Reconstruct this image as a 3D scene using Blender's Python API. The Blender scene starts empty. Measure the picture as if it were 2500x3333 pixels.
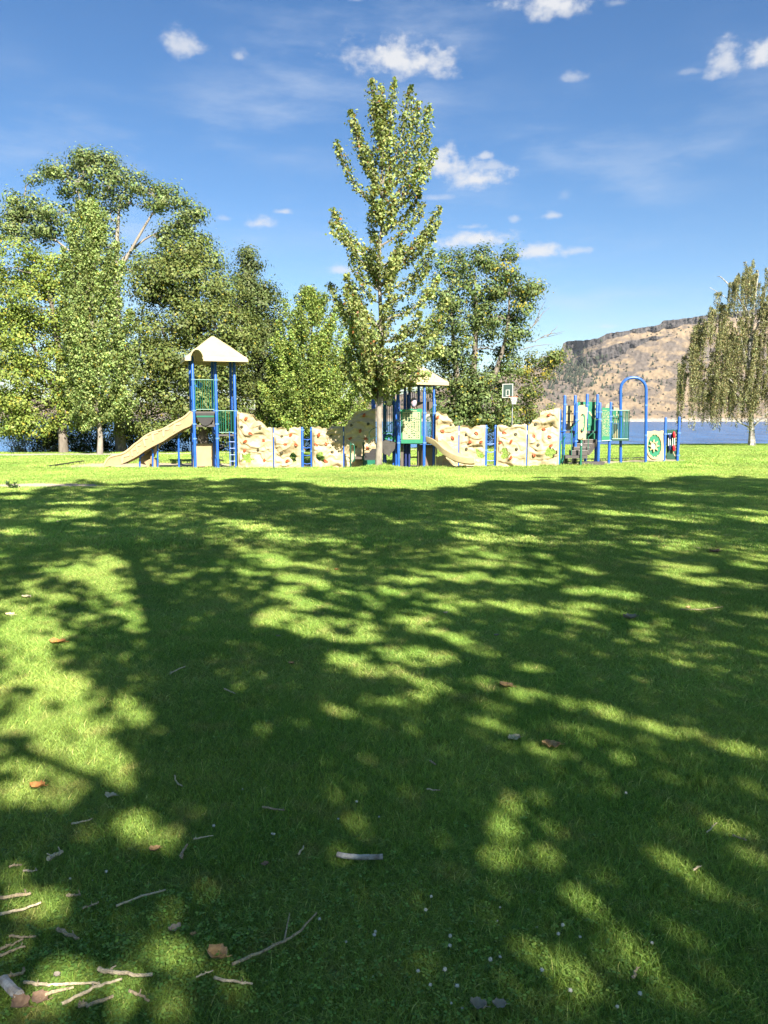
import bpy, math, random
import numpy as np
from mathutils import Vector, Matrix

random.seed(7)
rng = np.random.default_rng(7)
scene = bpy.context.scene
COL = scene.collection

# ------------------------------------------------------------------ camera
EYE = 1.6
FPX = 2504.0                      # focal length in photo pixels (2500 x 3333)
HORIZON = 1362.0                  # photo row of the horizon
PITCH = math.atan((1666.5 - HORIZON) / FPX)
cam_d = bpy.data.cameras.new('camera')
cam_d.sensor_fit = 'VERTICAL'
cam_d.sensor_height = 36.0
cam_d.lens = FPX / 3333.0 * 36.0
cam_d.clip_start = 0.05
cam_d.clip_end = 12000
cam = bpy.data.objects.new('camera', cam_d)
cam.location = (0, 0, EYE)
cam.rotation_euler = (math.pi / 2 - PITCH, 0, 0)
COL.objects.link(cam)
scene.camera = cam

# ------------------------------------------------------------------ sun and sky
SUN_EL = math.radians(38)
SUN_AZ = math.radians(158)        # clockwise from +Y: behind the photographer, to the right
SUN = Vector((math.sin(SUN_AZ) * math.cos(SUN_EL), math.cos(SUN_AZ) * math.cos(SUN_EL), math.sin(SUN_EL)))
sun_d = bpy.data.lights.new('sun', 'SUN')
sun_d.energy = 3.9
sun_d.angle = math.radians(0.53)
sun_d.color = (1.0, 0.93, 0.80)
sun_o = bpy.data.objects.new('sun', sun_d)
sun_o.rotation_euler = SUN.to_track_quat('Z', 'Y').to_euler()
sun_o.location = (20, -30, 40)
COL.objects.link(sun_o)

EXPOSURE = 2.27
SKY_STRENGTH = 0.05
scene.view_settings.view_transform = 'Standard'
scene.view_settings.look = 'None'
scene.view_settings.exposure = EXPOSURE
scene.view_settings.gamma = 1.0
scene.view_settings.use_curve_mapping = False
scene.cycles.use_denoising = True
scene.cycles.max_bounces = 8
scene.cycles.transparent_max_bounces = 8
scene.cycles.sample_clamp_indirect = 6


def px_dir(px, py):
    u = (px - 1250.0) / FPX
    v = (1666.5 - py) / FPX
    return Vector((u, math.cos(PITCH) + v * math.sin(PITCH), -math.sin(PITCH) + v * math.cos(PITCH)))


def W(px, py, Y):
    """world point at distance Y in front of the photographer, seen at photo pixel (px, py)"""
    d = px_dir(px, py)
    t = Y / d.y
    return Vector((d.x * t, Y, EYE + d.z * t))


def build_world():
    w = bpy.data.worlds.new('World')
    scene.world = w
    w.use_nodes = True
    nt = w.node_tree
    nt.nodes.clear()
    N, L = nt.nodes, nt.links

    def math_n(op, a, b=None, c=None, clamp=False):
        n = N.new('ShaderNodeMath'); n.operation = op; n.use_clamp = clamp
        for i, x in enumerate((a, b, c)):
            if x is None: continue
            if isinstance(x, (int, float)): n.inputs[i].default_value = x
            else: L.new(x, n.inputs[i])
        return n.outputs[0]

    def ramp(x, lo, hi):
        n = N.new('ShaderNodeMapRange'); n.interpolation_type = 'SMOOTHSTEP'
        L.new(x, n.inputs[0]); n.inputs[1].default_value = lo; n.inputs[2].default_value = hi
        return n.outputs[0]

    sky = N.new('ShaderNodeTexSky')
    sky.sky_type = 'NISHITA'
    sky.sun_disc = False
    sky.sun_elevation = SUN_EL
    sky.sun_rotation = SUN_AZ
    sky.altitude = 300
    sky.air_density = 1.0
    sky.dust_density = 0.3
    sky.ozone_density = 2.2
    hs = N.new('ShaderNodeHueSaturation')
    hs.inputs['Saturation'].default_value = 1.26
    hs.inputs['Value'].default_value = 0.635
    hs.inputs['Hue'].default_value = 0.504
    L.new(sky.outputs[0], hs.inputs['Color'])

    tc = N.new('ShaderNodeTexCoord')
    sep = N.new('ShaderNodeSeparateXYZ'); L.new(tc.outputs['Generated'], sep.inputs[0])
    az = math_n('ARCTAN2', sep.outputs[0], sep.outputs[1])
    el = math_n('ARCSINE', sep.outputs[2])
    comb = N.new('ShaderNodeCombineXYZ'); L.new(az, comb.inputs[0]); L.new(el, comb.inputs[1])

    def noise(scale, detail, sx=1.0, sy=1.0, rough=0.55, off=0.0, rot=0.0, lac=2.0):
        mp = N.new('ShaderNodeMapping'); L.new(comb.outputs[0], mp.inputs[0])
        mp.inputs['Scale'].default_value = (sx, sy, 1)
        mp.inputs['Location'].default_value = (off, off * 0.7, 0)
        mp.inputs['Rotation'].default_value = (0, 0, rot)
        n = N.new('ShaderNodeTexNoise'); n.inputs['Scale'].default_value = scale
        n.inputs['Detail'].default_value = detail; n.inputs['Roughness'].default_value = rough
        L.new(mp.outputs[0], n.inputs['Vector'])
        return n.outputs[0]

    nz = noise(26, 6, 1.0, 1.6, 0.58)
    nzf = noise(70, 5, 1.0, 1.3, 0.6, 3.1)
    edge = math_n('ADD', math_n('MULTIPLY', math_n('SUBTRACT', nz, 0.5), 3.4), math_n('MULTIPLY', math_n('SUBTRACT', nzf, 0.5), 1.6))
    # cumulus clouds: photo pixel centre, half width, half height, opacity
    clouds = [(1310, 200, 190, 70, 1.0), (1420, 215, 80, 55, 0.9), (1180, 180, 85, 50, .8), (1775, 10, 140, 55, 1.0), (1445, 535, 100, 60, 1.0),
              (1560, 585, 125, 45, 1.0), (1590, 545, 70, 20, .6), (1575, 508, 30, 14, .7), (1540, 785, 150, 34, 1.0), (1750, 822, 130, 34, .95),
              (840, 728, 70, 26, .8), (925, 690, 38, 12, .7), (600, 155, 60, 52, .75), (780, 185, 32, 20, .5), (1860, 250, 55, 24, .5),
              (2360, 205, 55, 60, .8), (2475, 185, 60, 45, .95), (1800, 703, 50, 16, .65), (1675, 715, 24, 16, .45), (1115, 882, 55, 22, .7),
              (1545, 738, 60, 12, .45), (2010, 10, 50, 18, .35), (1160, 0, 36, 12, .55), (2240, 235, 40, 14, .3), (735, 712, 34, 10, .35),
              (1420, 645, 60, 12, .4), (1975, 1062, 55, 9, .35), (1840, 635, 22, 20, .18), (1880, 815, 70, 16, .5)]
    world_clouds = []
    for (px, py, hw, hh, op) in clouds:
        d = px_dir(px, py).normalized()
        world_clouds.append((math.atan2(d.x, d.y), math.asin(d.z), hw * 1.18 / FPX, hh * 1.18 / FPX, op))
    r2 = random.Random(11)
    for k in range(16):                       # the same kind of scattered clouds goes on round the rest of the sky
        world_clouds.append((r2.uniform(0.75, 5.5), r2.uniform(0.15, 0.75), r2.uniform(.03, .1), r2.uniform(.012, .03), r2.uniform(.4, 1)))
    total = None
    under = None
    for (a, e, hw, hh, op) in world_clouds:
        a = (a + math.pi) % (2 * math.pi) - math.pi
        x = math_n('DIVIDE', math_n('SUBTRACT', az, a), hw)
        y = math_n('DIVIDE', math_n('SUBTRACT', el, e), hh)
        ylow = math_n('MULTIPLY', math_n('MINIMUM', y, 0.0), 0.45)        # flatter bases
        y2 = math_n('ADD', y, ylow)
        d2 = math_n('SQRT', math_n('ADD', math_n('MULTIPLY', x, x), math_n('MULTIPLY', y2, y2)))
        val = math_n('ADD', math_n('SUBTRACT', 0.95, d2), math_n('MULTIPLY', edge, 0.62))
        gate = ramp(math_n('SUBTRACT', 1.9, d2), 0.0, 0.5)
        m = math_n('MULTIPLY', math_n('MULTIPLY', ramp(val, 0.05, 0.95), gate), op * 0.94)
        sh = math_n('MULTIPLY', m, ramp(math_n('SUBTRACT', math_n('MULTIPLY', nzf, 1.6), math_n('ADD', y, 0.9)), 0.0, 1.3))
        total = m if total is None else math_n('MAXIMUM', total, m)
        under = sh if under is None else math_n('MAXIMUM', under, sh)
    # thin cirrus streaks
    c1 = noise(5.0, 7, 1.0, 3.6, 0.62, 1.7, 0.16)
    c2 = noise(2.2, 3, 1.0, 1.8, 0.5, 5.2)
    cir = math_n('MULTIPLY', ramp(c1, 0.42, 0.78), ramp(c2, 0.36, 0.60))
    cir = math_n('MULTIPLY', cir, 0.42)

    mix1 = N.new('ShaderNodeMix'); mix1.data_type = 'RGBA'
    L.new(cir, mix1.inputs[0]); L.new(hs.outputs[0], mix1.inputs[6]); mix1.inputs[7].default_value = (2.9, 3.3, 3.9, 1)
    ccol = N.new('ShaderNodeMix'); ccol.data_type = 'RGBA'
    L.new(under, ccol.inputs[0]); ccol.inputs[6].default_value = (3.55, 3.6, 3.7, 1); ccol.inputs[7].default_value = (2.35, 2.6, 3.05, 1)
    mix2 = N.new('ShaderNodeMix'); mix2.data_type = 'RGBA'
    L.new(total, mix2.inputs[0]); L.new(mix1.outputs[2], mix2.inputs[6]); L.new(ccol.outputs[2], mix2.inputs[7])
    bg = N.new('ShaderNodeBackground'); bg.inputs[1].default_value = SKY_STRENGTH
    L.new(mix2.outputs[2], bg.inputs[0])
    out = N.new('ShaderNodeOutputWorld'); L.new(bg.outputs[0], out.inputs[0])
    w.cycles.sampling_method = 'MANUAL'
    w.cycles.sample_map_resolution = 512


build_world()

# ------------------------------------------------------------------ helpers: noise
def _hash(ix, iy, seed):
    h = (ix.astype(np.int64) * 374761393 + iy.astype(np.int64) * 668265263 + seed * 1442695041) & 0xffffffff
    h = ((h ^ (h >> 13)) * 1274126177) & 0xffffffff
    h = h ^ (h >> 16)
    return (h & 0xffff) / 65535.0


def vnoise(x, y, seed=0):
    x = np.asarray(x, float); y = np.asarray(y, float)
    ix = np.floor(x); iy = np.floor(y)
    fx = x - ix; fy = y - iy
    fx = fx * fx * fx * (fx * (fx * 6 - 15) + 10); fy = fy * fy * fy * (fy * (fy * 6 - 15) + 10)
    a = _hash(ix, iy, seed); b = _hash(ix + 1, iy, seed); c = _hash(ix, iy + 1, seed); d = _hash(ix + 1, iy + 1, seed)
    return (a * (1 - fx) + b * fx) * (1 - fy) + (c * (1 - fx) + d * fx) * fy - 0.5


def fbm(x, y, seed=0, octaves=4, gain=0.5):
    t = 0; amp = 1; f = 1
    for k in range(octaves):
        t = t + amp * vnoise(x * f, y * f, seed + k * 17); amp *= gain; f *= 2.03
    return t


def sstep(a, b, x):
    t = np.clip((np.asarray(x, float) - a) / (b - a), 0, 1)
    return t * t * (3 - 2 * t)


# ------------------------------------------------------------------ helpers: materials
MATS = {}


def material(name, col, rough=0.6, var=0.0, scale=8.0, col2=None, bump=0.0, bump_scale=40.0, metallic=0.0, spec=0.4, coords='Object', stretch=None):
    if name in MATS: return MATS[name]
    m = bpy.data.materials.new(name); m.use_nodes = True
    nt = m.node_tree; N, L = nt.nodes, nt.links
    b = N['Principled BSDF']
    b.inputs['Roughness'].default_value = rough
    b.inputs['Metallic'].default_value = metallic
    b.inputs['Specular IOR Level'].default_value = spec
    c = (*col, 1)
    tc = N.new('ShaderNodeTexCoord')
    vec = tc.outputs[coords]
    if stretch:
        mp = N.new('ShaderNodeMapping'); mp.inputs['Scale'].default_value = stretch
        L.new(vec, mp.inputs[0]); vec = mp.outputs[0]
    if var > 0:
        n = N.new('ShaderNodeTexNoise'); n.inputs['Scale'].default_value = scale; n.inputs['Detail'].default_value = 6
        n.inputs['Roughness'].default_value = 0.62
        L.new(vec, n.inputs['Vector'])
        mx = N.new('ShaderNodeMix'); mx.data_type = 'RGBA'
        c2 = (*(col2 if col2 else [x * (1 - var) for x in col]), 1)
        mr = N.new('ShaderNodeMapRange'); mr.inputs[1].default_value = 0.35; mr.inputs[2].default_value = 0.68
        L.new(n.outputs[0], mr.inputs[0])
        L.new(mr.outputs[0], mx.inputs[0]); mx.inputs[6].default_value = c; mx.inputs[7].default_value = c2
        L.new(mx.outputs[2], b.inputs['Base Color'])
    else:
        b.inputs['Base Color'].default_value = c
    if bump > 0:
        n2 = N.new('ShaderNodeTexNoise'); n2.inputs['Scale'].default_value = bump_scale; n2.inputs['Detail'].default_value = 5
        L.new(vec, n2.inputs['Vector'])
        bp = N.new('ShaderNodeBump'); bp.inputs['Strength'].default_value = bump; bp.inputs['Distance'].default_value = 0.02
        L.new(n2.outputs[0], bp.inputs['Height']); L.new(bp.outputs[0], b.inputs['Normal'])
    MATS[name] = m
    return m


def leaf_material(name, transl=0.35, rough=0.5, spec=0.2, sat=1.0):
    """leaf colour comes from the 'tint' attribute of every leaf"""
    if name in MATS: return MATS[name]
    m = bpy.data.materials.new(name); m.use_nodes = True
    nt = m.node_tree; N, L = nt.nodes, nt.links
    b = N['Principled BSDF']; out = N['Material Output']
    at = N.new('ShaderNodeAttribute'); at.attribute_name = 'tint'
    L.new(at.outputs['Color'], b.inputs['Base Color'])
    b.inputs['Roughness'].default_value = rough
    b.inputs['Specular IOR Level'].default_value = spec
    tr = N.new('ShaderNodeBsdfTranslucent')
    g = N.new('ShaderNodeMix'); g.data_type = 'RGBA'; g.blend_type = 'MULTIPLY'; g.inputs[0].default_value = 1
    L.new(at.outputs['Color'], g.inputs[6]); g.inputs[7].default_value = (1.35, 1.5, 0.7, 1)
    L.new(g.outputs[2], tr.inputs['Color'])
    mx = N.new('ShaderNodeMixShader'); mx.inputs[0].default_value = transl
    L.new(b.outputs[0], mx.inputs[1]); L.new(tr.outputs[0], mx.inputs[2]); L.new(mx.outputs[0], out.inputs[0])
    MATS[name] = m
    return m


# ------------------------------------------------------------------ helpers: objects
def tag(o, label=None, cat=None, group=None, kind=None):
    if label: o['label'] = label
    if cat: o['category'] = cat
    if group: o['group'] = group
    if kind: o['kind'] = kind
    return o


def thing(name, label, cat, loc, group=None):
    o = bpy.data.objects.new(name, None)
    o.empty_display_size = 0.3
    o.location = loc
    COL.objects.link(o)
    return tag(o, label, cat, group)


def link_mesh(name, me, mat, parent=None, origin=None):
    o = bpy.data.objects.new(name, me)
    if mat is not None and len(me.materials) == 0: me.materials.append(mat)
    COL.objects.link(o)
    if parent is not None:
        o.parent = parent
    elif origin is not None:
        o.location = origin
    return o


def world_loc(o):
    v = Vector((0, 0, 0))
    while o is not None:
        v = v + o.location; o = o.parent
    return v


class MB:
    """collects simple shapes in world coordinates and links them as one mesh"""
    def __init__(self):
        self.v = []; self.f = []

    def add(self, vs, fs):
        n = len(self.v)
        self.v += [tuple(x) for x in vs]
        self.f += [tuple(i + n for i in q) for q in fs]
        return self

    def box(self, c, s, M=None):
        sx, sy, sz = s[0] / 2, s[1] / 2, s[2] / 2
        vs = [Vector((x, y, z)) for x in (-sx, sx) for y in (-sy, sy) for z in (-sz, sz)]
        if M is not None: vs = [M @ v for v in vs]
        c = Vector(c)
        return self.add([v + c for v in vs], [(0, 1, 3, 2), (4, 6, 7, 5), (0, 4, 5, 1), (2, 3, 7, 6), (0, 2, 6, 4), (1, 5, 7, 3)])

    def tube(self, pts, r, n=8, cap=True):
        pts = [Vector(p) for p in pts]
        rs = r if isinstance(r, (list, tuple)) else [r] * len(pts)
        base = len(self.v)
        t0 = (pts[1] - pts[0]).normalized()
        up = Vector((0, 0, 1)) if abs(t0.z) < 0.9 else Vector((1, 0, 0))
        a = t0.cross(up).normalized()
        rings = []
        for i, p in enumerate(pts):
            if i == 0: t = pts[1] - pts[0]
            elif i == len(pts) - 1: t = pts[-1] - pts[-2]
            else: t = pts[i + 1] - pts[i - 1]
            t.normalize()
            a = a - t * a.dot(t)
            if a.length < 1e-6: a = t.orthogonal()
            a.normalize(); b = t.cross(a)
            ring = []
            for k in range(n):
                th = 2 * math.pi * k / n
                q = p + (a * math.cos(th) + b * math.sin(th)) * rs[i]
                self.v.append(tuple(q)); ring.append(len(self.v) - 1)
            rings.append(ring)
        for i in range(len(rings) - 1):
            for k in range(n):
                self.f.append((rings[i][k], rings[i][(k + 1) % n], rings[i + 1][(k + 1) % n], rings[i + 1][k]))
        if cap:
            self.f.append(tuple(reversed(rings[0]))); self.f.append(tuple(rings[-1]))
        return self

    def prism(self, poly, thick, M):
        """poly in local x,z; extruded along local y by thick; M maps local to world"""
        n = len(poly)
        vs = [M @ Vector((x, 0, z)) for x, z in poly] + [M @ Vector((x, thick, z)) for x, z in poly]
        fs = [tuple(range(n)), tuple(reversed(range(n, 2 * n)))] + [(i, i + n, (i + 1) % n + n, (i + 1) % n) for i in range(n)]
        return self.add(vs, fs)

    def build(self, name, mat, parent=None, origin=None, smooth=False, label=None):
        o0 = world_loc(parent) if parent is not None else Vector(origin if origin is not None else (0, 0, 0))
        me = bpy.data.meshes.new(name)
        me.from_pydata([(x - o0.x, y - o0.y, z - o0.z) for x, y, z in self.v], [], self.f)
        me.update()
        import bmesh
        bm = bmesh.new(); bm.from_mesh(me)
        bmesh.ops.recalc_face_normals(bm, faces=bm.faces)
        bm.to_mesh(me); bm.free()
        if smooth:
            me.polygons.foreach_set('use_smooth', [True] * len(me.polygons))
            try: me.set_sharp_from_angle(angle=math.radians(38))
            except Exception: pass
        o = link_mesh(name, me, mat, parent, o0 if parent is None else None)
        if label: o['label'] = label
        return o


def np_mesh(name, verts, quads, mat, parent=None, origin=None, smooth=False, attrs=None):
    o0 = np.array(world_loc(parent) if parent is not None else (origin if origin is not None else (0, 0, 0)), float)
    me = bpy.data.meshes.new(name)
    verts = np.asarray(verts, float) - o0
    quads = np.asarray(quads, np.int32)
    k = quads.shape[1]
    me.vertices.add(len(verts)); me.vertices.foreach_set('co', verts.astype(np.float32).ravel())
    me.loops.add(quads.size); me.loops.foreach_set('vertex_index', quads.ravel())
    me.polygons.add(len(quads)); me.polygons.foreach_set('loop_start', np.arange(0, quads.size, k, dtype=np.int32))
    me.update(calc_edges=True)
    if smooth: me.polygons.foreach_set('use_smooth', np.ones(len(quads), bool))
    for an, arr in (attrs or {}).items():
        arr = np.asarray(arr, np.float32)
        if arr.ndim == 2:
            a = me.attributes.new(an, 'FLOAT_COLOR', 'POINT')
            a.data.foreach_set('color', np.concatenate([arr, np.ones((len(arr), 1), np.float32)], 1).ravel())
        else:
            a = me.attributes.new(an, 'FLOAT', 'POINT'); a.data.foreach_set('value', arr)
    me.validate()
    return link_mesh(name, me, mat, parent, None if parent is not None else Vector(o0))


def copy_part(o, parent, loc=None):
    c = o.copy(); COL.objects.link(c)
    c.parent = parent
    if loc is not None: c.location = loc
    return c


def smooth_path(pts, n=6):
    """Catmull-Rom through points"""
    P = [Vector(p) for p in pts]
    P = [P[0] * 2 - P[1]] + P + [P[-1] * 2 - P[-2]]
    out = []
    for i in range(1, len(P) - 2):
        for k in range(n):
            t = k / n
            p0, p1, p2, p3 = P[i - 1], P[i], P[i + 1], P[i + 2]
            out.append(0.5 * ((2 * p1) + (p2 - p0) * t + (2 * p0 - 5 * p1 + 4 * p2 - p3) * t * t + (3 * p1 - p0 - 3 * p2 + p3) * t ** 3))
    out.append(P[-2])
    return out
# ================================================================== THE SETTING
LAKE_Z = -3.5


def edge_y(x):
    """distance of the top of the lake bank"""
    return np.interp(x, [-200, -60, -25, -10, 2, 12, 25, 60, 220], [40, 44, 48.5, 51.5, 57, 63.5, 66.5, 69, 72]) + 0.8 * vnoise(np.asarray(x, float) * 0.25, np.asarray(x, float) * 0, 3)


def lawn_z(x, y):
    x = np.asarray(x, float); y = np.asarray(y, float)
    z = np.where(y < 33, -0.0137 * y, -0.0137 * 33 - 0.0047 * (y - 33))
    z = z + 0.10 * vnoise(x * 0.16 + 4.2, y * 0.13, 5) * sstep(4, 12, y) + 0.025 * vnoise(x * 0.9, y * 0.7, 8)
    z = z + 0.016 * np.clip(x - 2, 0, 20) * sstep(24, 36, y) * (1 - sstep(50, 70, y)) * 0.6      # right side a little higher
    z = z + 0.16 * np.exp(-(((x + 0.1) / 0.8) ** 2 + ((y - 30.2) / 0.6) ** 2))                   # grassy hump round the maple
    return z


PIT = (-14.2, 14.4, 31.45, 41.5)


def pit_mask(x, y):
    x = np.asarray(x, float); y = np.asarray(y, float)
    wob = 0.35 * vnoise(x * 0.6, y * 0.6, 21)
    front = np.interp(x, [-14, -8, 0, 6, 9, 14], [31.3, 31.4, 31.5, 31.9, 32.9, 34.6]) + wob * 0.3
    back = np.interp(x, [-14, -8, 0, 6, 9, 14], [36.6, 37.0, 35.6, 35.4, 36.6, 38.4]) + wob * 0.5
    m = sstep(PIT[0] - .12, PIT[0] + .12, x + wob) * (1 - sstep(PIT[1] - .12, PIT[1] + .12, x + wob))
    return m * sstep(-.10, .10, y - front) * (1 - sstep(-.1, .1, y - back))


def ground_z(x, y):
    x = np.asarray(x, float); y = np.asarray(y, float)
    z = lawn_z(x, y) - 0.20 * pit_mask(x, y)
    e = edge_y(x)
    z = z - 6.5 * sstep(-1.0, 15, y - e) * 1.0 - 0.35 * sstep(-1.5, 1.5, y - e)
    return z


def gz(x, y):
    return float(ground_z(np.array([x]), np.array([y]))[0])


def make_ground():
    xs = np.concatenate([np.arange(-200, -40, 4), np.arange(-40, -16, 1), np.arange(-16, 16, 0.35), np.arange(16, 40, 1), np.arange(40, 221, 4)])
    ys = np.concatenate([np.arange(-80, -6, 3), np.arange(-6, 30, 0.4), np.arange(30, 36, 0.1), np.arange(36, 42.5, .25), np.arange(42.5, 90, 0.7), np.arange(90, 131, 8)])
    X, Y = np.meshgrid(xs, ys, indexing='ij')
    Z = ground_z(X, Y)
    # worn bare patch at the left
    dirt = np.exp(-((X + 10.1) / 2.0) ** 2 - ((Y - 22.7) / 1.3) ** 2) + 0.6 * np.exp(-((X + 8.1) / 1.3) ** 2 - ((Y - 22.3) / 0.45) ** 2)
    dirt = np.clip(dirt * 1.7 - 0.35 + 0.5 * fbm(X * 1.2, Y * 1.2, 31), 0, 1)
    dirt = np.where(np.exp(-((X + 9.4) / 3) ** 2 - ((Y - 22.7) / 2.4) ** 2) > 0.12, dirt, 0)
    nx, ny = X.shape
    idx = np.arange(nx * ny).reshape(nx, ny)
    q = np.stack([idx[:-1, :-1], idx[1:, :-1], idx[1:, 1:], idx[:-1, 1:]], -1).reshape(-1, 4)
    m = bpy.data.materials.new('lawn_soil'); m.use_nodes = True
    nt = m.node_tree; N, L = nt.nodes, nt.links; b = N['Principled BSDF']; b.inputs['Roughness'].default_value = 0.9
    b.inputs['Specular IOR Level'].default_value = 0.1
    tc = N.new('ShaderNodeTexCoord')
    n1 = N.new('ShaderNodeTexNoise'); n1.inputs['Scale'].default_value = 0.45; n1.inputs['Detail'].default_value = 8; L.new(tc.outputs['Object'], n1.inputs['Vector'])
    n2 = N.new('ShaderNodeTexNoise'); n2.inputs['Scale'].default_value = 22; n2.inputs['Detail'].default_value = 4; L.new(tc.outputs['Object'], n2.inputs['Vector'])
    r1 = N.new('ShaderNodeMix'); r1.data_type = 'RGBA'; L.new(n1.outputs[0], r1.inputs[0]); r1.inputs[6].default_value = (.17, .22, .045, 1); r1.inputs[7].default_value = (.24, .28, .065, 1)
    r2 = N.new('ShaderNodeMix'); r2.data_type = 'RGBA'; r2.blend_type = 'MULTIPLY'; r2.inputs[0].default_value = .8
    cr = N.new('ShaderNodeMapRange'); L.new(n2.outputs[0], cr.inputs[0]); cr.inputs[1].default_value = .3; cr.inputs[2].default_value = .7; cr.inputs[3].default_value = .45; cr.inputs[4].default_value = 1.25
    L.new(r1.outputs[2], r2.inputs[6]); L.new(cr.outputs[0], r2.inputs[7])
    at = N.new('ShaderNodeAttribute'); at.attribute_name = 'dirt'
    r3 = N.new('ShaderNodeMix'); r3.data_type = 'RGBA'; L.new(at.outputs['Fac'], r3.inputs[0]); L.new(r2.outputs[2], r3.inputs[6]); r3.inputs[7].default_value = (.36, .30, .24, 1)
    L.new(r3.outputs[2], b.inputs['Base Color'])
    bp = N.new('ShaderNodeBump'); bp.inputs['Distance'].default_value = .02; bp.inputs['Strength'].default_value = .6; L.new(n2.outputs[0], bp.inputs['Height']); L.new(bp.outputs[0], b.inputs['Normal'])
    o = np_mesh('ground', np.stack([X, Y, Z], -1).reshape(-1, 3), q, m, smooth=True, attrs={'dirt': dirt.ravel()})
    tag(o, 'green park lawn sloping gently to the lake', None, None, 'structure')
    return X, Y, dirt


GX, GY, GDIRT = make_ground()


def sheet(name, xs, ys, zfun, mat, label):
    X, Y = np.meshgrid(xs, ys, indexing='ij')
    Z = zfun(X, Y)
    nx, ny = X.shape
    idx = np.arange(nx * ny).reshape(nx, ny)
    q = np.stack([idx[:-1, :-1], idx[1:, :-1], idx[1:, 1:], idx[:-1, 1:]], -1).reshape(-1, 4)
    o = np_mesh(name, np.stack([X, Y, Z], -1).reshape(-1, 3), q, mat, smooth=True)
    return tag(o, label, None, None, 'structure')


sand = material('sand', (.36, .31, .21), .95, .3, 3.0, (.28, .23, .15), .6, 60)
sheet('sand', np.arange(-14.4, 14.9, .4), np.arange(31.2, 38.9, .3), lambda x, y: lawn_z(x, y) - 0.05 + 0.04 * fbm(x * 1.3, y * 1.3, 44) - 0.16 * np.exp(-(((x + 0.1) / 0.8) ** 2 + ((y - 30.2) / 0.6) ** 2)),
      sand, 'pale sand play surface under the play equipment')
concrete = material('pale_concrete', (.33, .31, .275), .9, .2, 2.0, None, .3, 50)


def path_strip():
    cx = np.linspace(-40, 12.5, 120)
    cy = np.interp(cx, [-40, -20, -5, 4, 9, 12.5], [41.5, 44.5, 49, 54.0, 56.2, 57.4])
    rows = []
    for off in (-1.0, -0.35, 0.35, 1.0):
        yy = cy + off
        rows.append(np.stack([cx, yy, ground_z(cx, yy) + 0.03], -1))
    V = np.stack(rows, 1).reshape(-1, 3)
    n = len(cx); idx = np.arange(n * 4).reshape(n, 4)
    q = np.stack([idx[:-1, :-1], idx[1:, :-1], idx[1:, 1:], idx[:-1, 1:]], -1).reshape(-1, 4)
    o = np_mesh('path', V, q, concrete)
    tag(o, 'pale concrete footpath crossing the far lawn', None, None, 'structure')


path_strip()


def make_lake():
    m = bpy.data.materials.new('lake_water'); m.use_nodes = True
    nt = m.node_tree; N, L = nt.nodes, nt.links; b = N['Principled BSDF']
    b.inputs['Base Color'].default_value = (.022, .075, .185, 1); b.inputs['Roughness'].default_value = .2; b.inputs['IOR'].default_value = 1.33; b.inputs['Specular IOR Level'].default_value = .10
    wn = N.new('ShaderNodeTexNoise'); wn.inputs['Scale'].default_value = .035; wn.inputs['Detail'].default_value = 7; wn.inputs['Roughness'].default_value = .7
    wt = N.new('ShaderNodeTexCoord'); wp = N.new('ShaderNodeMapping'); wp.inputs['Scale'].default_value = (5, 1, 1); L.new(wt.outputs['Object'], wp.inputs[0]); L.new(wp.outputs[0], wn.inputs['Vector'])
    wr = N.new('ShaderNodeMapRange'); wr.inputs[1].default_value = .40; wr.inputs[2].default_value = .60; L.new(wn.outputs[0], wr.inputs[0])
    wm = N.new('ShaderNodeMix'); wm.data_type = 'RGBA'; L.new(wr.outputs[0], wm.inputs[0]); wm.inputs[6].default_value = (.005, .050, .15, 1); wm.inputs[7].default_value = (.020, .115, .30, 1); L.new(wm.outputs[2], b.inputs['Base Color'])
    tc = N.new('ShaderNodeTexCoord')
    hs = None
    for sc, st, d in ((.35, (1, .55, 1), 1.0), (1.3, (1, .6, 1), .35), (.06, (1, .5, 1), 2.0)):
        mp = N.new('ShaderNodeMapping'); mp.inputs['Scale'].default_value = st; L.new(tc.outputs['Object'], mp.inputs[0])
        n = N.new('ShaderNodeTexNoise'); n.inputs['Scale'].default_value = sc; n.inputs['Detail'].default_value = 4; L.new(mp.outputs[0], n.inputs['Vector'])
        mu = N.new('ShaderNodeMath'); mu.operation = 'MULTIPLY'; L.new(n.outputs[0], mu.inputs[0]); mu.inputs[1].default_value = d
        if hs is None: hs = mu.outputs[0]
        else:
            ad = N.new('ShaderNodeMath'); L.new(hs, ad.inputs[0]); L.new(mu.outputs[0], ad.inputs[1]); hs = ad.outputs[0]
    bp = N.new('ShaderNodeBump'); bp.inputs['Strength'].default_value = 1.0; bp.inputs['Distance'].default_value = .55
    L.new(hs, bp.inputs['Height']); L.new(bp.outputs[0], b.inputs['Normal'])
    v = np.array([(-2500, 30, LAKE_Z), (2500, 30, LAKE_Z), (2500, 1700, LAKE_Z), (-2500, 1700, LAKE_Z)], float)
    o = np_mesh('lake', v, [[0, 1, 2, 3]], m)
    tag(o, 'rippled blue lake water behind the lawn', None, None, 'structure')


make_lake()

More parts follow.
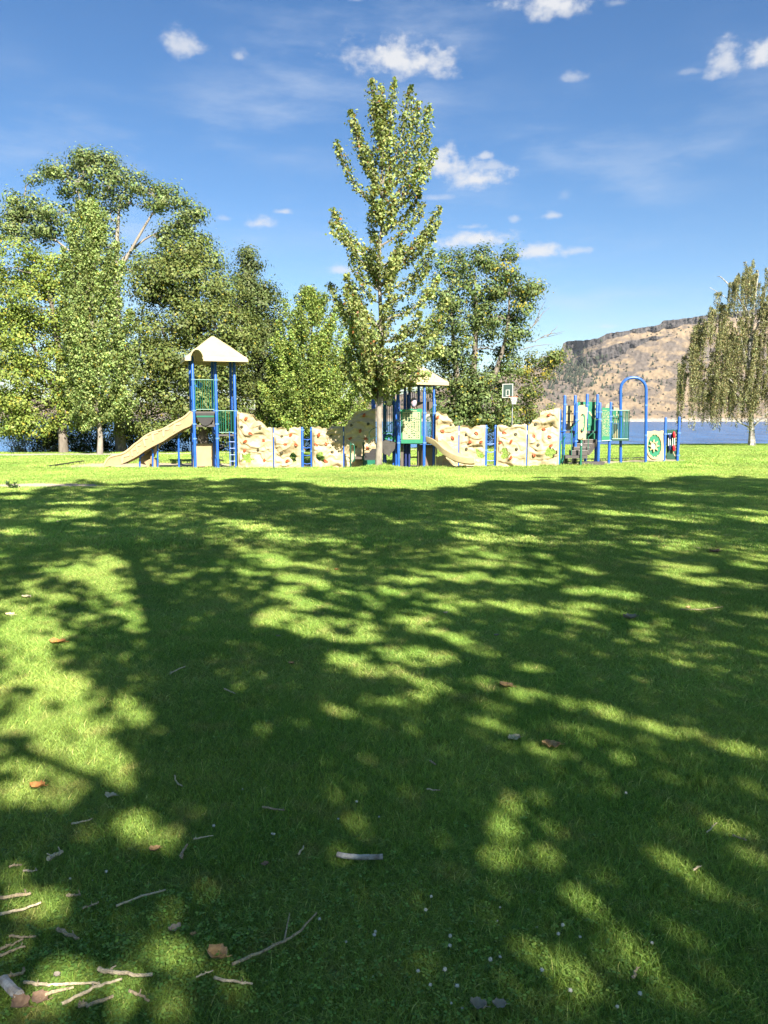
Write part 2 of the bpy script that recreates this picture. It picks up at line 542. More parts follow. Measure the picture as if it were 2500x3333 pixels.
# ------------------------------------------------------------------ far hills beyond the lake
SKYLINE = [(-1800, 1300), (-900, 1270), (-300, 1285), (0, 1290), (300, 1300), (600, 1318), (850, 1335), (1050, 1320), (1250, 1290), (1420, 1262), (1550, 1232), (1640, 1206), (1740, 1196), (1790, 1172), (1826, 1143),
           (1834, 1118), (1850, 1111), (1900, 1106), (1945, 1101), (1975, 1086), (2030, 1078), (2060, 1070), (2148, 1054), (2156, 1042), (2250, 1035), (2350, 1018), (2500, 1004), (2900, 980), (3400, 1000), (4300, 1060)]
HILL_COLS = np.concatenate([np.arange(-1800, 1300, 14), np.arange(1300, 2600, 3.0), np.arange(2600, 4300, 14)]).astype(float)


def make_hills():
    NR = 190
    px = HILL_COLS
    n = len(px)
    sky_py = np.interp(px, [a for a, _ in SKYLINE], [b for _, b in SKYLINE])
    sky_py = sky_py + 5 * fbm(px * .012, px * 0, 2, 3) + 2.4 * fbm(px * .11, px * 0, 4, 2)
    vt = (HORIZON - sky_py) / FPX            # tangent of elevation of the crest
    vb = -0.0042                             # foot, a little under the water line
    s = np.linspace(0, 1, NR)
    P = np.repeat(px[:, None], NR, 1); S = np.repeat(s[None, :], n, 0)
    V = vb + (vt[:, None] - vb) * S
    PY = HORIZON - V * FPX
    # cliff bands, in rows of the view
    right = sstep(1822, 1838, P)
    top_th = np.interp(px, [1820, 1850, 1960, 2050, 2160, 2250, 2500], [25, 25, 19, 12, 24, 21, 18])[:, None] + 6 * vnoise(P * .035, P * 0, 9)
    band1 = right * sstep(-1.5, 1.5, top_th - (PY - sky_py[:, None]))
    b2t = np.interp(px, [1850, 1900, 1940, 2000, 2060, 2110, 2190], [1178, 1160, 1142, 1122, 1108, 1098, 1086])[:, None] + 6 * vnoise(P * .04, P * 0, 12)
    b2h = np.interp(px, [1860, 1900, 1960, 2010, 2060, 2120, 2200], [0, 34, 52, 40, 24, 13, 0])[:, None] + 6 * vnoise(P * .06, P * 0, 14)
    band2 = sstep(-1.5, 1.5, PY - b2t) * sstep(-1.5, 1.5, b2t + b2h - PY) * sstep(1870, 1900, P) * (1 - sstep(2150, 2190, P))
    band3 = 0.95 * sstep(-0.02, .08, fbm(P * .022, PY * .05, 50, 4) - 0.06 - .1 * (1 - sstep(1290, 1230, PY))) * sstep(1335, 1300, PY) * sstep(1080, 1120, PY)
    cliff = np.clip(band1 + band2, 0, 1)
    rocky = np.clip(band3, 0, 1)
    # distance grows slowly on steep bands
    g = 1.0 - 0.94 * cliff
    g[:, :3] *= 0.3
    uni = np.arange(-1800, 4301, 10.0); ker = np.exp(-(np.arange(-50, 51) / 20.0) ** 2); ker /= ker.sum()
    vts = np.interp(px, uni, np.convolve(np.pad(np.interp(uni, px, vt), 50, mode='edge'), ker, 'valid'))[:, None]
    dV = np.diff(V, axis=1, prepend=V[:, :1])
    D = np.cumsum(g * dV, 1) / (vts - vb)
    span = np.interp(px, [-1800, 900, 1500, 1900, 2600, 4300], [900, 800, 560, 560, 640, 900])[:, None]
    foot = np.interp(px, [-1800, 0, 1200, 1900, 2600, 4300], [1150, 1240, 1300, 1290, 1240, 1000])[:, None]
    Yd = foot + span * D
    gul = fbm(P * .014 + PY * .010, PY * .024 - P * .004, 61, 5, .55)
    Yd = Yd + sstep(.03, .2, S) * (15 * gul * (1 - cliff) + 7 * fbm(P * .1, PY * .1, 63, 3)) + cliff * (10 * fbm(P * .16, PY * .03, 71, 2) + 14 * fbm(P * .03, P * 0, 73, 2))
    Yd = np.maximum(Yd, foot + S * 20)
    u = (P - 1250) / FPX
    # directions as in the view: x = u*depth, with the camera pitch folded in
    ray_y = math.cos(PITCH) + ((1666.5 - PY) / FPX) * math.sin(PITCH)
    ray_z = -math.sin(PITCH) + ((1666.5 - PY) / FPX) * math.cos(PITCH)
    T = Yd / ray_y
    X = u * T; Z = EYE + ray_z * T
    shore = sstep(6.5, 3.5, Z - LAKE_Z + 3 * vnoise(P * .2, PY * 0, 81))
    idx = np.arange(n * NR).reshape(n, NR)
    q = np.stack([idx[:-1, :-1], idx[1:, :-1], idx[1:, 1:], idx[:-1, 1:]], -1).reshape(-1, 4)
    # far side of the hills, closing the form behind the crest
    m = bpy.data.materials.new('dry_hillside'); m.use_nodes = True
    nt = m.node_tree; N, L = nt.nodes, nt.links; b = N['Principled BSDF']; b.inputs['Roughness'].default_value = .95; b.inputs['Specular IOR Level'].default_value = .1

    def attr(nm):
        a = N.new('ShaderNodeAttribute'); a.attribute_name = nm; return a.outputs['Fac']

    def mixc(f, a, c):
        x = N.new('ShaderNodeMix'); x.data_type = 'RGBA'
        for i, val in ((0, f), (6, a), (7, c)):
            if isinstance(val, (tuple, float, int)): x.inputs[i].default_value = val
            else: L.new(val, x.inputs[i])
        return x.outputs[2]

    def noi(sc, det, st=(1, 1, 1), lo=.35, hi=.65):
        tc = N.new('ShaderNodeTexCoord'); mp = N.new('ShaderNodeMapping'); mp.inputs['Scale'].default_value = st; L.new(tc.outputs['Object'], mp.inputs[0])
        x = N.new('ShaderNodeTexNoise'); x.inputs['Scale'].default_value = sc; x.inputs['Detail'].default_value = det; x.inputs['Roughness'].default_value = .62; L.new(mp.outputs[0], x.inputs['Vector'])
        r = N.new('ShaderNodeMapRange'); r.inputs[1].default_value = lo; r.inputs[2].default_value = hi; L.new(x.outputs[0], r.inputs[0]); return r.outputs[0]

    grass_c = mixc(noi(.012, 6), (.225, .168, .105, 1), (.165, .126, .086, 1))
    rock_c = mixc(noi(.09, 6), (.068, .058, .053, 1), (.12, .10, .085, 1))
    spots = noi(.03, 9, (1, .35, 1.6), .465, .56)
    sep = N.new('ShaderNodeMath'); sep.operation = 'MAXIMUM'; sep.use_clamp = True
    fine = N.new('ShaderNodeMath'); fine.operation = 'MULTIPLY'; L.new(spots, fine.inputs[0]); fine.inputs[1].default_value = .85
    L.new(attr('rocky'), sep.inputs[0]); L.new(fine.outputs[0], sep.inputs[1])
    c = mixc(sep.outputs[0], grass_c, rock_c)
    bas = mixc(noi(.16, 5, (1, 1, .16), .35, .65), (.024, .023, .025, 1), (.08, .072, .07, 1))
    c = mixc(attr('cliff'), c, bas)
    pale = mixc(noi(.5, 3), (.36, .33, .28, 1), (.13, .115, .10, 1))
    c = mixc(attr('shore'), c, pale)
    L.new(c, b.inputs['Base Color'])
    o = np_mesh('hills', np.stack([X, Yd, Z], -1).reshape(-1, 3), q, m, smooth=True,
                attrs={'cliff': cliff.ravel(), 'rocky': rocky.ravel(), 'shore': shore.ravel()})
    tag(o, 'dry tan hillside with dark basalt cliffs beyond the lake', None, None, 'structure')
    return X, Yd, Z, P, PY


HX, HY, HZ, HP, HPY = make_hills()
# ================================================================== VEGETATION
bark_grey = material('grey_bark', (.20, .17, .14), .9, .45, 3.5, (.09, .075, .06), .9, 18, stretch=(1, 1, .25))
bark_pale = material('pale_bark', (.27, .24, .20), .85, .4, 5, (.13, .11, .09), .7, 25, stretch=(1, 1, .4))
bark_birch = material('birch_bark', (.50, .47, .43), .8, .9, 2.6, (.07, .06, .055), .4, 20, stretch=(1, 1, 2.2))
bark_dark = material('dark_bark', (.10, .085, .07), .95, .4, 4, (.05, .04, .035), .9, 18, stretch=(1, 1, .25))
leaf_mat = leaf_material('leaf', .30)
leaf_dull = leaf_material('leaf_dull', .22, .6, .2)


def leaves_mesh(name, C, size, tint, mat, parent, up=0.35, out=None, aspect=0.72, seed=0, droop=None):
    """one small four-cornered folded leaf per centre"""
    r = np.random.default_rng(seed)
    n = len(C)
    nrm = r.normal(size=(n, 3)); nrm[:, 2] += up * 2.2
    if out is not None: nrm += out * 0.9
    nrm /= np.linalg.norm(nrm, axis=1)[:, None] + 1e-9
    a = r.normal(size=(n, 3))
    if droop is not None: a[:, 2] -= droop
    a -= nrm * (a * nrm).sum(1)[:, None]
    a /= np.linalg.norm(a, axis=1)[:, None] + 1e-9
    b = np.cross(nrm, a)
    L = (size * r.uniform(.65, 1.3, n))[:, None] * .5
    Wd = L * aspect * r.uniform(.8, 1.15, n)[:, None]
    lift = nrm * L * .22
    V = np.stack([C - a * L, C + b * Wd - a * L * .15 + lift, C + a * L, C - b * Wd - a * L * .15 + lift], 1).reshape(-1, 3)
    q = np.arange(n * 4).reshape(n, 4)
    return np_mesh(name, V, q, mat, parent, attrs={'tint': np.repeat(tint, 4, 0)})


def tints(n, base, spread=.25, yellow=0.0, brown=0.0, seed=0, clump=None, ycol=(.34, .27, .035), bcol=(.22, .10, .035)):
    r = np.random.default_rng(seed + 91)
    t = np.array(base)[None, :] * (1 + r.normal(0, spread, (n, 1)).clip(-.6, .9))
    t[:, 0] *= 1 + r.normal(0, .10, n)
    if clump is not None: t *= clump[:, None]
    k = r.random(n)
    t[k < yellow] = np.array(ycol) * r.uniform(.7, 1.2, ((k < yellow).sum(), 1))
    t[k > 1 - brown] = np.array(bcol) * r.uniform(.7, 1.2, ((k > 1 - brown).sum(), 1))
    return np.clip(t, .004, .8)


def wobble(p0, p1, r0, r1, k=5, amp=.06, rr=None):
    rr = rr or random
    p0 = Vector(p0); p1 = Vector(p1); L = (p1 - p0).length
    pts, rad = [], []
    for i in range(k + 1):
        t = i / k
        off = Vector((rr.gauss(0, 1), rr.gauss(0, 1), rr.gauss(0, .6))) * (L * amp * (0 if i in (0, k) else 1))
        pts.append(p0.lerp(p1, t) + off); rad.append(r0 + (r1 - r0) * t)
    return pts, rad


def clump_tree(name, label, base, trunk, clumps, leaf=.15, per=46, sub_r=.42, base_tint=(.07, .12, .02), spread=.28, yellow=0, brown=0,
               bark=None, group=None, seed=1, mat=None, fork=None, limb_r=.5, extra_twigs=None, up=.35, density=1.0, cat='tree', yellow_map=None):
    """trunk: world points with radii; clumps: (px,py,Y,rx_px,ry_px,n_sub)"""
    rr = random.Random(seed); r = np.random.default_rng(seed)
    t = thing(name, label, cat, base, group)
    bark = bark or bark_grey
    tk = MB()
    for pts, rad in trunk: tk.tube(smooth_path(pts, 4), list(np.interp(np.linspace(0, len(rad) - 1, (len(rad) - 1) * 4 + 1), range(len(rad)), rad)), 10)
    tk.build('trunk', bark, t, smooth=True)
    br = MB()
    allpts = []
    for pts, rad in trunk:
        sp = smooth_path(pts, 4); rs = np.interp(np.linspace(0, len(rad) - 1, len(sp)), range(len(rad)), rad)
        allpts += [(p, rs[i]) for i, p in enumerate(sp) if i > len(sp) * .35]
    CC, OO, KK, YY = [], [], [], []
    for ci, (px, py, Y, rx, ry, n) in enumerate(clumps):
        c = W(px, py, Y); sc = Y / FPX
        R = Vector((rx * sc, min(rx * sc * .95, 3.2), ry * sc))
        # limb from the nearest lower point of the trunk
        best = min(allpts, key=lambda q: (q[0] - c).length + (max(0, q[0].z - c.z + .3 * (q[0] - c).length) * 1.2))
        pts, rad = wobble(best[0], c, max(.03, best[1] * limb_r), .035, 5, .06, rr)
        br.tube(pts, rad, 6, cap=False)
        for k in range(n):
            while True:
                d = Vector((rr.uniform(-1, 1), rr.uniform(-1, 1), rr.uniform(-1, 1)))
                if .12 < d.length <= 1 and (d.length > rr.random() ** .8): break
            p = c + Vector((d.x * R.x, d.y * R.y, d.z * R.z))
            if k % 3 == 0:
                s = pts[rr.randint(2, 5)]
                w, wr = wobble(s, p, .025, .008, 3, .08, rr)
                br.tube(w, wr, 4, cap=False)
            m = int(per * density * rr.uniform(.6, 1.4))
            g = np.array([rr.uniform(.75, 1.35), rr.uniform(.75, 1.35), rr.uniform(.5, .85)]) * sub_r
            pos = np.array(p)[None, :] + r.normal(size=(m, 3)) * .62 * g
            CC.append(pos); o = np.array(d.normalized()); OO.append(np.repeat(o[None], m, 0))
            KK.append(np.full(m, rr.uniform(.8, 1.2)))
            yv = yellow if yellow_map is None else yellow_map(px + d.x * rx, py - d.z * ry)
            YY.append(np.full(m, yv * (3 if rr.random() < .22 else .45)))
    br.build('branches', bark, t, smooth=True)
    for tw in (extra_twigs or []):
        MB().tube(*tw, 5).build('dead_limb', bark_grey, t, smooth=True)
    C = np.concatenate(CC); O = np.concatenate(OO); K = np.concatenate(KK); YP = np.concatenate(YY)
    T = tints(len(C), base_tint, spread, 0, brown, seed, K)
    ym = r.random(len(C)) < YP
    T[ym] = np.array((.33, .27, .035)) * r.uniform(.7, 1.2, (ym.sum(), 1))
    leaves_mesh('crown', C, np.full(len(C), leaf), T, mat or leaf_mat, t, up, O, seed=seed)
    return t


def plume_tree(name, label, cat, foot, top, r0, envelope, n_extra, tips=(), angle=.55, leaf=.13, dens=95, base_tint=(.085, .13, .03), spread=.3, yellow=.0, brown=.0,
               bark=None, seed=1, group=None, plume=.26, first=0.2, depth=1.0, low=1.12):
    """young upright tree: plumes of leaves along branches that climb from a straight leader.
    envelope: list of (photo row, half width in px) at the distance of the tree"""
    rr = random.Random(seed); r = np.random.default_rng(seed)
    Y = foot[1]
    t = thing(name, label, cat, foot, group)
    foot = Vector(foot); top = Vector(top)
    tk = MB()
    leader = [foot.lerp(top, i / 12) + Vector((rr.gauss(0, .05), rr.gauss(0, .05), 0)) * (1 if i else 0) for i in range(13)]
    tk.tube(leader, [r0 * (1.25 if i == 0 else 1) * (1 - i / 12.4) ** .85 for i in range(13)], 10)
    tk.build('trunk', bark or bark_pale, t, smooth=True)
    H = top.z - foot.z
    sc = Y / FPX
    ez = [(W(1250, py, Y).z, hw * sc) for py, hw in envelope]; ez.sort()

    def env(z): return float(np.interp(z, [a for a, _ in ez], [b for _, b in ez]))

    def lead(z):
        k = min(max((z - foot.z) / H, 0), 1); return foot.lerp(top, k)

    B = []
    for tip in tips:
        p = W(tip[0], tip[1], Y); hor = math.hypot(p.x - lead(p.z).x, 0)
        dy = rr.uniform(-.5, .5) * max(.4, hor) * depth
        p = W(tip[0], tip[1], Y + dy)
        z0 = max(foot.z + H * first, p.z - hor / math.tan(angle) * rr.uniform(.9, 1.2) - .5) if len(tip) < 3 else W(1250, tip[2], Y).z
        B.append((lead(z0), p, rr.uniform(.9, 1.15)))
    zmin = ez[0][0]
    for k in range(n_extra):
        z1 = zmin + (top.z - zmin) * (rr.random() ** low)
        e = env(z1) * rr.uniform(.45, 1.0)
        th = rr.uniform(0, 2 * math.pi)
        c = lead(z1)
        p = Vector((c.x + e * math.cos(th), c.y + e * math.sin(th) * depth, z1))
        z0 = max(foot.z + H * first * rr.uniform(.9, 1.15), z1 - e / math.tan(angle) * rr.uniform(.8, 1.25) - .2)
        B.append((lead(z0), p, rr.uniform(.75, 1.1)))
    br = MB(); CC, OO, KK = [], [], []
    for a, p, w in B:
        L = (p - a).length
        mid = a.lerp(p, .5) + Vector((p.x - a.x, p.y - a.y, 0)) * .14 + Vector((0, 0, -.06 * L))
        pts = smooth_path([a, mid, p], 4)
        br.tube(pts, [max(.008, .05 * (1 - i / 8) * min(1, L / 2.5)) for i in range(len(pts))], 5, cap=False)
        P = np.array([tuple(x) for x in pts])
        m = int(dens * L * w)
        tt = r.random(m) ** .82 * .86 + .14
        ix = tt * (len(P) - 1); i0 = np.minimum(ix.astype(int), len(P) - 2); f = (ix - i0)[:, None]
        c = P[i0] * (1 - f) + P[i0 + 1] * f
        rad = plume * w * np.where(tt > .86, 1 - (tt - .86) * 4.6, .55 + .45 * np.minimum(1, tt * 2.2))
        off = r.normal(size=(m, 3)) * (rad * .55)[:, None]
        # leaves sit in small knots along the shoot
        kn = np.round(tt * L / .28) * .28 / max(L, .1)
        c2 = c + off
        CC.append(c2); OO.append(off / (np.linalg.norm(off, axis=1)[:, None] + 1e-6))
        KK.append(np.full(m, rr.uniform(.82, 1.2)) * (1 + .25 * np.sin(kn * 40)))
    br.build('branches', bark or bark_pale, t, smooth=True)
    C = np.concatenate(CC); O = np.concatenate(OO); K = np.concatenate(KK)
    T = tints(len(C), base_tint, spread, yellow, brown, seed, K)
    leaves_mesh('crown', C, np.full(len(C), leaf), T, leaf_mat, t, .35, O, seed=seed)
    return t


def foot_at(px, Y):
    x = (px - 1250) / FPX * (Y * math.cos(PITCH) + 1.9 * math.sin(PITCH))
    return Vector((x, Y, gz(x, Y) - .03))


# --- the young maple in front of the play equipment
f = foot_at(1232, 30.2)
plume_tree('maple_tree', 'tall slender young maple with upswept branches standing before the play equipment', 'tree', f, W(1246, 300, 30.2), .125,
           [(270, 14), (420, 50), (560, 66), (700, 74), (850, 90), (930, 120), (1000, 145), (1100, 160), (1200, 140), (1250, 110), (1285, 50)], 78,
           tips=[(1209, 257, 520), (1283, 257, 560), (1237, 278, 480), (1338, 282, 600), (1363, 328, 640), (1400, 343, 650), (1141, 359, 600), (1160, 405, 620), (1094, 461, 690), (1400, 436, 680), (1419, 482, 720), (1375, 520, 700), (1190, 470, 640),
                 (1366, 628, 760), (1379, 665, 800), (1434, 671, 870), (1431, 720, 900), (1395, 745, 880), (1076, 726, 850), (1082, 683, 840), (1119, 770, 890), (1144, 832, 950), (1165, 900, 990), (1070, 924, 1100), (1125, 893, 1080), (1100, 985, 1130), (1140, 1040, 1150), (1160, 960, 1070),
                 (1410, 813, 960), (1395, 870, 1000), (1430, 905, 1050), (1459, 980, 1120), (1447, 1042, 1150), (1410, 1091, 1170), (1440, 1130, 1190), (1372, 1184, 1200), (1400, 1215, 1225), (1323, 1239, 1215), (1212, 1245, 1190), (1180, 1200, 1200), (1290, 1225, 1190), (1340, 1120, 1160), (1370, 1020, 1120), (1350, 1252, 1240), (1195, 1130, 1170)],
           angle=.55, leaf=.125, dens=165, base_tint=(.21, .245, .085), yellow=.012, brown=.025, bark=bark_pale, seed=5, plume=.20, first=.2, low=1.5)

# --- trees on the lake bank, left to right
f = foot_at(325, 45.5)
plume_tree('young_tree', 'pale green young tree with slim white trunk at left of the slide', 'tree', f, W(285, 640, 45.5), .15,
           [(640, 18), (720, 60), (800, 85), (900, 105), (1000, 118), (1100, 125), (1200, 128), (1290, 135), (1350, 125), (1400, 80)], 118,
           tips=[(262, 665), (300, 650), (340, 690), (380, 790), (400, 850), (230, 720), (205, 820), (430, 1010), (440, 1110), (455, 1210), (450, 1300), (430, 1350)],
           angle=.48, leaf=.135, dens=225, base_tint=(.20, .255, .085), yellow=.02, bark=bark_pale, seed=8, plume=.30, first=.14)

f = foot_at(985, 48)
plume_tree('young_tree', 'light green young tree behind the low climbing wall, left of the maple', 'tree', f, W(1020, 930, 48), .16,
           [(930, 22), (1000, 70), (1080, 115), (1160, 150), (1250, 175), (1330, 175), (1375, 130), (1400, 70)], 150,
           tips=[(985, 935), (1015, 945), (925, 975), (965, 960), (1060, 960), (1090, 1000), (905, 1040), (1150, 1120), (1180, 1210), (1205, 1290), (870, 1290), (1190, 1340), (1125, 1035), (1165, 1070), (1195, 1160), (1215, 1235), (1215, 1330), (1110, 985), (1080, 1100), (1140, 1180), (1225, 1280), (1200, 1090), (1170, 1010)],
           angle=.55, leaf=.13, dens=210, base_tint=(.19, .25, .062), yellow=.025, bark=bark_pale, seed=12, plume=.30, first=.12)


def pts(*a): return [W(px, py, Y) for px, py, Y in a]


def rooted(px, Y, *a):
    return [foot_at(px, Y)] + [W(p[0], p[1], Y + (p[2] if len(p) > 2 else 0)) for p in a]


def cl(Y, items, n=1.0):
    return [(px, py, Y + dy, rx, ry, max(3, int(k * n))) for (px, py, rx, ry, k, dy) in items]


# cottonwood with pale limbs
Yc = 49.5
clump_tree('cottonwood_tree', 'tallest cottonwood with bare pale limbs above the left group', foot_at(395, Yc),
           [(rooted(395, Yc, (388, 1380), (385, 1200), (380, 1000), (378, 850), (385, 720), (392, 640)), [.37, .31, .27, .22, .16, .09, .03]),
            ([W(380, 960, Yc), W(310, 820, Yc), W(270, 700, Yc - .5), W(250, 600, Yc - 1)], [.13, .09, .06, .025]),
            ([W(380, 900, Yc), W(440, 790, Yc), W(500, 690, Yc), W(540, 640, Yc)], [.12, .085, .06, .02]),
            ([W(383, 860, Yc), W(470, 780, Yc + .5), W(560, 740, Yc + .5), W(610, 715, Yc)], [.09, .06, .04, .015]),
            ([W(375, 1000, Yc), W(260, 850, Yc), W(150, 760, Yc), W(60, 710, Yc)], [.11, .08, .05, .02])],
           cl(Yc, [(300, 535, 75, 32, 22, 0), (190, 548, 60, 24, 12, 0), (235, 600, 70, 45, 15, 0), (330, 590, 80, 50, 20, 0), (415, 590, 60, 40, 12, 0), (480, 615, 60, 45, 14, 0),
                   (545, 650, 60, 40, 14, 0), (610, 690, 55, 28, 12, 0), (650, 705, 22, 20, 4, 0), (570, 725, 70, 30, 10, 0), (520, 780, 60, 30, 8, 0), (620, 760, 45, 25, 8, 0), (430, 660, 55, 45, 8, 0),
                   (330, 700, 60, 50, 10, 0), (200, 690, 70, 50, 14, 0), (110, 640, 18, 26, 4, 0), (45, 640, 14, 22, 4, 0), (35, 690, 34, 34, 9, 0), (100, 700, 50, 40, 11, 0), (150, 740, 70, 45, 14, 0),
                   (40, 750, 55, 45, 12, 0), (460, 860, 50, 40, 7, 0), (350, 800, 60, 50, 8, 0), (80, 790, 80, 50, 14, 0), (110, 585, 12, 14, 2, 0), (280, 505, 22, 12, 4, 0), (340, 520, 30, 14, 4, 0)], 1.0),
           leaf=.17, per=78, sub_r=.48, base_tint=(.135, .175, .06), spread=.35, bark=bark_pale, seed=21, group=None, limb_r=.3)

Ya = 47.0
clump_tree('yellowing_tree', 'bright yellow green broad tree at the far left with dark trunk', foot_at(207, Ya),
           [(rooted(207, Ya, (203, 1400), (195, 1300), (190, 1150), (170, 1000), (140, 880)), [.30, .23, .21, .17, .12, .05]),
            ([W(200, 1320, Ya), W(120, 1150, Ya), W(50, 1000, Ya)], [.14, .1, .05]), ([W(196, 1280, Ya), W(100, 1220, Ya), W(20, 1150, Ya)], [.12, .08, .04])],
           cl(Ya, [(60, 870, 110, 70, 30, 0), (170, 900, 80, 70, 20, .5), (150, 1000, 110, 80, 30, -.5), (20, 980, 90, 90, 26, 0), (100, 1090, 120, 80, 34, -.5), (220, 1120, 80, 70, 18, .5), (10, 1120, 90, 90, 26, 0),
                   (180, 1210, 120, 70, 32, -.5), (50, 1230, 110, 70, 30, -.4), (240, 1300, 90, 50, 20, 0), (120, 1310, 110, 50, 26, -.3), (10, 1320, 80, 60, 18, 0), (60, 1370, 60, 30, 8, .4), (110, 1385, 90, 30, 14, -.3), (250, 1375, 70, 30, 10, .3), (20, 1400, 70, 25, 8, 0), (-100, 1050, 100, 150, 40, 0), (-110, 1250, 100, 100, 30, 0)]),
           leaf=.155, per=130, sub_r=.58, base_tint=(.185, .235, .05), spread=.3, yellow=.045, bark=bark_grey, seed=22, limb_r=.45)

Yd = 49.0
clump_tree('dense_tree', 'broad dense olive green tree behind the slide tower', foot_at(665, Yd),
           [(rooted(665, Yd, (660, 1420), (655, 1300), (650, 1150), (645, 1000), (640, 880)), [.40, .35, .32, .26, .18, .06]),
            ([W(655, 1350, Yd), W(580, 1200, Yd), W(520, 1050, Yd)], [.2, .15, .07]), ([W(655, 1330, Yd), W(730, 1180, Yd), W(780, 1000, Yd)], [.2, .15, .07])],
           cl(Yd, [(570, 830, 110, 50, 22, 0), (630, 795, 45, 28, 6, 0), (680, 862, 45, 40, 8, 0), (500, 930, 100, 80, 30, -.5), (620, 930, 120, 90, 40, -.5), (715, 955, 65, 55, 15, 0), (560, 1060, 140, 80, 46, -1),
                   (700, 1060, 120, 80, 36, -1), (480, 1190, 110, 80, 36, -1), (610, 1190, 130, 80, 44, -1.2), (740, 1190, 110, 90, 36, -1), (520, 1300, 110, 50, 26, -1), (640, 1310, 120, 50, 30, -1), (760, 1310, 100, 60, 24, -.6),
                   (600, 1390, 180, 35, 30, .8), (450, 1390, 90, 35, 14, .8), (790, 1090, 60, 70, 14, 0), (700, 1400, 90, 40, 18, .6), (790, 1380, 60, 50, 12, .8)]),
           leaf=.16, per=165, sub_r=.68, base_tint=(.125, .155, .045), spread=.3, yellow=.012, brown=0, bark=bark_dark, seed=23, limb_r=.4)

Ye = 51.5
clump_tree('dark_tree', 'dark conical tree with pointed top, right of the broad olive tree', foot_at(845, Ye),
           [(rooted(845, Ye, (845, 1400), (838, 1200), (822, 1000), (806, 840)), [.30, .26, .22, .14, .03])],
           cl(Ye, [(806, 828, 12, 18, 4, 0), (805, 862, 22, 24, 6, 0), (800, 900, 32, 30, 9, 0), (812, 950, 52, 40, 15, 0), (860, 945, 30, 30, 6, 0), (850, 1000, 66, 45, 18, 0), (780, 1010, 40, 45, 10, 0), (880, 1060, 60, 45, 16, 0), (820, 1080, 60, 55, 18, 0),
                   (870, 1150, 80, 65, 26, 0), (880, 1260, 90, 75, 32, 0), (890, 1370, 80, 55, 20, 0), (800, 1260, 60, 80, 18, .5), (950, 1350, 70, 60, 16, .6)]),
           leaf=.16, per=150, sub_r=.6, base_tint=(.085, .11, .036), spread=.3, bark=bark_dark, seed=24, limb_r=.4)

Yr = 53.0
dead = []
for a, b in (((1690, 1100), (1770, 1010)), ((1700, 1110), (1830, 1085)), ((1735, 1060), (1790, 1000)), ((1760, 1100), (1838, 1078)), ((1690, 1140), (1800, 1120)), ((1740, 1050), (1775, 980)), ((1660, 1230), (1740, 1180)), ((1780, 1095), (1815, 1060)),
             ((1600, 1330), (1700, 1230)), ((1700, 1230), (1790, 1300)), ((1640, 1270), (1800, 1220)), ((1545, 870), (1560, 800)), ((1640, 850), (1660, 815))):
    dead.append(wobble(W(*a, Yr), W(*b, Yr), .035, .008, 4, .06, random.Random(a[0] + b[1])))
clump_tree('poplar_tree', 'many stemmed dark poplar with yellowing top behind the second climbing wall', foot_at(1525, Yr),
           [(rooted(1515, Yr, (1500, 1380), (1490, 1250), (1475, 1100), (1465, 950)), [.26, .24, .19, .13, .04]),
            (rooted(1530, Yr, (1525, 1380), (1540, 1230), (1550, 1050), (1545, 880)), [.32, .27, .22, .15, .04]),
            (rooted(1540, Yr, (1550, 1350), (1610, 1220), (1650, 1080), (1660, 930)), [.26, .22, .17, .11, .03]),
            (rooted(1548, Yr, (1580, 1370), (1640, 1320), (1700, 1250)), [.2, .14, .1, .04])],
           cl(Yr, [(1540, 840, 55, 40, 10, 0), (1470, 870, 65, 45, 14, 0), (1620, 870, 55, 45, 12, 0), (1655, 830, 20, 18, 3, 0), (1450, 950, 70, 60, 18, 0), (1550, 940, 85, 60, 22, 0), (1650, 940, 75, 50, 18, 0), (1720, 950, 40, 32, 8, 0),
                   (1745, 930, 18, 18, 3, 0), (1620, 1030, 85, 50, 16, 0), (1500, 1050, 90, 60, 22, 0), (1705, 1010, 40, 35, 7, 0), (1440, 1130, 60, 80, 18, 0), (1590, 1130, 100, 50, 18, 0), (1680, 1090, 45, 45, 9, 0), (1560, 1220, 80, 50, 14, 0),
                   (1480, 1230, 60, 70, 16, 0), (1620, 1290, 70, 50, 14, .4), (1530, 1320, 70, 60, 16, .4), (1450, 1320, 50, 70, 14, .4), (1590, 1370, 60, 35, 12, .5), (1540, 1380, 70, 30, 12, .5), (1420, 1220, 40, 60, 10, 0), (1650, 1190, 60, 40, 9, 0), (1500, 1300, 60, 70, 16, -.6), (1570, 1330, 60, 60, 14, -.6), (1630, 1360, 60, 40, 12, -.4), (1480, 1370, 60, 40, 12, -.4), (1530, 1250, 50, 50, 10, -.7), (1570, 1050, 60, 50, 9, 0), (1480, 1150, 50, 50, 10, -.5)]),
           leaf=.18, per=100, sub_r=.55, base_tint=(.11, .15, .05), spread=.35, bark=bark_grey, seed=25, limb_r=.35, extra_twigs=dead,
           yellow_map=lambda px, py: .02 + .13 * max(0, 1 - abs(py - 930) / 130) * (1 if px > 1560 else .5))

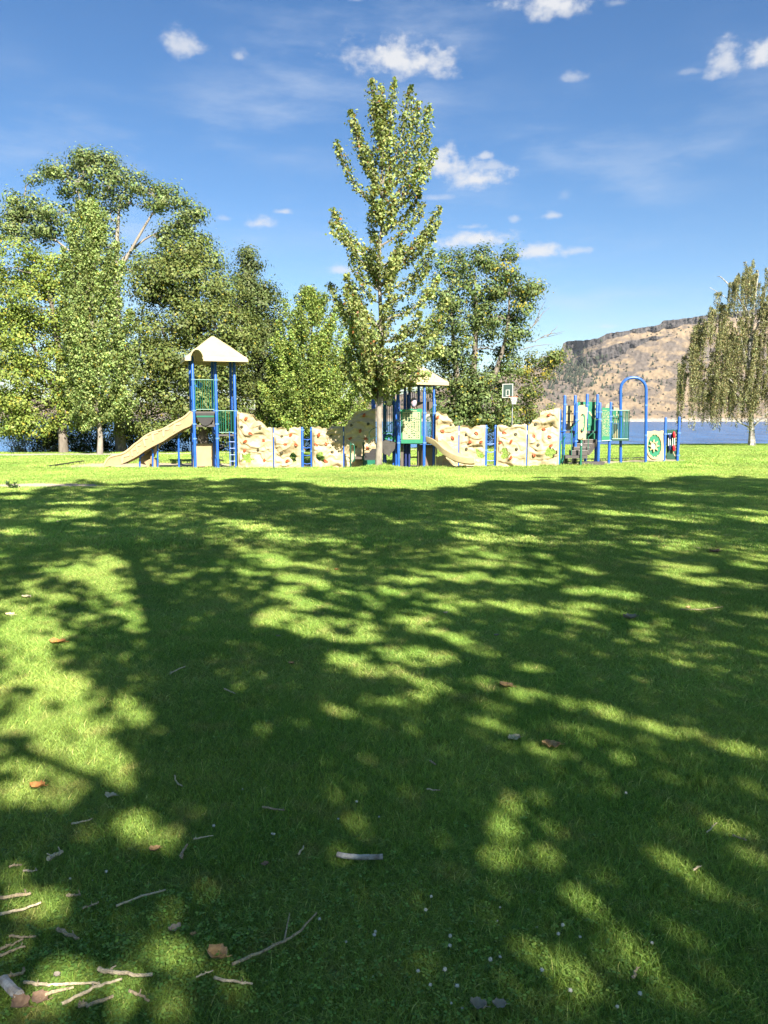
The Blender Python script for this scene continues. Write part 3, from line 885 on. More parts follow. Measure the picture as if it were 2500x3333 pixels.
Ys = 55.5
clump_tree('small_tree', 'low scraggly tree with yellow leaves behind the basketball hoop', foot_at(1720, Ys),
           [(rooted(1720, Ys, (1716, 1380), (1720, 1300), (1735, 1210), (1770, 1160)), [.14, .12, .1, .07, .02])],
           cl(Ys, [(1765, 1165, 55, 22, 10, 0), (1805, 1160, 26, 24, 5, 0), (1700, 1190, 50, 34, 9, 0), (1730, 1225, 60, 26, 9, 0), (1710, 1270, 60, 36, 12, 0), (1680, 1330, 60, 45, 14, 0), (1760, 1340, 60, 40, 12, 0), (1790, 1390, 45, 30, 6, 0), (1690, 1385, 70, 25, 10, 0), (1800, 1190, 34, 14, 3, 0)]),
           leaf=.17, per=76, sub_r=.5, base_tint=(.10, .13, .035), spread=.35, bark=bark_grey, seed=26, yellow_map=lambda px, py: .5 if 1190 < py < 1245 and px > 1700 else .12)


# weeping birch at the right edge
def weeping_birch():
    Yb = 57.0
    rr = random.Random(31); r = np.random.default_rng(31)
    f = foot_at(2447, Yb)
    t = thing('weeping_birch', 'weeping birch with white trunk and drooping olive foliage at right edge', 'tree', f)
    tk = MB()
    main = [f] + [W(px, py, Yb) for px, py in ((2447, 1400), (2444, 1330), (2438, 1230), (2440, 1130), (2452, 1030), (2462, 940), (2470, 880))]
    stems = [(main, [.30, .20, .16, .12, .09, .06, .04, .02])]
    for p in ([(2447, 1395), (2400, 1370), (2380, 1340)], [(2450, 1390), (2500, 1340), (2560, 1260), (2600, 1150)], [(2440, 1240), (2412, 1100), (2395, 1030), (2375, 980), (2310, 935)],
              [(2440, 1130), (2480, 1020), (2510, 940)], [(2444, 1330), (2370, 1230), (2290, 1225), (2230, 1260)], [(2440, 1200), (2360, 1120), (2300, 1080), (2255, 1075)], [(2450, 1050), (2400, 960), (2350, 905), (2335, 900)],
              [(2445, 1300), (2350, 1270), (2330, 1330)], [(2460, 1300), (2560, 1200), (2640, 1180)], [(2455, 1100), (2560, 1000), (2620, 1000)], [(2430, 1170), (2330, 1160), (2250, 1180), (2225, 1230)]):
        P = [W(px, py, Yb + rr.uniform(-.8, .8) * (i > 0)) for i, (px, py) in enumerate(p)]
        stems.append((P, list(np.linspace(.07, .015, len(P)))))
    for P, R in stems:
        sp = smooth_path(P, 4); tk.tube(sp, list(np.interp(np.linspace(0, len(R) - 1, len(sp)), range(len(R)), R)), 8)
    tk.build('trunk', bark_birch, t, smooth=True)
    # drooping shoots: start points filling the crown outline, hanging 1 to 3 m
    env = [(860, 2440, 2560), (900, 2400, 2600), (950, 2330, 2640), (1000, 2330, 2660), (1060, 2262, 2690), (1110, 2250, 2700), (1160, 2240, 2710), (1200, 2215, 2720), (1260, 2212, 2730), (1320, 2216, 2720)]
    br = MB(); CC, SZ = [], []
    k = 0
    while k < 880:
        py = 862 + 448 * rr.random() ** .8
        xl = np.interp(py, [e[0] for e in env], [e[1] for e in env]); xr = np.interp(py, [e[0] for e in env], [e[2] for e in env])
        px = rr.uniform(xl, xr)
        gapn = float(vnoise(np.array([px * .016]), np.array([py * .014]), 77)[0])
        if gapn < -.14 and rr.random() < .85: continue
        if px > 2600 and rr.random() < .4: continue
        k += 1
        dep = rr.uniform(-1, 1) * 3.2 * (0.35 + .65 * min(1, (xr - xl) / 450))
        p = W(px, py, Yb + dep)
        ln = rr.uniform(.7, 2.5) * (1.1 if px < 2300 else 1)
        if py > 1180: ln = min(ln, (1392 - py) / FPX * Yb)
        if ln < .3: continue
        lean = Vector(((px - 2450) * .0012 * rr.uniform(0, 1), rr.uniform(-.1, .1), 0))
        q = [p, p + Vector((lean.x, lean.y, .05)), p + lean * 1.4 + Vector((0, 0, -ln * .4)), p + lean * 1.5 + Vector((rr.gauss(0, .05), 0, -ln))]
        sp = smooth_path(q, 3)
        br.tube(sp, [.012 - .008 * i / len(sp) for i in range(len(sp))], 3, cap=False)
        for s in range(rr.randint(1, 3)):
            m = int(64 * ln)
            tt = r.random(m)
            base = np.array([tuple(x) for x in sp]); ix = tt * (len(base) - 1); i0 = np.minimum(ix.astype(int), len(base) - 2); ff = (ix - i0)[:, None]
            c = base[i0] * (1 - ff) + base[i0 + 1] * ff
            c = c + np.array([rr.gauss(0, .07), rr.gauss(0, .07), rr.gauss(0, .15)]) + r.normal(size=(m, 3)) * np.array([.05, .05, .06])
            CC.append(c)
    br.build('branches', bark_dark, t)
    C = np.concatenate(CC)
    T = tints(len(C), (.20, .20, .095), .35, 0, .06, 31, None, bcol=(.15, .09, .04))
    leaves_mesh('crown', C, np.full(len(C), .115), T, leaf_dull, t, .1, None, .5, 31, droop=2.0)


weeping_birch()


def shrub(name, label, px, py_top, w_px, Y, tint, seed, n=40, leaf=.12, group=None, mat=None, per=80, pyb=1470):
    rr = random.Random(seed); r = np.random.default_rng(seed)
    f = foot_at(px, Y)
    f.z = gz(f.x, f.y)
    t = thing(name, label, 'shrub', f, group)
    sc = Y / FPX; hgt = max(.6, W(px, py_top, Y).z - f.z); hw = w_px * sc
    br = MB(); CC, KK = [], []
    for k in range(n):
        th = rr.uniform(0, 6.28); q = rr.random() ** .6; zz = rr.random() ** .75
        prof = math.sin(min(1, zz * .95 + .12) * math.pi) ** .6
        p = f + Vector((math.cos(th) * q * hw * prof, math.sin(th) * q * min(hw, 1.6) * prof, zz * hgt))
        if k % 2 == 0:
            a, b = wobble(f + Vector((rr.gauss(0, .1 + hw * .15), rr.gauss(0, .15), -.05)), p, .03, .006, 4, .06, rr); br.tube(a, b, 4, cap=False)
        m = int(per * rr.uniform(.6, 1.3)); CC.append(np.array(p) + r.normal(size=(m, 3)) * np.array([.28, .25, .2])); KK.append(np.full(m, rr.uniform(.8, 1.2)))
    br.build('stems', bark_grey, t)
    C = np.concatenate(CC); C[:, 2] = np.maximum(C[:, 2], ground_z(C[:, 0], C[:, 1]) + .04)
    T = tints(len(C), tint, .3, 0, 0, seed, np.concatenate(KK))
    leaves_mesh('foliage', C, np.full(len(C), leaf), T, mat or leaf_dull, t, .3, None, .5 if tint[0] > .1 else .7, seed)


shrub('willow_shrub', 'silvery grey green willow bush on the bank at far left', 62, 1345, 62, 49.5, (.17, .19, .10), 41, 60, .11)
shrub('bank_shrub', 'dark bush between the yellow green tree and the slim white trunk', 270, 1385, 45, 50.5, (.05, .075, .022), 42, 40)
shrub('bank_shrub', 'dark bush left of the dark trunk of the yellow green tree', 150, 1395, 45, 50, (.055, .08, .022), 43, 40)
shrub('bank_shrub', 'dark bush at the water, right of the thick cottonwood trunk', 500, 1400, 70, 52, (.045, .07, .022), 44, 50)
shrub('bank_shrub', 'dark bush seen through the legs of the slide tower', 720, 1410, 60, 53, (.045, .07, .02), 45, 40)
shrub('bank_shrub', 'dark low bush behind the left climbing wall', 880, 1415, 60, 54, (.05, .075, .02), 46, 40)
shrub('bank_shrub', 'dark bush below the hoop behind the climbing wall', 1640, 1395, 60, 57, (.05, .08, .022), 47, 40)
shrub('bank_shrub', 'dark bush between the grey willow bush and the dark trunk', 190, 1360, 60, 50.8, (.06, .085, .026), 61, 60)
shrub('bank_shrub', 'tall dark bush behind the slim white trunk', 335, 1365, 50, 51.2, (.055, .08, .026), 62, 55)
shrub('bank_shrub', 'dark bush right behind the foot of the slide', 430, 1375, 60, 52.3, (.055, .08, .026), 63, 55)
shrub('bank_shrub', 'dark bush left of the slide tower posts', 590, 1385, 60, 52.8, (.055, .08, .024), 64, 50)
shrub('bank_shrub', 'dark bush behind the gap between the first two climbing walls', 985, 1390, 55, 55.5, (.055, .08, .024), 65, 50)
shrub('bank_shrub', 'dark bush at the stems of the poplar', 1450, 1380, 60, 55.5, (.05, .08, .022), 48, 40)

# ------------------------------------------------------------------ the big trees over the photographer, outside the picture, that shade the lawn
OV = 2500.0 / 1659.0
# sunlit patches of the shaded lawn, given in overview pixels: (x, y, half width, half height, slant degrees, strength)
LIT = [(160, 1110, 62, 9, 0, 1), (360, 1117, 38, 8, 0, .7), (560, 1142, 90, 9, 2, .8), (500, 1128, 60, 6, 0, .6), (230, 1212, 55, 22, 10, 1), (190, 1240, 105, 26, 4, 1), (270, 1278, 75, 28, 12, 1), (80, 1262, 50, 10, 0, .7), (40, 1150, 50, 8, 0, .5),
       (40, 1310, 60, 22, 0, 1), (110, 1290, 60, 10, 5, .9), (60, 1380, 95, 60, 10, 1), (90, 1470, 110, 70, 20, 1), (120, 1560, 140, 80, 25, 1), (130, 1650, 170, 62, 10, 1), (60, 1710, 90, 34, 0, 1), (230, 1600, 70, 60, 60, .9),
       (300, 1335, 70, 14, 14, .9), (340, 1365, 40, 9, 20, .7), (335, 1300, 30, 10, 10, .8), (330, 1400, 45, 12, 10, .6), (310, 1555, 30, 12, 40, .8), (275, 1530, 40, 22, 50, .9), (380, 1470, 34, 14, 0, .7),
       (650, 1165, 90, 8, 4, .9), (560, 1200, 60, 16, 20, .7), (620, 1215, 70, 12, 6, 1), (650, 1250, 70, 14, 10, 1), (620, 1280, 44, 16, 10, .9), (660, 1305, 50, 14, 10, 1), (600, 1335, 50, 20, 0, 1), (650, 1350, 80, 14, 6, 1), (710, 1370, 70, 14, 10, 1),
       (770, 1350, 40, 10, 0, .9), (540, 1235, 34, 10, 0, .5), (800, 1380, 50, 12, 10, .8), (880, 1250, 60, 8, 2, .9), (880, 1278, 90, 9, 6, .9), (940, 1308, 70, 9, 10, .8), (900, 1345, 50, 9, 10, .7), (960, 1372, 100, 11, 18, 1), (1010, 1395, 60, 9, 16, .9),
       (740, 1430, 60, 20, 0, .6), (880, 1415, 110, 20, 6, .75), (830, 1450, 80, 20, 0, .6), (930, 1475, 60, 22, 30, .6), (860, 1510, 70, 16, 0, .5), (1140, 1440, 36, 8, 10, .9), (725, 1532, 28, 9, 0, .7), (790, 1330, 20, 10, 0, .6),
       (1040, 1478, 50, 10, 0, .6), (1060, 1525, 44, 16, 10, .8), (1130, 1500, 60, 12, 20, .7), (1210, 1515, 70, 12, 18, 1), (1310, 1535, 70, 14, 18, .9), (1400, 1562, 80, 14, 16, 1), (1500, 1590, 80, 13, 15, 1), (1600, 1615, 80, 12, 12, 1),
       (1270, 1580, 60, 14, 20, .6), (1100, 1575, 50, 12, 10, .6), (1120, 1612, 30, 8, 0, .7), (1200, 1625, 50, 12, 10, .6), (1050, 1570, 40, 30, 60, .4),
       (1100, 1740, 50, 8, 0, .6), (1120, 1715, 40, 8, 0, .5), (1085, 1785, 30, 30, 60, .5), (1096, 1848, 38, 22, 0, 1), (1190, 1840, 18, 38, 10, .9), (1240, 1905, 20, 60, -40, 1), (1300, 1890, 40, 10, 25, .4), (1420, 1850, 50, 10, 14, .8), (1490, 1885, 40, 12, 35, .9),
       (1550, 1925, 40, 12, 25, .6), (1635, 1860, 34, 26, 30, 1), (1590, 1790, 60, 12, 20, .5), (1180, 1720, 40, 10, 10, .5), (1290, 1980, 50, 16, 30, .5), (1370, 2060, 30, 36, 50, .6), (1190, 2060, 46, 30, 20, .55), (1240, 2110, 60, 20, 20, .5),
       (1480, 2020, 60, 16, 25, .5), (1480, 2150, 40, 20, 0, .7), (1640, 2070, 30, 50, 20, .9), (1200, 2170, 70, 16, 0, .6), (1560, 2110, 40, 14, 20, .4), (1630, 1990, 30, 30, 0, .5), (1100, 2120, 40, 14, 0, .3),
       (300, 1765, 50, 16, 10, .7), (330, 1800, 60, 20, 30, .6), (200, 1790, 50, 14, 0, .4), (80, 1945, 80, 30, 10, .6), (40, 1880, 50, 14, 0, .4), (360, 2040, 90, 36, 20, .75), (280, 1990, 40, 16, 40, .5), (200, 2110, 120, 34, 0, .75), (60, 2050, 60, 22, 0, .7), (330, 2150, 80, 28, 0, .7),
       (440, 1760, 50, 14, 20, .4), (480, 1900, 40, 20, 20, .25), (700, 2160, 60, 14, 0, .3), (520, 1970, 40, 14, 0, .3), (40, 2160, 60, 30, 0, .6)]
rl = random.Random(99)
for k in range(70):                      # thin sun flecks toward the right and the far edge of the shade
    x = rl.uniform(820, 1659); y = 1045 + rl.random() ** 1.0 * 300
    if x + (y - 1050) * .9 > 1050:
        LIT.append((x, y, rl.uniform(25, 85), rl.uniform(2.5, 4.5) * (1 + (y - 1045) / 190), rl.uniform(0, 12), rl.uniform(.5, 1)))
for k in range(16):
    LIT.append((rl.uniform(0, 620), rl.uniform(1050, 1135), rl.uniform(25, 60), rl.uniform(2.5, 4.5), rl.uniform(-3, 3), rl.uniform(.4, .8)))
SH_TOP = [(-600, 1050), (0, 1066), (60, 1066), (100, 1052), (180, 1040), (300, 1046), (380, 1034), (470, 1038), (520, 1030), (620, 1040), (700, 1052), (800, 1056), (900, 1054), (1000, 1050), (1100, 1036), (1200, 1034), (1300, 1030), (1420, 1036), (1500, 1026), (1659, 1032), (2300, 1020)]


def lit_map(x, y):
    """x, y: overview pixels -> 0 dark .. 1 sunlit"""
    out = np.zeros_like(x)
    for (cx, cy, hw, hh, sl, st) in LIT:
        c, s = math.cos(math.radians(sl)), math.sin(math.radians(sl))
        dx = x - cx; dy = y - cy
        u = (dx * c + dy * s) / hw; v = (-dx * s + dy * c) / hh
        out = np.maximum(out, min(1, st * (1.3 if cy < 1700 else 2.1)) * np.clip(((1.42 if cy < 1700 else 1.55) - np.sqrt(u * u + v * v)) / .8, 0, 1))
    nz = fbm(x * .022, y * .05, 5, 3)
    nf = fbm(x * .06 + y * .02, y * .16, 15, 3)
    out = np.maximum(np.clip(out * (1 + .6 * nz + 1.0 * nf), 0, 1), np.clip((out - .8) * 4, 0, 1) * (x < 340))
    top = np.interp(x, [a for a, _ in SH_TOP], [b for _, b in SH_TOP]) + 9 * vnoise(x * .03, y * 0, 6) + 9 * vnoise(x * .014, y * .22, 19)
    return np.maximum(out, np.clip((top - y) / 2.0 + .5, 0, 1))


def shade_trees():
    r = np.random.default_rng(55); rr = random.Random(55)
    def jitter(y0, y1, st):
        A, B = np.meshgrid(np.arange(-14, 16, st), np.arange(y0, y1, st), indexing='ij')
        A = (A + r.uniform(-.5, .5, A.shape) * st).ravel(); B = (B + r.uniform(-.5, .5, B.shape) * st).ravel()
        k = np.abs(A) < .58 * B + 1.6
        return A[k], B[k]
    a1, b1 = jitter(.8, 5.5, .044); a2, b2 = jitter(5.5, 11, .068); a3, b3 = jitter(11, 25.5, .088)
    gx = np.concatenate([a1, a2, a3]); gy = np.concatenate([b1, b2, b3])
    lsz = np.concatenate([np.full(len(a1), .115), np.full(len(a2), .165), np.full(len(a3), .215)])
    n = len(gx)
    gzv = lawn_z(gx, gy) + .03
    # where this bit of lawn shows in the picture
    cp, sp = math.cos(PITCH), math.sin(PITCH)
    dz = gzv - EYE
    depth = gy * cp - dz * sp; up = gy * sp + dz * cp
    ox = (1250 + FPX * gx / depth) / OV; oy = (1666.5 - FPX * up / depth) / OV
    lit = lit_map(ox, oy)
    leak = .44 * sstep(-.25, .25, fbm(gx * 1.1 + gy * .5, gy * .55, 17, 3)) * (.55 + .45 * sstep(2.5, 7, gy))
    keep = r.random(n) > np.maximum(lit * 1.08, leak)
    gx, gy, gzv, lsz = gx[keep], gy[keep], gzv[keep], lsz[keep]
    trees = [((2.45, -4.4), 13.5, 5.6), ((12.5, -3.0), 14.5, 5.6), ((-3.6, -3.6), 14.0, 5.4), ((7.2, -8.5), 12.0, 5.0), ((18.5, -5.0), 13.0, 5.5)]
    n = len(gx)
    best = np.full(n, -1); pos = np.zeros((n, 3)); score = np.full(n, 9.0)
    for ti, ((tx, ty), hc, R) in enumerate(trees):
        for tr in range(10):
            h = np.where(gy < 5.5, 3.2, 4.2) + r.random(n) * (np.interp(gy, [0, 5.5, 10, 14], [6.5, 7.2, 11, 18]) - np.where(gy < 5.5, 3.2, 4.2))
            s = h / SUN.z
            P = np.stack([gx + SUN.x * s, gy + SUN.y * s, gzv + h], 1)
            d = np.sqrt(((P[:, 0] - tx) / R) ** 2 + ((P[:, 1] - ty) / R) ** 2 + ((P[:, 2] - hc * .78) / (hc * .42)) ** 2)
            # never in view
            seen = (P[:, 2] < EYE + .72 * np.maximum(P[:, 1], 0) + 1.2) & (P[:, 1] > -.5) & (np.abs(P[:, 0]) < .62 * P[:, 1] + 1.2)
            d = np.where(seen, 99, d + r.uniform(0, .35, n))
            better = d < score
            score = np.where(better, d, score); best = np.where(better, ti, best); pos[better] = P[better]
    labels = ['big shade tree behind the photographer, a little to the right', 'spreading shade tree to the right of the lawn, outside the picture', 'shade tree behind the photographer on the left', 'smaller shade tree farthest behind the photographer', 'shade tree farthest to the right outside the picture']
    for ti, ((tx, ty), hc, R) in enumerate(trees):
        sel = (best == ti) & (score < 3.2)
        if sel.sum() < 50: continue
        C = pos[sel]
        t = thing('shade_tree', labels[ti], 'tree', (tx, ty, gz(tx, ty) - .05), 'shade trees behind the camera')
        tk = MB(); fz = gz(tx, ty) - .05
        tp = [(tx, ty, fz), (tx + .05, ty, fz + 1.5), (tx - .05, ty + .1, fz + 4), (tx, ty, fz + hc * .75), (tx, ty, fz + hc)]
        tk.tube(smooth_path(tp, 3), list(np.interp(np.linspace(0, 4, 13), range(5), [.38, .28, .24, .14, .04])), 10)
        tk.build('trunk', bark_grey, t, smooth=True)
        br = MB()
        for k in range(15):
            c = C[rr.randrange(len(C))]
            hor = math.hypot(c[0] - tx, c[1] - ty)
            z0 = min(max(fz + 3.2, c[2] - hor * .7), fz + hc)
            a, b = wobble((tx, ty, z0), c, .05, .01, 5, .05, rr); br.tube(a, b, 5, cap=False)
        br.build('branches', bark_grey, t)
        T = tints(len(C), (.12, .19, .045), .25, .03, 0, 60 + ti)
        leaves_mesh('crown', C, lsz[sel], T, leaf_material('leaf_thin', .6), t, 0, np.tile(np.array(SUN), (len(C), 1)) * 1.9, .85, 60 + ti)


shade_trees()

# ------------------------------------------------------------------ grass
def grass_material():
    m = bpy.data.materials.new('grass_blade'); m.use_nodes = True
    nt = m.node_tree; N, L = nt.nodes, nt.links; b = N['Principled BSDF']; out = N['Material Output']
    geo = N.new('ShaderNodeNewGeometry')
    n1 = N.new('ShaderNodeTexNoise'); n1.inputs['Scale'].default_value = .8; n1.inputs['Detail'].default_value = 5; L.new(geo.outputs['Position'], n1.inputs['Vector'])
    n2 = N.new('ShaderNodeTexNoise'); n2.inputs['Scale'].default_value = 4.5; n2.inputs['Detail'].default_value = 3; L.new(geo.outputs['Position'], n2.inputs['Vector'])
    at = N.new('ShaderNodeAttribute'); at.attribute_name = 'tint'
    a = N.new('ShaderNodeMix'); a.data_type = 'RGBA'; r1 = N.new('ShaderNodeMapRange'); r1.inputs[1].default_value = .35; r1.inputs[2].default_value = .65; L.new(n1.outputs[0], r1.inputs[0]); L.new(r1.outputs[0], a.inputs[0])
    a.inputs[6].default_value = (.205, .345, .072, 1); a.inputs[7].default_value = (.31, .415, .105, 1)
    c = N.new('ShaderNodeMix'); c.data_type = 'RGBA'; r2 = N.new('ShaderNodeMapRange'); r2.inputs[1].default_value = .55; r2.inputs[2].default_value = .75; L.new(n2.outputs[0], r2.inputs[0]); L.new(r2.outputs[0], c.inputs[0])
    L.new(a.outputs[2], c.inputs[6]); c.inputs[7].default_value = (.36, .39, .13, 1)
    n3 = N.new('ShaderNodeTexNoise'); n3.inputs['Scale'].default_value = .22; n3.inputs['Detail'].default_value = 4; L.new(geo.outputs['Position'], n3.inputs['Vector'])
    r3 = N.new('ShaderNodeMapRange'); r3.inputs[1].default_value = .35; r3.inputs[2].default_value = .65; r3.inputs[3].default_value = .80; r3.inputs[4].default_value = 1.14; L.new(n3.outputs[0], r3.inputs[0])
    c3 = N.new('ShaderNodeMix'); c3.data_type = 'RGBA'; c3.blend_type = 'MULTIPLY'; c3.inputs[0].default_value = 1; L.new(c.outputs[2], c3.inputs[6]); L.new(r3.outputs[0], c3.inputs[7])
    d = N.new('ShaderNodeMix'); d.data_type = 'RGBA'; d.blend_type = 'MULTIPLY'; d.inputs[0].default_value = 1; L.new(c3.outputs[2], d.inputs[6]); L.new(at.outputs['Color'], d.inputs[7])
    L.new(d.outputs[2], b.inputs['Base Color']); b.inputs['Roughness'].default_value = .5; b.inputs['Specular IOR Level'].default_value = .25
    tr = N.new('ShaderNodeBsdfTranslucent'); g = N.new('ShaderNodeMix'); g.data_type = 'RGBA'; g.blend_type = 'MULTIPLY'; g.inputs[0].default_value = 1
    L.new(d.outputs[2], g.inputs[6]); g.inputs[7].default_value = (1.3, 1.4, .7, 1); L.new(g.outputs[2], tr.inputs['Color'])
    mx = N.new('ShaderNodeMixShader'); mx.inputs[0].default_value = .35; L.new(b.outputs[0], mx.inputs[1]); L.new(tr.outputs[0], mx.inputs[2]); L.new(mx.outputs[0], out.inputs[0])
    return m


GRASS = grass_material()


def grass_nodes():
    ng = bpy.data.node_groups.new('grass_spread', 'GeometryNodeTree')
    ng.interface.new_socket('Geometry', in_out='INPUT', socket_type='NodeSocketGeometry')
    ng.interface.new_socket('Geometry', in_out='OUTPUT', socket_type='NodeSocketGeometry')
    N, L = ng.nodes, ng.links
    gi = N.new('NodeGroupInput'); go = N.new('NodeGroupOutput')

    def named(nm, ty):
        n = N.new('GeometryNodeInputNamedAttribute'); n.data_type = ty; n.inputs[0].default_value = nm; return n.outputs[0]

    sep = N.new('GeometryNodeSeparateGeometry'); sep.domain = 'POINT'
    L.new(gi.outputs[0], sep.inputs[0]); 
    cmp = N.new('FunctionNodeCompare'); cmp.data_type = 'FLOAT'; cmp.operation = 'GREATER_THAN'; L.new(named('is_seed', 'FLOAT'), cmp.inputs[0]); cmp.inputs[1].default_value = .5
    L.new(cmp.outputs[0], sep.inputs[1])
    mp = N.new('GeometryNodeMeshToPoints'); L.new(sep.outputs[0], mp.inputs[0])
    io = N.new('GeometryNodeInstanceOnPoints'); L.new(mp.outputs[0], io.inputs[0]); L.new(sep.outputs[1], io.inputs[2])
    cx = N.new('ShaderNodeCombineXYZ'); L.new(named('spin', 'FLOAT'), cx.inputs[2])
    sc = N.new('ShaderNodeCombineXYZ'); L.new(named('wide', 'FLOAT'), sc.inputs[0]); L.new(named('wide', 'FLOAT'), sc.inputs[1]); L.new(named('tall', 'FLOAT'), sc.inputs[2])
    L.new(cx.outputs[0], io.inputs['Rotation']); L.new(sc.outputs[0], io.inputs['Scale'])
    L.new(io.outputs[0], go.inputs[0])
    return ng


GRASS_NODES = grass_nodes()


def density_ok(x, y, margin=0.0):
    ok = (pit_mask(x, y) < .5) & (y < edge_y(x) + 3.0)
    cy = np.interp(x, [-40, -20, -5, 4, 9, 12.5], [41.5, 44.5, 49, 54.0, 56.2, 57.4])
    ok &= ~((np.abs(y - cy) < 1.0) & (x < 12.5))
    # bare patch
    ix = np.clip(np.searchsorted(GX[:, 0], x), 0, GX.shape[0] - 1); iy = np.clip(np.searchsorted(GY[0], y), 0, GX.shape[1] - 1)
    ok &= np.random.default_rng(3).random(len(x)) > GDIRT[ix, iy] * 1.15
    return ok


def grass_patch(label, x, y, blades, radius, height, width, seed, wide=(.85, 1.2), tall=(.7, 1.25), lean=.55, pale=.06):
    r = np.random.default_rng(seed)
    ok = density_ok(x, y); x = x[ok]; y = y[ok]
    z = ground_z(x, y)
    V, F, T = [], [], []
    for k in range(blades):
        a = r.uniform(0, 6.283); q = radius * math.sqrt(r.random())
        bx, by = q * math.cos(a), q * math.sin(a)
        th = r.uniform(0, 6.283) if r.random() < .7 else r.normal(2.3, .9)      # a mown lawn leans loosely one way
        h = height * r.uniform(.45, 1.25); ln = h * lean * r.uniform(.3, 2.2)
        dx, dy = math.cos(th), math.sin(th)
        ta = r.uniform(0, 6.283); sx, sy = math.cos(ta) * width / 2, math.sin(ta) * width / 2
        n = len(V)
        V += [(bx - sx, by - sy, -.01), (bx + sx, by + sy, -.01), (bx + dx * ln * .35 - sx * .8, by + dy * ln * .35 - sy * .8, h * .6), (bx + dx * ln * .35 + sx * .8, by + dy * ln * .35 + sy * .8, h * .6),
              (bx + dx * ln, by + dy * ln, h * .95)]
        F += [(n, n + 1, n + 3, n + 2), (n + 2, n + 3, n + 4)]
        g = r.uniform(.5, 1.5)
        c = (g * r.uniform(.9, 1.15), g, g * r.uniform(.8, 1.1))
        if r.random() < pale: c = (g * 2.2, g * 1.5, g * 2.2)
        T += [c] * 5
    nb = len(V)
    me = bpy.data.meshes.new('grass')
    me.from_pydata(V + list(zip(x.tolist(), y.tolist(), z.tolist())), [], F)
    n = len(x); tot = nb + n

    def put(nm, blade_val, seed_val):
        a = me.attributes.new(nm, 'FLOAT', 'POINT'); arr = np.full(tot, blade_val, np.float32); arr[nb:] = seed_val; a.data.foreach_set('value', arr)

    put('is_seed', 0, 1); put('spin', 0, r.uniform(0, 6.283, n)); put('wide', 1, r.uniform(*wide, n)); put('tall', 1, r.uniform(*tall, n) * (1 + .5 * fbm(x * .9, y * .9, 33, 3)))
    a = me.attributes.new('tint', 'FLOAT_COLOR', 'POINT'); arr = np.ones((tot, 4), np.float32); arr[:nb, :3] = np.array(T); a.data.foreach_set('color', arr.ravel())
    o = link_mesh('grass', me, GRASS)
    md = o.modifiers.new('spread', 'NODES'); md.node_group = GRASS_NODES
    tag(o, label, 'grass', None, 'stuff')
    return o


def scatter(n, y0, y1, slope, margin, seed, power=1.0):
    r = np.random.default_rng(seed)
    y = y0 + (y1 - y0) * np.sqrt(r.random(n) * (1 - (y0 / y1) ** 2) + (y0 / y1) ** 2) if power == 1 else y0 + (y1 - y0) * r.random(n)
    y = np.clip(y, y0, y1)
    x = r.uniform(-1, 1, n) * (slope * y + margin)
    return x, y


x, y = scatter(4600, 1.2, 4.6, .55, 1.0, 1, 0)
grass_patch('fine blades of lawn grass nearest the camera', x, y, 190, .11, .034, .0026, 2, lean=.85, pale=.035)
x, y = scatter(9000, 4.4, 10.5, .55, .8, 3, 0)
grass_patch('lawn grass in the shaded middle of the lawn', x, y, 180, .17, .038, .0042, 4, lean=.8, pale=.04)
x, y = scatter(11000, 10, 31.9, .55, 1.0, 5, 0)
grass_patch('lawn grass reaching to the play equipment', x, y, 220, .38, .055, .011, 6)
x, y = scatter(9000, 31, 70, .62, 4.0, 7, 0)
grass_patch('far lawn grass behind the play equipment', x, y, 220, .75, .07, .026, 8)
# longer tufts round the maple foot and along the edges of the sand
r = np.random.default_rng(70)
tx = np.concatenate([r.normal(-.12, .42, 130), r.uniform(-14.2, 14.3, 900), r.uniform(9, 14.8, 160), r.uniform(-14.3, -13.2, 60), r.uniform(5.5, 14.5, 160)])
ty = np.concatenate([r.normal(30.2, .30, 130), np.zeros(900), r.uniform(33.4, 35.6, 160), r.uniform(31.3, 33, 60), r.uniform(41.2, 42.2, 160)])
ty[130:1030] = np.interp(tx[130:1030], [-14, -8, 0, 6, 9, 14], [31.3, 31.4, 31.5, 31.9, 32.9, 34.6]) - r.uniform(0.02, .5, 900)
ty[-160:] = np.interp(tx[-160:], [5.5, 9, 14], [35.6, 36.7, 38.5]) + r.uniform(0, .5, 160)
grass_patch('longer grass tufts along the edge of the sand', tx, ty, 34, .12, .095, .010, 71, tall=(.5, 1.5), lean=.5, pale=.12)
# ================================================================== PLAY EQUIPMENT
blue = material('blue_paint', (.011, .07, .32), .35, .18, 6, (.016, .09, .36), .05, 30, spec=.5)
green = material('green_paint', (.009, .115, .068), .4, .15, 6, None, 0, spec=.5)
dgreen = material('dark_green_plastic', (.010, .055, .032), .5, .2, 5)
gplast = material('green_plastic', (.014, .15, .078), .5, .15, 4, (.02, .17, .095), .05, 30)
cream = material('cream_plastic', (.42, .34, .19), .55, .22, 2.2, (.34, .26, .145), .1, 30)
cream2 = material('cream_rock_plastic', (.375, .305, .185), .6, .28, 2.6, (.31, .245, .145), .25, 35)
cream_roof = material('cream_roof_plastic', (.41, .345, .205), .55, .2, 1.6, (.36, .295, .17), .1, 30)
tan = material('tan_plastic', (.31, .235, .135), .5, .25, 2.5, (.26, .19, .105), .1, 30)
brown = material('brown_plastic', (.095, .075, .06), .55, .25, 4)
black = material('black_plastic', (.028, .026, .027), .5, .2, 5)
deckm = material('grey_coated_steel', (.075, .065, .062), .6, .3, 6, None, .2, 60)
rust = material('orange_hold', (.30, .07, .018), .5, .35, 9, (.20, .045, .014), .2, 40)
olive = material('dark_olive_hold', (.055, .05, .025), .55, .3, 9)
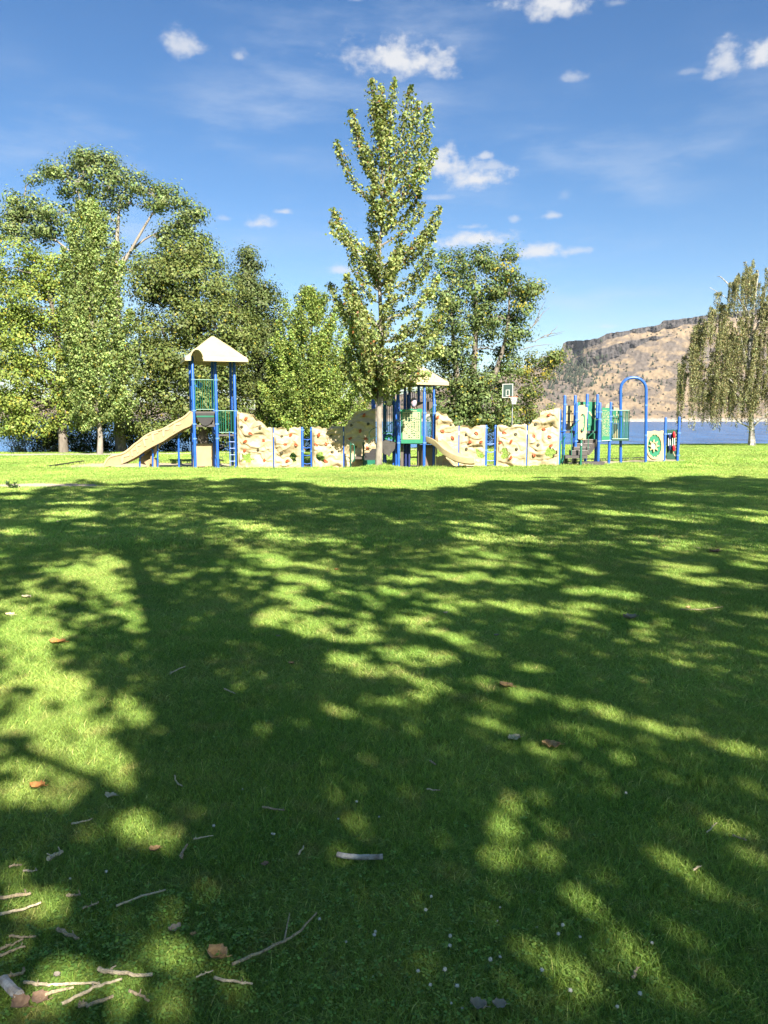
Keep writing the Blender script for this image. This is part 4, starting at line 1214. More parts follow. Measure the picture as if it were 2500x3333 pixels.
red = material('red_plastic', (.42, .014, .024), .4, .1, 5)
navy = material('navy_plastic', (.012, .022, .09), .4, .1, 5)
white = material('white_paint', (.6, .6, .58), .45, .1, 5)
clampm = material('blue_clamp', (.08, .18, .42), .35, .1, 8, spec=.6)
gmap = material('map_cream', (.30, .30, .17), .5, .08, 3)
mapg = material('map_green', (.012, .085, .04), .5, .1, 3)


def z1(x, y): return 300 + x / 2.765, 1060 + y / 2.765
def z2(x, y): return 850 + x / 2.765, 1160 + y / 2.765
def z3(x, y): return 1300 + x / 3.01636, 1160 + y / 3.01636
def z4(x, y): return 1750 + x / 3.01636, 1160 + y / 3.01636
def z7(x, y): return 1240 + x / 7.9, 1240 + y / 7.9
def z8(x, y): return 1820 + x / 6.9125, 1260 + y / 6.9125
def z9(x, y): return 2000 + x / 6.9125, 1320 + y / 6.9125


def Wz(zf, x, y, Y): return W(*zf(x, y), Y)


def frame_at(origin, right, thick_dir=None):
    """matrix: local x along 'right', local y away from the viewer, local z up"""
    r = Vector(right).normalized(); zv = Vector((0, 0, 1)); yv = zv.cross(r).normalized()
    M = Matrix.Identity(4)
    for i in range(3): M[i][0] = r[i]; M[i][1] = yv[i]; M[i][2] = zv[i]; M[i][3] = origin[i]
    return M


def post(parent, x, y, z_top, r=.062, clamps=(), mat=None, z0=None, name='post'):
    zb = (gz(x, y) if z0 is None else z0) - .15
    b = MB()
    b.tube([(x, y, zb), (x, y, z_top - .04), (x, y, z_top - .01), (x, y, z_top)], [r, r, r * .8, r * .35], 14)
    p = b.build(name, mat or blue, parent, smooth=True)
    for cz in clamps:
        c = MB(); c.tube([(x, y, cz - .035), (x, y, cz + .035)], r * 1.22, 12); c.box((x + r * 1.25, y, cz), (.05, .05, .045))
        c.build('clamp', clampm, p, smooth=True)
    return p


def bars(parent, a, b, z0, z1, n, r=.014, mat=None, frame_r=.02):
    """barrier of upright bars between ground points a and b"""
    mat = mat or green
    a = Vector((a[0], a[1], 0)); b = Vector((b[0], b[1], 0))
    fr = MB()
    A0, B0, A1, B1 = [Vector((p.x, p.y, z)) for z in (z0, z1) for p in (a, b)]
    for s in ((A0, B0), (A1, B1), (A0, A1), (B0, B1)): fr.tube(list(s), frame_r, 8)
    f = fr.build('barrier_frame', mat, parent, smooth=True)
    first = None
    for i in range(1, n):
        p = a.lerp(b, i / n)
        if first is None:
            m = MB(); m.tube([(p.x, p.y, z0), (p.x, p.y, z1)], r, 7); first = m.build('bar', mat, f, smooth=True); p0 = p
        else:
            copy_part(first, f, (p.x - p0.x, p.y - p0.y, 0))
    return f


def chute(parent, name, path, width, side, mat, thick=.05, lip=.05, flat_end=True):
    """plastic slide bed with raised rounded sides, swept along a path; width runs level"""
    P = smooth_path(path, 6)
    prof = [(-width / 2 - lip, side - .04), (-width / 2 - lip, side), (-width / 2, side), (-width / 2 + .04, .09), (-width / 2 + .12, .015), (0, 0), (width / 2 - .12, .015), (width / 2 - .04, .09), (width / 2, side), (width / 2 + lip, side), (width / 2 + lip, side - .04),
            (width / 2 + .02, .0), (width / 2 - .08, -thick), (0, -thick - .02), (-width / 2 + .08, -thick), (-width / 2 - .02, .0)]
    b = MB(); n = len(prof); rings = []
    for i, p in enumerate(P):
        t = (P[min(i + 1, len(P) - 1)] - P[max(i - 1, 0)]).normalized()
        s = t.cross(Vector((0, 0, 1)))
        s.normalize(); u = s.cross(t).normalized()
        rings.append([p + s * x + u * z for x, z in prof])
    for i, rg in enumerate(rings): b.v += [tuple(q) for q in rg]
    for i in range(len(P) - 1):
        for k in range(n):
            b.f.append((i * n + k, i * n + (k + 1) % n, (i + 1) * n + (k + 1) % n, (i + 1) * n + k))
    b.f.append(tuple(range(n))); b.f.append(tuple(range((len(P) - 1) * n, len(P) * n)))
    return b.build(name, mat, parent, smooth=True)


def roof_part(parent, cx, cy, z_eave, z_top, half, yaw, mat, vault=None, n=44):
    """moulded pyramid roof with a soft flare, a cap and a turned-down rim"""
    c, s = math.cos(yaw), math.sin(yaw)
    g = np.linspace(-1, 1, n + 1)
    U, V = np.meshgrid(g, g, indexing='ij')
    m = np.maximum(np.abs(U), np.abs(V))
    H = (1 - m)
    z = z_eave + (z_top - z_eave) * np.clip(H ** .96, 0, .955) / .955
    seam = np.exp(-((np.abs(U) - np.abs(V)) / .03) ** 2) * .012
    z = z + seam * sstep(.05, .2, m)
    z = z + .05 * sstep(.9, 1, m) * (1 - sstep(.97, 1.0, m)) - .0
    X = cx + half * (U * c - V * s); Y = cy + half * (U * s + V * c)
    keep = np.ones((n, n), bool)
    if vault:
        uc, vr, depth = vault
        um = (U[:-1, :-1] + U[1:, 1:]) / 2; vm = (V[:-1, :-1] + V[1:, 1:]) / 2
        zc = (z[:-1, :-1] + z[1:, 1:]) / 2
        keep = ~((np.abs(um - uc) < vr * .93) & (vm < -.3) & (zc < z_eave + math.sqrt(1) * half * vr * 1.45 * np.sqrt(np.clip(1 - ((um - uc) / vr) ** 2, 0, 1)) ))
    N1 = n + 1
    top = np.stack([X, Y, z], -1).reshape(-1, 3); bot = top.copy(); bot[:, 2] -= .035
    idx = np.arange(N1 * N1).reshape(N1, N1); o = N1 * N1
    Q = []
    for i in range(n):
        for j in range(n):
            if not keep[i, j]: continue
            q = (idx[i, j], idx[i + 1, j], idx[i + 1, j + 1], idx[i, j + 1])
            Q.append(q); Q.append(tuple(int(a) + o for a in reversed(q)))
            for (di, dj, e) in ((0, -1, (0, 1)), (1, 0, (1, 2)), (0, 1, (2, 3)), (-1, 0, (3, 0))):
                a, bb = i + di, j + dj
                if not (0 <= a < n and 0 <= bb < n) or not keep[a, bb]:
                    Q.append((q[e[0]], q[e[1]], q[e[1]] + o, q[e[0]] + o))
    # rim skirt
    V2 = np.concatenate([top, bot])
    b = MB(); b.v = [tuple(x) for x in V2]; b.f = [tuple(int(k) for k in q) for q in Q]
    edge = [(-1, -1), (1, -1), (1, 1), (-1, 1)]
    for k in range(4):
        (u0, v0), (u1, v1) = edge[k], edge[(k + 1) % 4]
        def wp(u, v, zz, h): return (cx + h * (u * c - v * s), cy + h * (u * s + v * c), zz)
        segs = [(0, 1)]
        if vault and k == 0:
            segs = [(0, (vault[0] - vault[1] + 1) / 2), ((vault[0] + vault[1] + 1) / 2, 1)]
        for (t0, t1) in segs:
            pu = lambda t: (u0 + (u1 - u0) * t, v0 + (v1 - v0) * t)
            a, d = pu(t0), pu(t1)
            nb = len(b.v)
            b.v += [wp(*a, z_eave + .012, half * 1.004), wp(*d, z_eave + .012, half * 1.004), wp(*d, z_eave - .12, half * 1.012), wp(*a, z_eave - .12, half * 1.012),
                    wp(*a, z_eave + .012, half * .98), wp(*d, z_eave + .012, half * .98), wp(*d, z_eave - .12, half * .985), wp(*a, z_eave - .12, half * .985)]
            b.f += [(nb, nb + 1, nb + 2, nb + 3), (nb + 5, nb + 4, nb + 7, nb + 6), (nb + 3, nb + 2, nb + 6, nb + 7), (nb + 1, nb, nb + 4, nb + 5), (nb, nb + 3, nb + 7, nb + 4), (nb + 1, nb + 5, nb + 6, nb + 2)]
    r = b.build('roof', mat, parent, smooth=True)
    if vault:
        uc, vr, depth = vault
        h = MB()
        for k in range(13):
            th = math.pi * k / 12
            for (rr_, vv) in ((1.0, -1.02), (1.0, -1.02 + depth), (1.12, -1.02 + depth), (1.12, -1.02)):
                u = uc - vr * rr_ * math.cos(th); zz = z_eave - .10 + half * vr * 1.7 * rr_ * math.sin(th)
                h.v.append((cx + half * (u * c - vv * s), cy + half * (u * s + vv * c), zz))
        for k in range(12):
            for e in range(4):
                h.f.append((k * 4 + e, k * 4 + (e + 1) % 4, (k + 1) * 4 + (e + 1) % 4, (k + 1) * 4 + e))
        h.build('roof_arch', mat, r, smooth=True)
    return r


def in_poly(x, y, poly):
    ins = np.zeros(x.shape, bool)
    n = len(poly)
    for i in range(n):
        x0, y0 = poly[i]; x1, y1 = poly[(i + 1) % n]
        if y0 == y1: continue
        cond = ((y0 > y) != (y1 > y)) & (x < (x1 - x0) * (y - y0) / (y1 - y0) + x0)
        ins ^= cond
    return ins


def rock_panel(parent, zf, Y, top, x_right, y_bottom, hole, holds, seed, YR=None):
    """moulded climbing panel: bumpy front, uneven crest, ragged crawl hole"""
    P = [Wz(zf, x, y, Y) for x, y in top]
    bot = Wz(zf, top[0][0], y_bottom, Y).z
    zg = min(gz(P[0].x, Y), gz(P[-1].x, Y)) - .03
    xl, xr = P[0].x, P[-1].x
    zmax = max(p.z for p in P)
    st = .024
    nu = int((xr - xl) / st); nz = int((zmax - zg) / st) + 1
    u = np.linspace(xl, xr, nu + 1); w = zg + np.arange(nz + 1) * st
    U, Wd = np.meshgrid(u, w, indexing='ij')
    Um = (U[:-1, :-1] + U[1:, 1:]) / 2; Wm = (Wd[:-1, :-1] + Wd[1:, 1:]) / 2
    crest = np.interp(Um, [p.x for p in P], [p.z for p in P])
    low = zg + .05 + .05 * vnoise(Um * 3, Um * 0, seed) * sstep(0, .2, np.minimum(Um - xl, xr - Um))
    keep = (Wm < crest + .02 * vnoise(Um * 9, Wm * 9, seed + 3)) & (Wm > low)
    hp = None
    if hole:
        H = [Wz(zf, x, y, Y) for x, y in hole]
        hp = [(p.x, p.z) for p in H]
        wx = .16 * fbm(Um * 6, Wm * 6, seed + 5, 2); wz = .16 * fbm(Um * 6 + 9, Wm * 6, seed + 6, 2)
        keep &= ~in_poly(Um + wx, Wm + wz, hp)
    # relief
    cr = np.interp(U, [p.x for p in P], [p.z for p in P])
    wxx = U + .35 * fbm(U * 1.6, Wd * 1.6, seed + 7, 3); wzz = Wd + .35 * fbm(U * 1.6 + 7, Wd * 1.6, seed + 8, 3)
    big = fbm(wxx * 1.3 + wzz * .6, wzz * 2.2 - wxx * .5, seed + 9, 2)
    rid = 1 - np.abs(vnoise(wxx * 1.5 + 3, wzz * 3.2 - wxx * 1.1, seed + 10)) * 4
    ter = np.abs(((wzz * 2.1 + wxx * .5 + 1.2 * fbm(U * 1.1, Wd * 1.1, seed + 11, 3)) % 1.0))
    ledge = sstep(0, .16, ter) * (1 - ter) ** .7
    rel = .21 * big + .05 * np.clip(rid, 0, 1) + .05 * ledge + .018 * fbm(U * 9, Wd * 9, seed + 12, 3)
    rel = rel * sstep(0, .12, np.minimum(U - xl, xr - U)) * sstep(-.02, .10, cr - Wd)
    front = Y - .10 - rel
    back = np.full_like(front, Y + .02) + .03 * big
    o = (nu + 1) * (nz + 1)
    idx = np.arange(o).reshape(nu + 1, nz + 1)
    Q = []
    ii, jj = np.nonzero(keep)
    pad = np.zeros((nu + 2, nz + 2), bool); pad[1:-1, 1:-1] = keep
    for i, j in zip(ii, jj):
        q = (idx[i, j], idx[i + 1, j], idx[i + 1, j + 1], idx[i, j + 1])
        Q.append(q); Q.append((q[3] + o, q[2] + o, q[1] + o, q[0] + o))
        if not pad[i + 1, j]: Q.append((q[0] + o, q[1] + o, q[1], q[0]))
        if not pad[i + 2, j + 1]: Q.append((q[1] + o, q[2] + o, q[2], q[1]))
        if not pad[i + 1, j + 2]: Q.append((q[2] + o, q[3] + o, q[3], q[2]))
        if not pad[i, j + 1]: Q.append((q[3] + o, q[0] + o, q[0], q[3]))
    Q = np.array(Q, np.int64)
    V = np.concatenate([np.stack([U, front, Wd], -1).reshape(-1, 3), np.stack([U, back, Wd], -1).reshape(-1, 3)])
    used = np.unique(Q); mp = np.full(len(V), -1); mp[used] = np.arange(len(used))
    pan = np_mesh('panel', V[used], mp[Q], cream2, parent, smooth=True)
    try: pan.data.set_sharp_from_angle(angle=math.radians(50))
    except Exception: pass
    rr = random.Random(seed)
    for (hx, hy, kind) in holds:
        p = Wz(zf, hx, hy, Y)
        iu = min(nu, max(0, int((p.x - xl) / st))); iw = min(nz, max(0, int((p.z - zg) / st)))
        yf = front[iu, iw]
        b = MB()
        a = rr.uniform(.3, 1.2) * rr.choice((1, 1, -1)); rx, rz = (.10, .062) if kind == 'o' else (.07, .064)
        rings = [(1.0, .01), (.98, -.025), (.72, -.055), (.3, -.068)]
        nn = 9; jit = [rr.uniform(.82, 1.15) for _ in range(nn)]
        for (s_, dy) in rings:
            for k in range(nn):
                th = 2 * math.pi * k / nn
                lx, lz = rx * s_ * jit[k] * math.cos(th), rz * s_ * jit[k] * math.sin(th)
                # a finger groove across the middle of the grip
                g = .022 if (abs(lz) < rz * .3 and s_ < .9) else 0
                b.v.append((p.x + lx * math.cos(a) - lz * math.sin(a), yf + dy + g, p.z + lx * math.sin(a) + lz * math.cos(a)))
        for i in range(3):
            for k in range(nn): b.f.append((i * nn + k, i * nn + (k + 1) % nn, (i + 1) * nn + (k + 1) % nn, (i + 1) * nn + k))
        b.f.append(tuple(range(3 * nn, 4 * nn)))
        b.build('hand_hold', rust if kind == 'o' else olive, pan, smooth=True)
    return pan


# ------------------------------------------------------------------ climbing walls
def wall_thing(label, xc, Y):
    x = W(xc, 1515, Y).x
    return thing('climbing_wall', label, 'climbing wall', (x, Y, gz(x, Y)), 'cream moulded climbing walls')


def thin_post(parent, px, py_top, Y, r=.035):
    p = W(px, py_top, Y)
    b = MB(); zb = gz(p.x, Y) - .15
    b.tube([(p.x, Y, zb), (p.x, Y, p.z)], r, 10); q = b.build('support_post', blue, parent, smooth=True)
    c = MB(); c.box((p.x, Y - r - .012, p.z - .30), (.035, .02, .16)); c.build('bolt_plate', white, q)


YW = 32.3
w = wall_thing('first climbing wall, joined to the slide tower, tall side at left', 845, YW)
rock_panel(w, z1, YW, [(1308, 772), (1340, 785), (1380, 783), (1420, 800), (1450, 798), (1480, 838), (1530, 870), (1556, 896), (1572, 920), (1600, 914), (1624, 922)], 1624, 1270,
           [(1352, 1140), (1358, 1215), (1395, 1236), (1440, 1226), (1464, 1190), (1425, 1172), (1412, 1146), (1385, 1150)],
           [(1387, 838, 'o'), (1355, 910, 'd'), (1520, 917, 'd'), (1433, 970, 'o'), (1388, 1040, 'o'), (1545, 1035, 'o'), (1378, 1120, 'o'), (1498, 1115, 'd'), (1555, 1210, 'o')], 101)
rock_panel(w, z2, YW, [(118, 640), (150, 648), (180, 633), (220, 648), (243, 682), (262, 650), (300, 634), (335, 645), (356, 630)], 356, 990,
           [(270, 872), (270, 910), (285, 945), (318, 950), (335, 912), (328, 880), (300, 860)],
           [(190, 720, 'd'), (270, 705, 'o'), (225, 793, 'o'), (315, 793, 'o'), (190, 862, 'd'), (240, 940, 'o')], 102)
thin_post(w, z2(112, 0)[0], 1392, YW - .05)
w = wall_thing('second climbing wall, dappled by tree shade left of the maple trunk', 1130, YW)
rock_panel(w, z2, YW, [(462, 636), (490, 640), (520, 628), (550, 648), (576, 644), (600, 655), (640, 628), (690, 630), (736, 630)], 736, 990,
           [(500, 890), (520, 868), (560, 862), (572, 900), (565, 938), (530, 942), (503, 925)],
           [(525, 705, 'o'), (630, 712, 'd'), (497, 793, 'o'), (585, 785, 'o'), (640, 860, 'd'), (583, 943, 'o')], 103)
rock_panel(w, z2, YW, [(750, 632), (775, 612), (782, 580), (820, 560), (832, 516), (870, 493), (920, 488), (960, 484), (1000, 474), (1032, 470)], 1032, 990, None,
           [(928, 530, 'o'), (815, 617, 'd'), (965, 607, 'd'), (893, 670, 'o'), (803, 737, 'o'), (942, 740, 'o'), (957, 825, 'o'), (848, 815, 'd')], 104)
thin_post(w, z2(742, 0)[0], 1388, YW - .05)
w = wall_thing('third climbing wall, behind the curved slide right of the map board', 1500, YW)
rock_panel(w, z3, YW, [(357, 545), (390, 540), (430, 562), (462, 566), (480, 600), (512, 622), (530, 660), (545, 690), (578, 680)], 578, 1050,
           [(362, 905), (358, 985), (430, 985), (442, 950), (415, 915)], [(375, 597, 'o'), (505, 678, 'd'), (420, 732, 'o'), (518, 800, 'o')], 105)
rock_panel(w, z3, YW, [(590, 686), (620, 675), (680, 680), (714, 712), (730, 690), (760, 680), (800, 674), (842, 674)], 842, 1050,
           [(740, 915), (735, 960), (760, 1000), (800, 1005), (832, 960), (815, 925), (780, 910)],
           [(655, 768, 'd'), (750, 755, 'o'), (693, 838, 'o'), (795, 838, 'o'), (655, 910, 'd')], 106)
thin_post(w, z3(584, 0)[0], 1386, YW - .05)
w = wall_thing('fourth climbing wall, rising to the right beside the stair tower', 1710, YW)
rock_panel(w, z3, YW, [(957, 680), (990, 670), (1040, 680), (1075, 694), (1090, 692), (1110, 670), (1150, 664), (1190, 672), (1220, 660), (1247, 668)], 1247, 1050,
           [(1000, 918), (988, 960), (1010, 1010), (1050, 1005), (1072, 960), (1065, 915), (1030, 908)],
           [(1028, 752, 'o'), (1138, 763, 'd'), (990, 845, 'o'), (1090, 835, 'o'), (1145, 910, 'd'), (1085, 993, 'o')], 107)
rock_panel(w, z3, YW, [(1262, 682), (1290, 660), (1302, 630), (1340, 620), (1368, 592), (1374, 555), (1410, 540), (1440, 530), (1470, 526), (1500, 524), (1530, 510), (1572, 506)], 1572, 1050,
           [(1400, 945), (1430, 915), (1480, 900), (1540, 915), (1530, 960), (1500, 985), (1430, 985)],
           [(1458, 577, 'o'), (1335, 663, 'd'), (1497, 655, 'd'), (1417, 718, 'o'), (1320, 783, 'o'), (1466, 790, 'o'), (1358, 867, 'd'), (1478, 877, 'o'), (1316, 970, 'o')], 108)
thin_post(w, z3(1252, 0)[0], 1384, YW - .05)
pe = Wz(z3, 1580, 520, YW + .05)
post(w, pe.x, YW + .1, pe.z, .05)


def rung_ladder(label, pxa, pxb, py_top, rungs, Y=32.35):
    a, b = W(pxa, py_top, Y), W(pxb, py_top, Y)
    t = thing('climbing_ladder', label, 'ladder', ((a.x + b.x) / 2, Y, gz(a.x, Y)), 'blue ladders linking the climbing walls')
    post(t, a.x, Y, a.z, .055, [a.z - .12, gz(a.x, Y) + .9])
    post(t, b.x, Y, b.z, .055, [b.z - .12, gz(b.x, Y) + .9])
    first = None
    for py in rungs:
        z = W(pxa, py, Y).z
        if first is None:
            m = MB(); m.tube([(a.x, Y, z), ((a.x + b.x) / 2, Y - .02, z - .03), (b.x, Y, z)], .017, 8); first = m.build('rung', blue, t, smooth=True); zz = z
        else: copy_part(first, t, Vector(first.location) + Vector((0, 0, z - zz)))


rung_ladder('short blue ladder between the first and second climbing walls', z2(368, 0)[0], z2(452, 0)[0], 1390, [1429, 1456, 1481, 1508])
rung_ladder('short blue ladder between the third and fourth climbing walls', z3(852, 0)[0], z3(945, 0)[0], 1383, [1444, 1470, 1498])


# ------------------------------------------------------------------ slide tower at left
def slide_tower():
    yaw = math.radians(19); ex = Vector((math.cos(yaw), math.sin(yaw), 0)); ey = Vector((-math.sin(yaw), math.cos(yaw), 0))
    Y0 = 32.0
    p0 = Wz(z1, 918, 900, Y0); p0.z = 0
    xm = Wz(z1, 1122, 900, Y0 + .3).x; xr = Wz(z1, 1292, 900, Y0 + .6).x
    l1 = (xm - p0.x) / ex.x; l2 = (xr - p0.x) / ex.x; dp = 1.12
    F = [p0, p0 + ex * l1, p0 + ex * l2]; B = [p + ey * dp for p in F]
    g = gz(p0.x, p0.y)
    t = thing('slide_tower', 'tall play tower with cream pyramid roof and wavy slide at left', 'play tower', (p0.x + .9, Y0 + .7, g), 'roofed play towers')
    ze = Wz(z1, 1090, 312, Y0 + .8).z; zt = Wz(z1, 1090, 96, Y0 + .8).z
    zd1 = Wz(z1, 1000, 765, Y0).z; zd2 = Wz(z1, 1200, 972, Y0 + .4).z
    zb1 = Wz(z1, 1000, 485, Y0).z
    for i, p in enumerate(F): post(t, p.x, p.y, ze + .12, .062, [zb1, zd1, zd1 - .55, zd1 - 1.15] if i < 2 else [zd2 + .95, zd2])
    for i, p in enumerate(B): post(t, p.x, p.y, ze + .12, .062, [zd1] if i < 2 else [zd2])
    cxy = Wz(z1, 1090, 300, Y0 + .85)
    roof_part(t, cxy.x, cxy.y, ze, zt, 1.25, yaw, cream_roof, vault=(-.63, .20, .5))
    # decks
    def deck(a, b, c, d, z, name='deck', mt=deckm, th=.07):
        m = MB(); M = [a, b, c, d]
        vs = [(q.x, q.y, z) for q in M] + [(q.x, q.y, z - th) for q in M]
        m.add(vs, [(0, 1, 2, 3), (7, 6, 5, 4), (0, 4, 5, 1), (1, 5, 6, 2), (2, 6, 7, 3), (3, 7, 4, 0)])
        return m.build(name, mt, t)
    deck(F[0], F[1], B[1], B[0], zd1 - .03); deck(F[1], F[2], B[2], B[1], zd2 - .03)
    # barrier in front and at the back of the high deck, with the blue star shaped piece
    bars(t, F[0] + ex * .09, F[1] - ex * .09, zd1 + .05, zb1, 8, .011)
    # gear shaped blue play piece behind the bars
    c = Wz(z1, 962, 533, Y0 + .9)
    m = MB(); poly = []
    for k in range(16):
        rr_ = .16 if k % 4 < 2 else .125; th = 2 * math.pi * k / 16; poly.append((rr_ * math.cos(th), rr_ * math.sin(th)))
    m.prism(poly, .06, frame_at(c, (1, 0, 0))); gw = m.build('steering_wheel', blue, t)
    h = MB(); h.prism([(.045 * math.cos(k * .785), .045 * math.sin(k * .785)) for k in range(8)], .02, frame_at(c + Vector((0, -.03, 0)), (1, 0, 0))); h.build('hub', dgreen, gw)
    # black half round kick panel below the deck, grey riser
    M = frame_at(Vector((F[0].x, F[0].y, zd1 - .1)), ex)
    wd = (F[1] - F[0]).length
    half = [(.08, 0)] + [(.08 + (wd - .16) * (k / 14), -.52 * math.sin(math.pi * k / 14) ** .55) for k in range(1, 14)] + [(wd - .08, 0)]
    m = MB(); m.prism(half, .05, M); m.build('kick_panel', black, t)
    M2 = frame_at(Vector((F[0].x, F[0].y, zd1 - .1)) + ey * .05, ex)
    m = MB(); m.prism([(.1, -.05), (.1, -.12), (wd - .1, -.12), (wd - .1, -.05)], .03, frame_at(Vector((F[0].x, F[0].y, zd1 - .15)) - ey * .015, ex)); m.build('green_strip', green, t)
    m = MB(); m.box(tuple((F[1] - ex * .16 + ey * .25) + Vector((0, 0, zd1 - .32))), (.28, .04, .5), Matrix.Rotation(yaw, 4, 'Z')); m.build('riser', deckm, t)
    m = MB(); m.box(tuple((F[0] + ex * wd * .5 + ey * .08) + Vector((0, 0, zd1 - .62))), (wd - .1, .05, .09), Matrix.Rotation(yaw, 4, 'Z')); m.build('cross_beam', deckm, t)
    # play panel at the back, at ground level
    zt2 = Wz(z1, 1000, 1063, Y0 + 1.0).z; zb2 = gz(p0.x, Y0) + .22
    m = MB(); m.prism([(.06, zb2), (wd - .06, zb2), (wd - .06, zt2), (.06, zt2)], .05, frame_at(Vector((B[0].x, B[0].y, 0)), ex)); m.build('ground_panel', tan, t)
    m = MB(); m.prism([(-.10, gz(p0.x, Y0)), (.0, gz(p0.x, Y0)), (.0, zd1 - .8), (-.05, zd1 - .75)], .04, frame_at(Vector((F[0].x - .02, F[0].y + .1, 0)), ex)); m.build('edge_panel', cream, t)
    # lower deck barriers
    bars(t, F[1] + ex * .09, F[1] + ex * .36, zd2 + .05, zd2 + .95, 3)
    bars(t, F[2] - ex * .40, F[2] - ex * .06, zd2 + .05, zd2 + .95, 3)
    bars(t, F[2] + ey * .1, B[2] - ey * .1, zd2 + .05, zd2 + .95, 5)
    # ladder at the right bay
    a = F[2] - ex * .24; b = F[2] - ex * .02
    ld = MB()
    for q in (a, b): ld.tube([(q.x, q.y - .12, gz(q.x, q.y) - .1), (q.x, q.y - .10, zd2 + .1)], .018, 8)
    l = ld.build('ladder', blue, t, smooth=True)
    first = None
    for k in range(5):
        z = gz(a.x, a.y) + .22 + k * .27
        m = MB(); m.tube([(a.x, a.y - .12, z), (b.x, b.y - .12, z)], .016, 8); m.build('rung', blue, l, smooth=True)
    # D shaped hand loops
    for zz in (1085, 1198):
        q = Wz(z1, 1160, zz, Y0 + .2)
        m = MB(); m.tube(smooth_path([q + Vector((-.05, 0, .06)), q + Vector((.06, 0, .06)), q + Vector((.07, 0, -.03)), q + Vector((-.02, 0, -.07)), q + Vector((-.05, 0, -.05))], 4), .016, 6); m.build('hand_loop', black, t, smooth=True)
    # the wavy slide: side profile read from the photo, metres at its own distance
    Ys = Y0 - .05
    up = [(885, 772), (830, 822), (740, 872), (640, 930), (540, 962), (470, 1000), (420, 1042), (370, 1078), (330, 1115), (270, 1152), (185, 1172), (140, 1198), (104, 1258)]
    lo = [(110, 1272), (150, 1266), (250, 1252), (310, 1226), (380, 1190), (420, 1166), (470, 1130), (540, 1090), (640, 1040), (700, 1000), (760, 965), (820, 930), (880, 905), (905, 880), (905, 775)]
    U = [Wz(z1, x, y, Ys) for x, y in up]; Lo = [Wz(z1, x, y, Ys) for x, y in lo]
    Us = smooth_path(U, 3)
    m = MB(); M = Matrix.Identity(4); M[1][3] = Ys
    poly = [(p.x, p.z) for p in Us] + [(p.x, p.z) for p in Lo]
    m.prism(poly, .07, M); sl = m.build('slide', tan, t, smooth=True)
    M = Matrix.Identity(4); M[1][3] = Ys + .82
    m = MB(); m.prism(poly, .07, M); m.build('far_side', tan, sl, smooth=True)
    # bed between the sides
    bed = MB(); n0 = 0
    for i, p in enumerate(Us):
        d = -.20 if i > 1 else -.1
        e = p.z + d * (1 if i < len(Us) - 3 else .35)
        bed.v += [(p.x, Ys + .068, e), (p.x, Ys + .822, e), (p.x, Ys + .822, e - .05), (p.x, Ys + .068, e - .05)]
    for i in range(len(Us) - 1):
        a = i * 4; c = a + 4
        bed.f += [(a, a + 1, c + 1, c), (a + 3, c + 3, c + 2, a + 2)]
    bed.build('slide_bed', cream, sl, smooth=True)
    m = MB(); m.tube([p + Vector((0, .0, .0)) for p in Us], .045, 8); m.build('rim', cream, sl, smooth=True)
    # moulded step shaped ribs on the side
    for (x, y, wz, hz, an) in ((765, 893, 90, 34, -.45), (665, 938, 80, 34, -.5), (568, 972, 76, 38, -.55), (487, 1020, 64, 40, -.7), (420, 1082, 60, 36, -.68), (375, 1120, 56, 32, -.6), (300, 1178, 100, 34, -.55)):
        c = Wz(z1, x, y + 18, Ys); s_ = 1 / 2.765 / 77.6
        w2, h2 = wz * s_ / 2, hz * s_
        rib = MB(); R = Matrix.Translation(Vector((c.x, Ys - .028, c.z))) @ Matrix.Rotation(an * .55, 4, 'Y')
        rib.prism([(-w2, -h2), (-w2 * .75, h2 * .55), (-w2 * .3, h2), (w2 * .8, h2), (w2, h2 * .5), (w2 * .8, h2 * .35), (-w2 * .2, h2 * .45), (-w2 * .6, -h2)], .034, R)
        rib.build('side_rib', cream, sl)
    # second, curling slide behind, ending in a drop on the ground
    P2 = [Wz(z1, 880, 868, Ys + 1.5), Wz(z1, 780, 925, Ys + 1.5), Wz(z1, 690, 985, Ys + 1.4), Wz(z1, 610, 1045, Ys + 1.25), Wz(z1, 555, 1110, Ys + 1.0), Wz(z1, 520, 1180, Ys + .8), Wz(z1, 505, 1250, Ys + .7)]
    c2 = chute(t, 'curling_slide', P2, .52, .2, tan)
    m = MB(); m.prism([(.0, 0), (.42, 0), (.40, .42), (.30, .60), (-.02, .52), (-.10, .45), (.02, .3)], .5, Matrix.Translation(Vector((Wz(z1, 492, 1200, Ys + .7).x, Ys + .6, gz(-10, 32.6)))))
    m.build('slide_exit', tan, c2)
    m = MB(); q = Wz(z1, 230, 1268, Ys); m.box((q.x, Ys + .4, gz(q.x, Ys) + .06), (.6, .8, .12)); m.build('foot_block', cream, sl)
    for pts_, rr_ in (([(428, 1290), (430, 1195), (440, 1172), (468, 1155)], .035), ([(545, 1290), (545, 1128), (525, 1112)], .035), ([(590, 1290), (590, 1065), (600, 1050)], .035), ([(782, 1290), (778, 1010), (784, 985), (805, 965)], .042)):
        m = MB(); m.tube(smooth_path([Wz(z1, x, y, Ys + .42) for x, y in pts_], 4), rr_, 9); m.build('slide_leg', blue, t, smooth=True)


slide_tower()


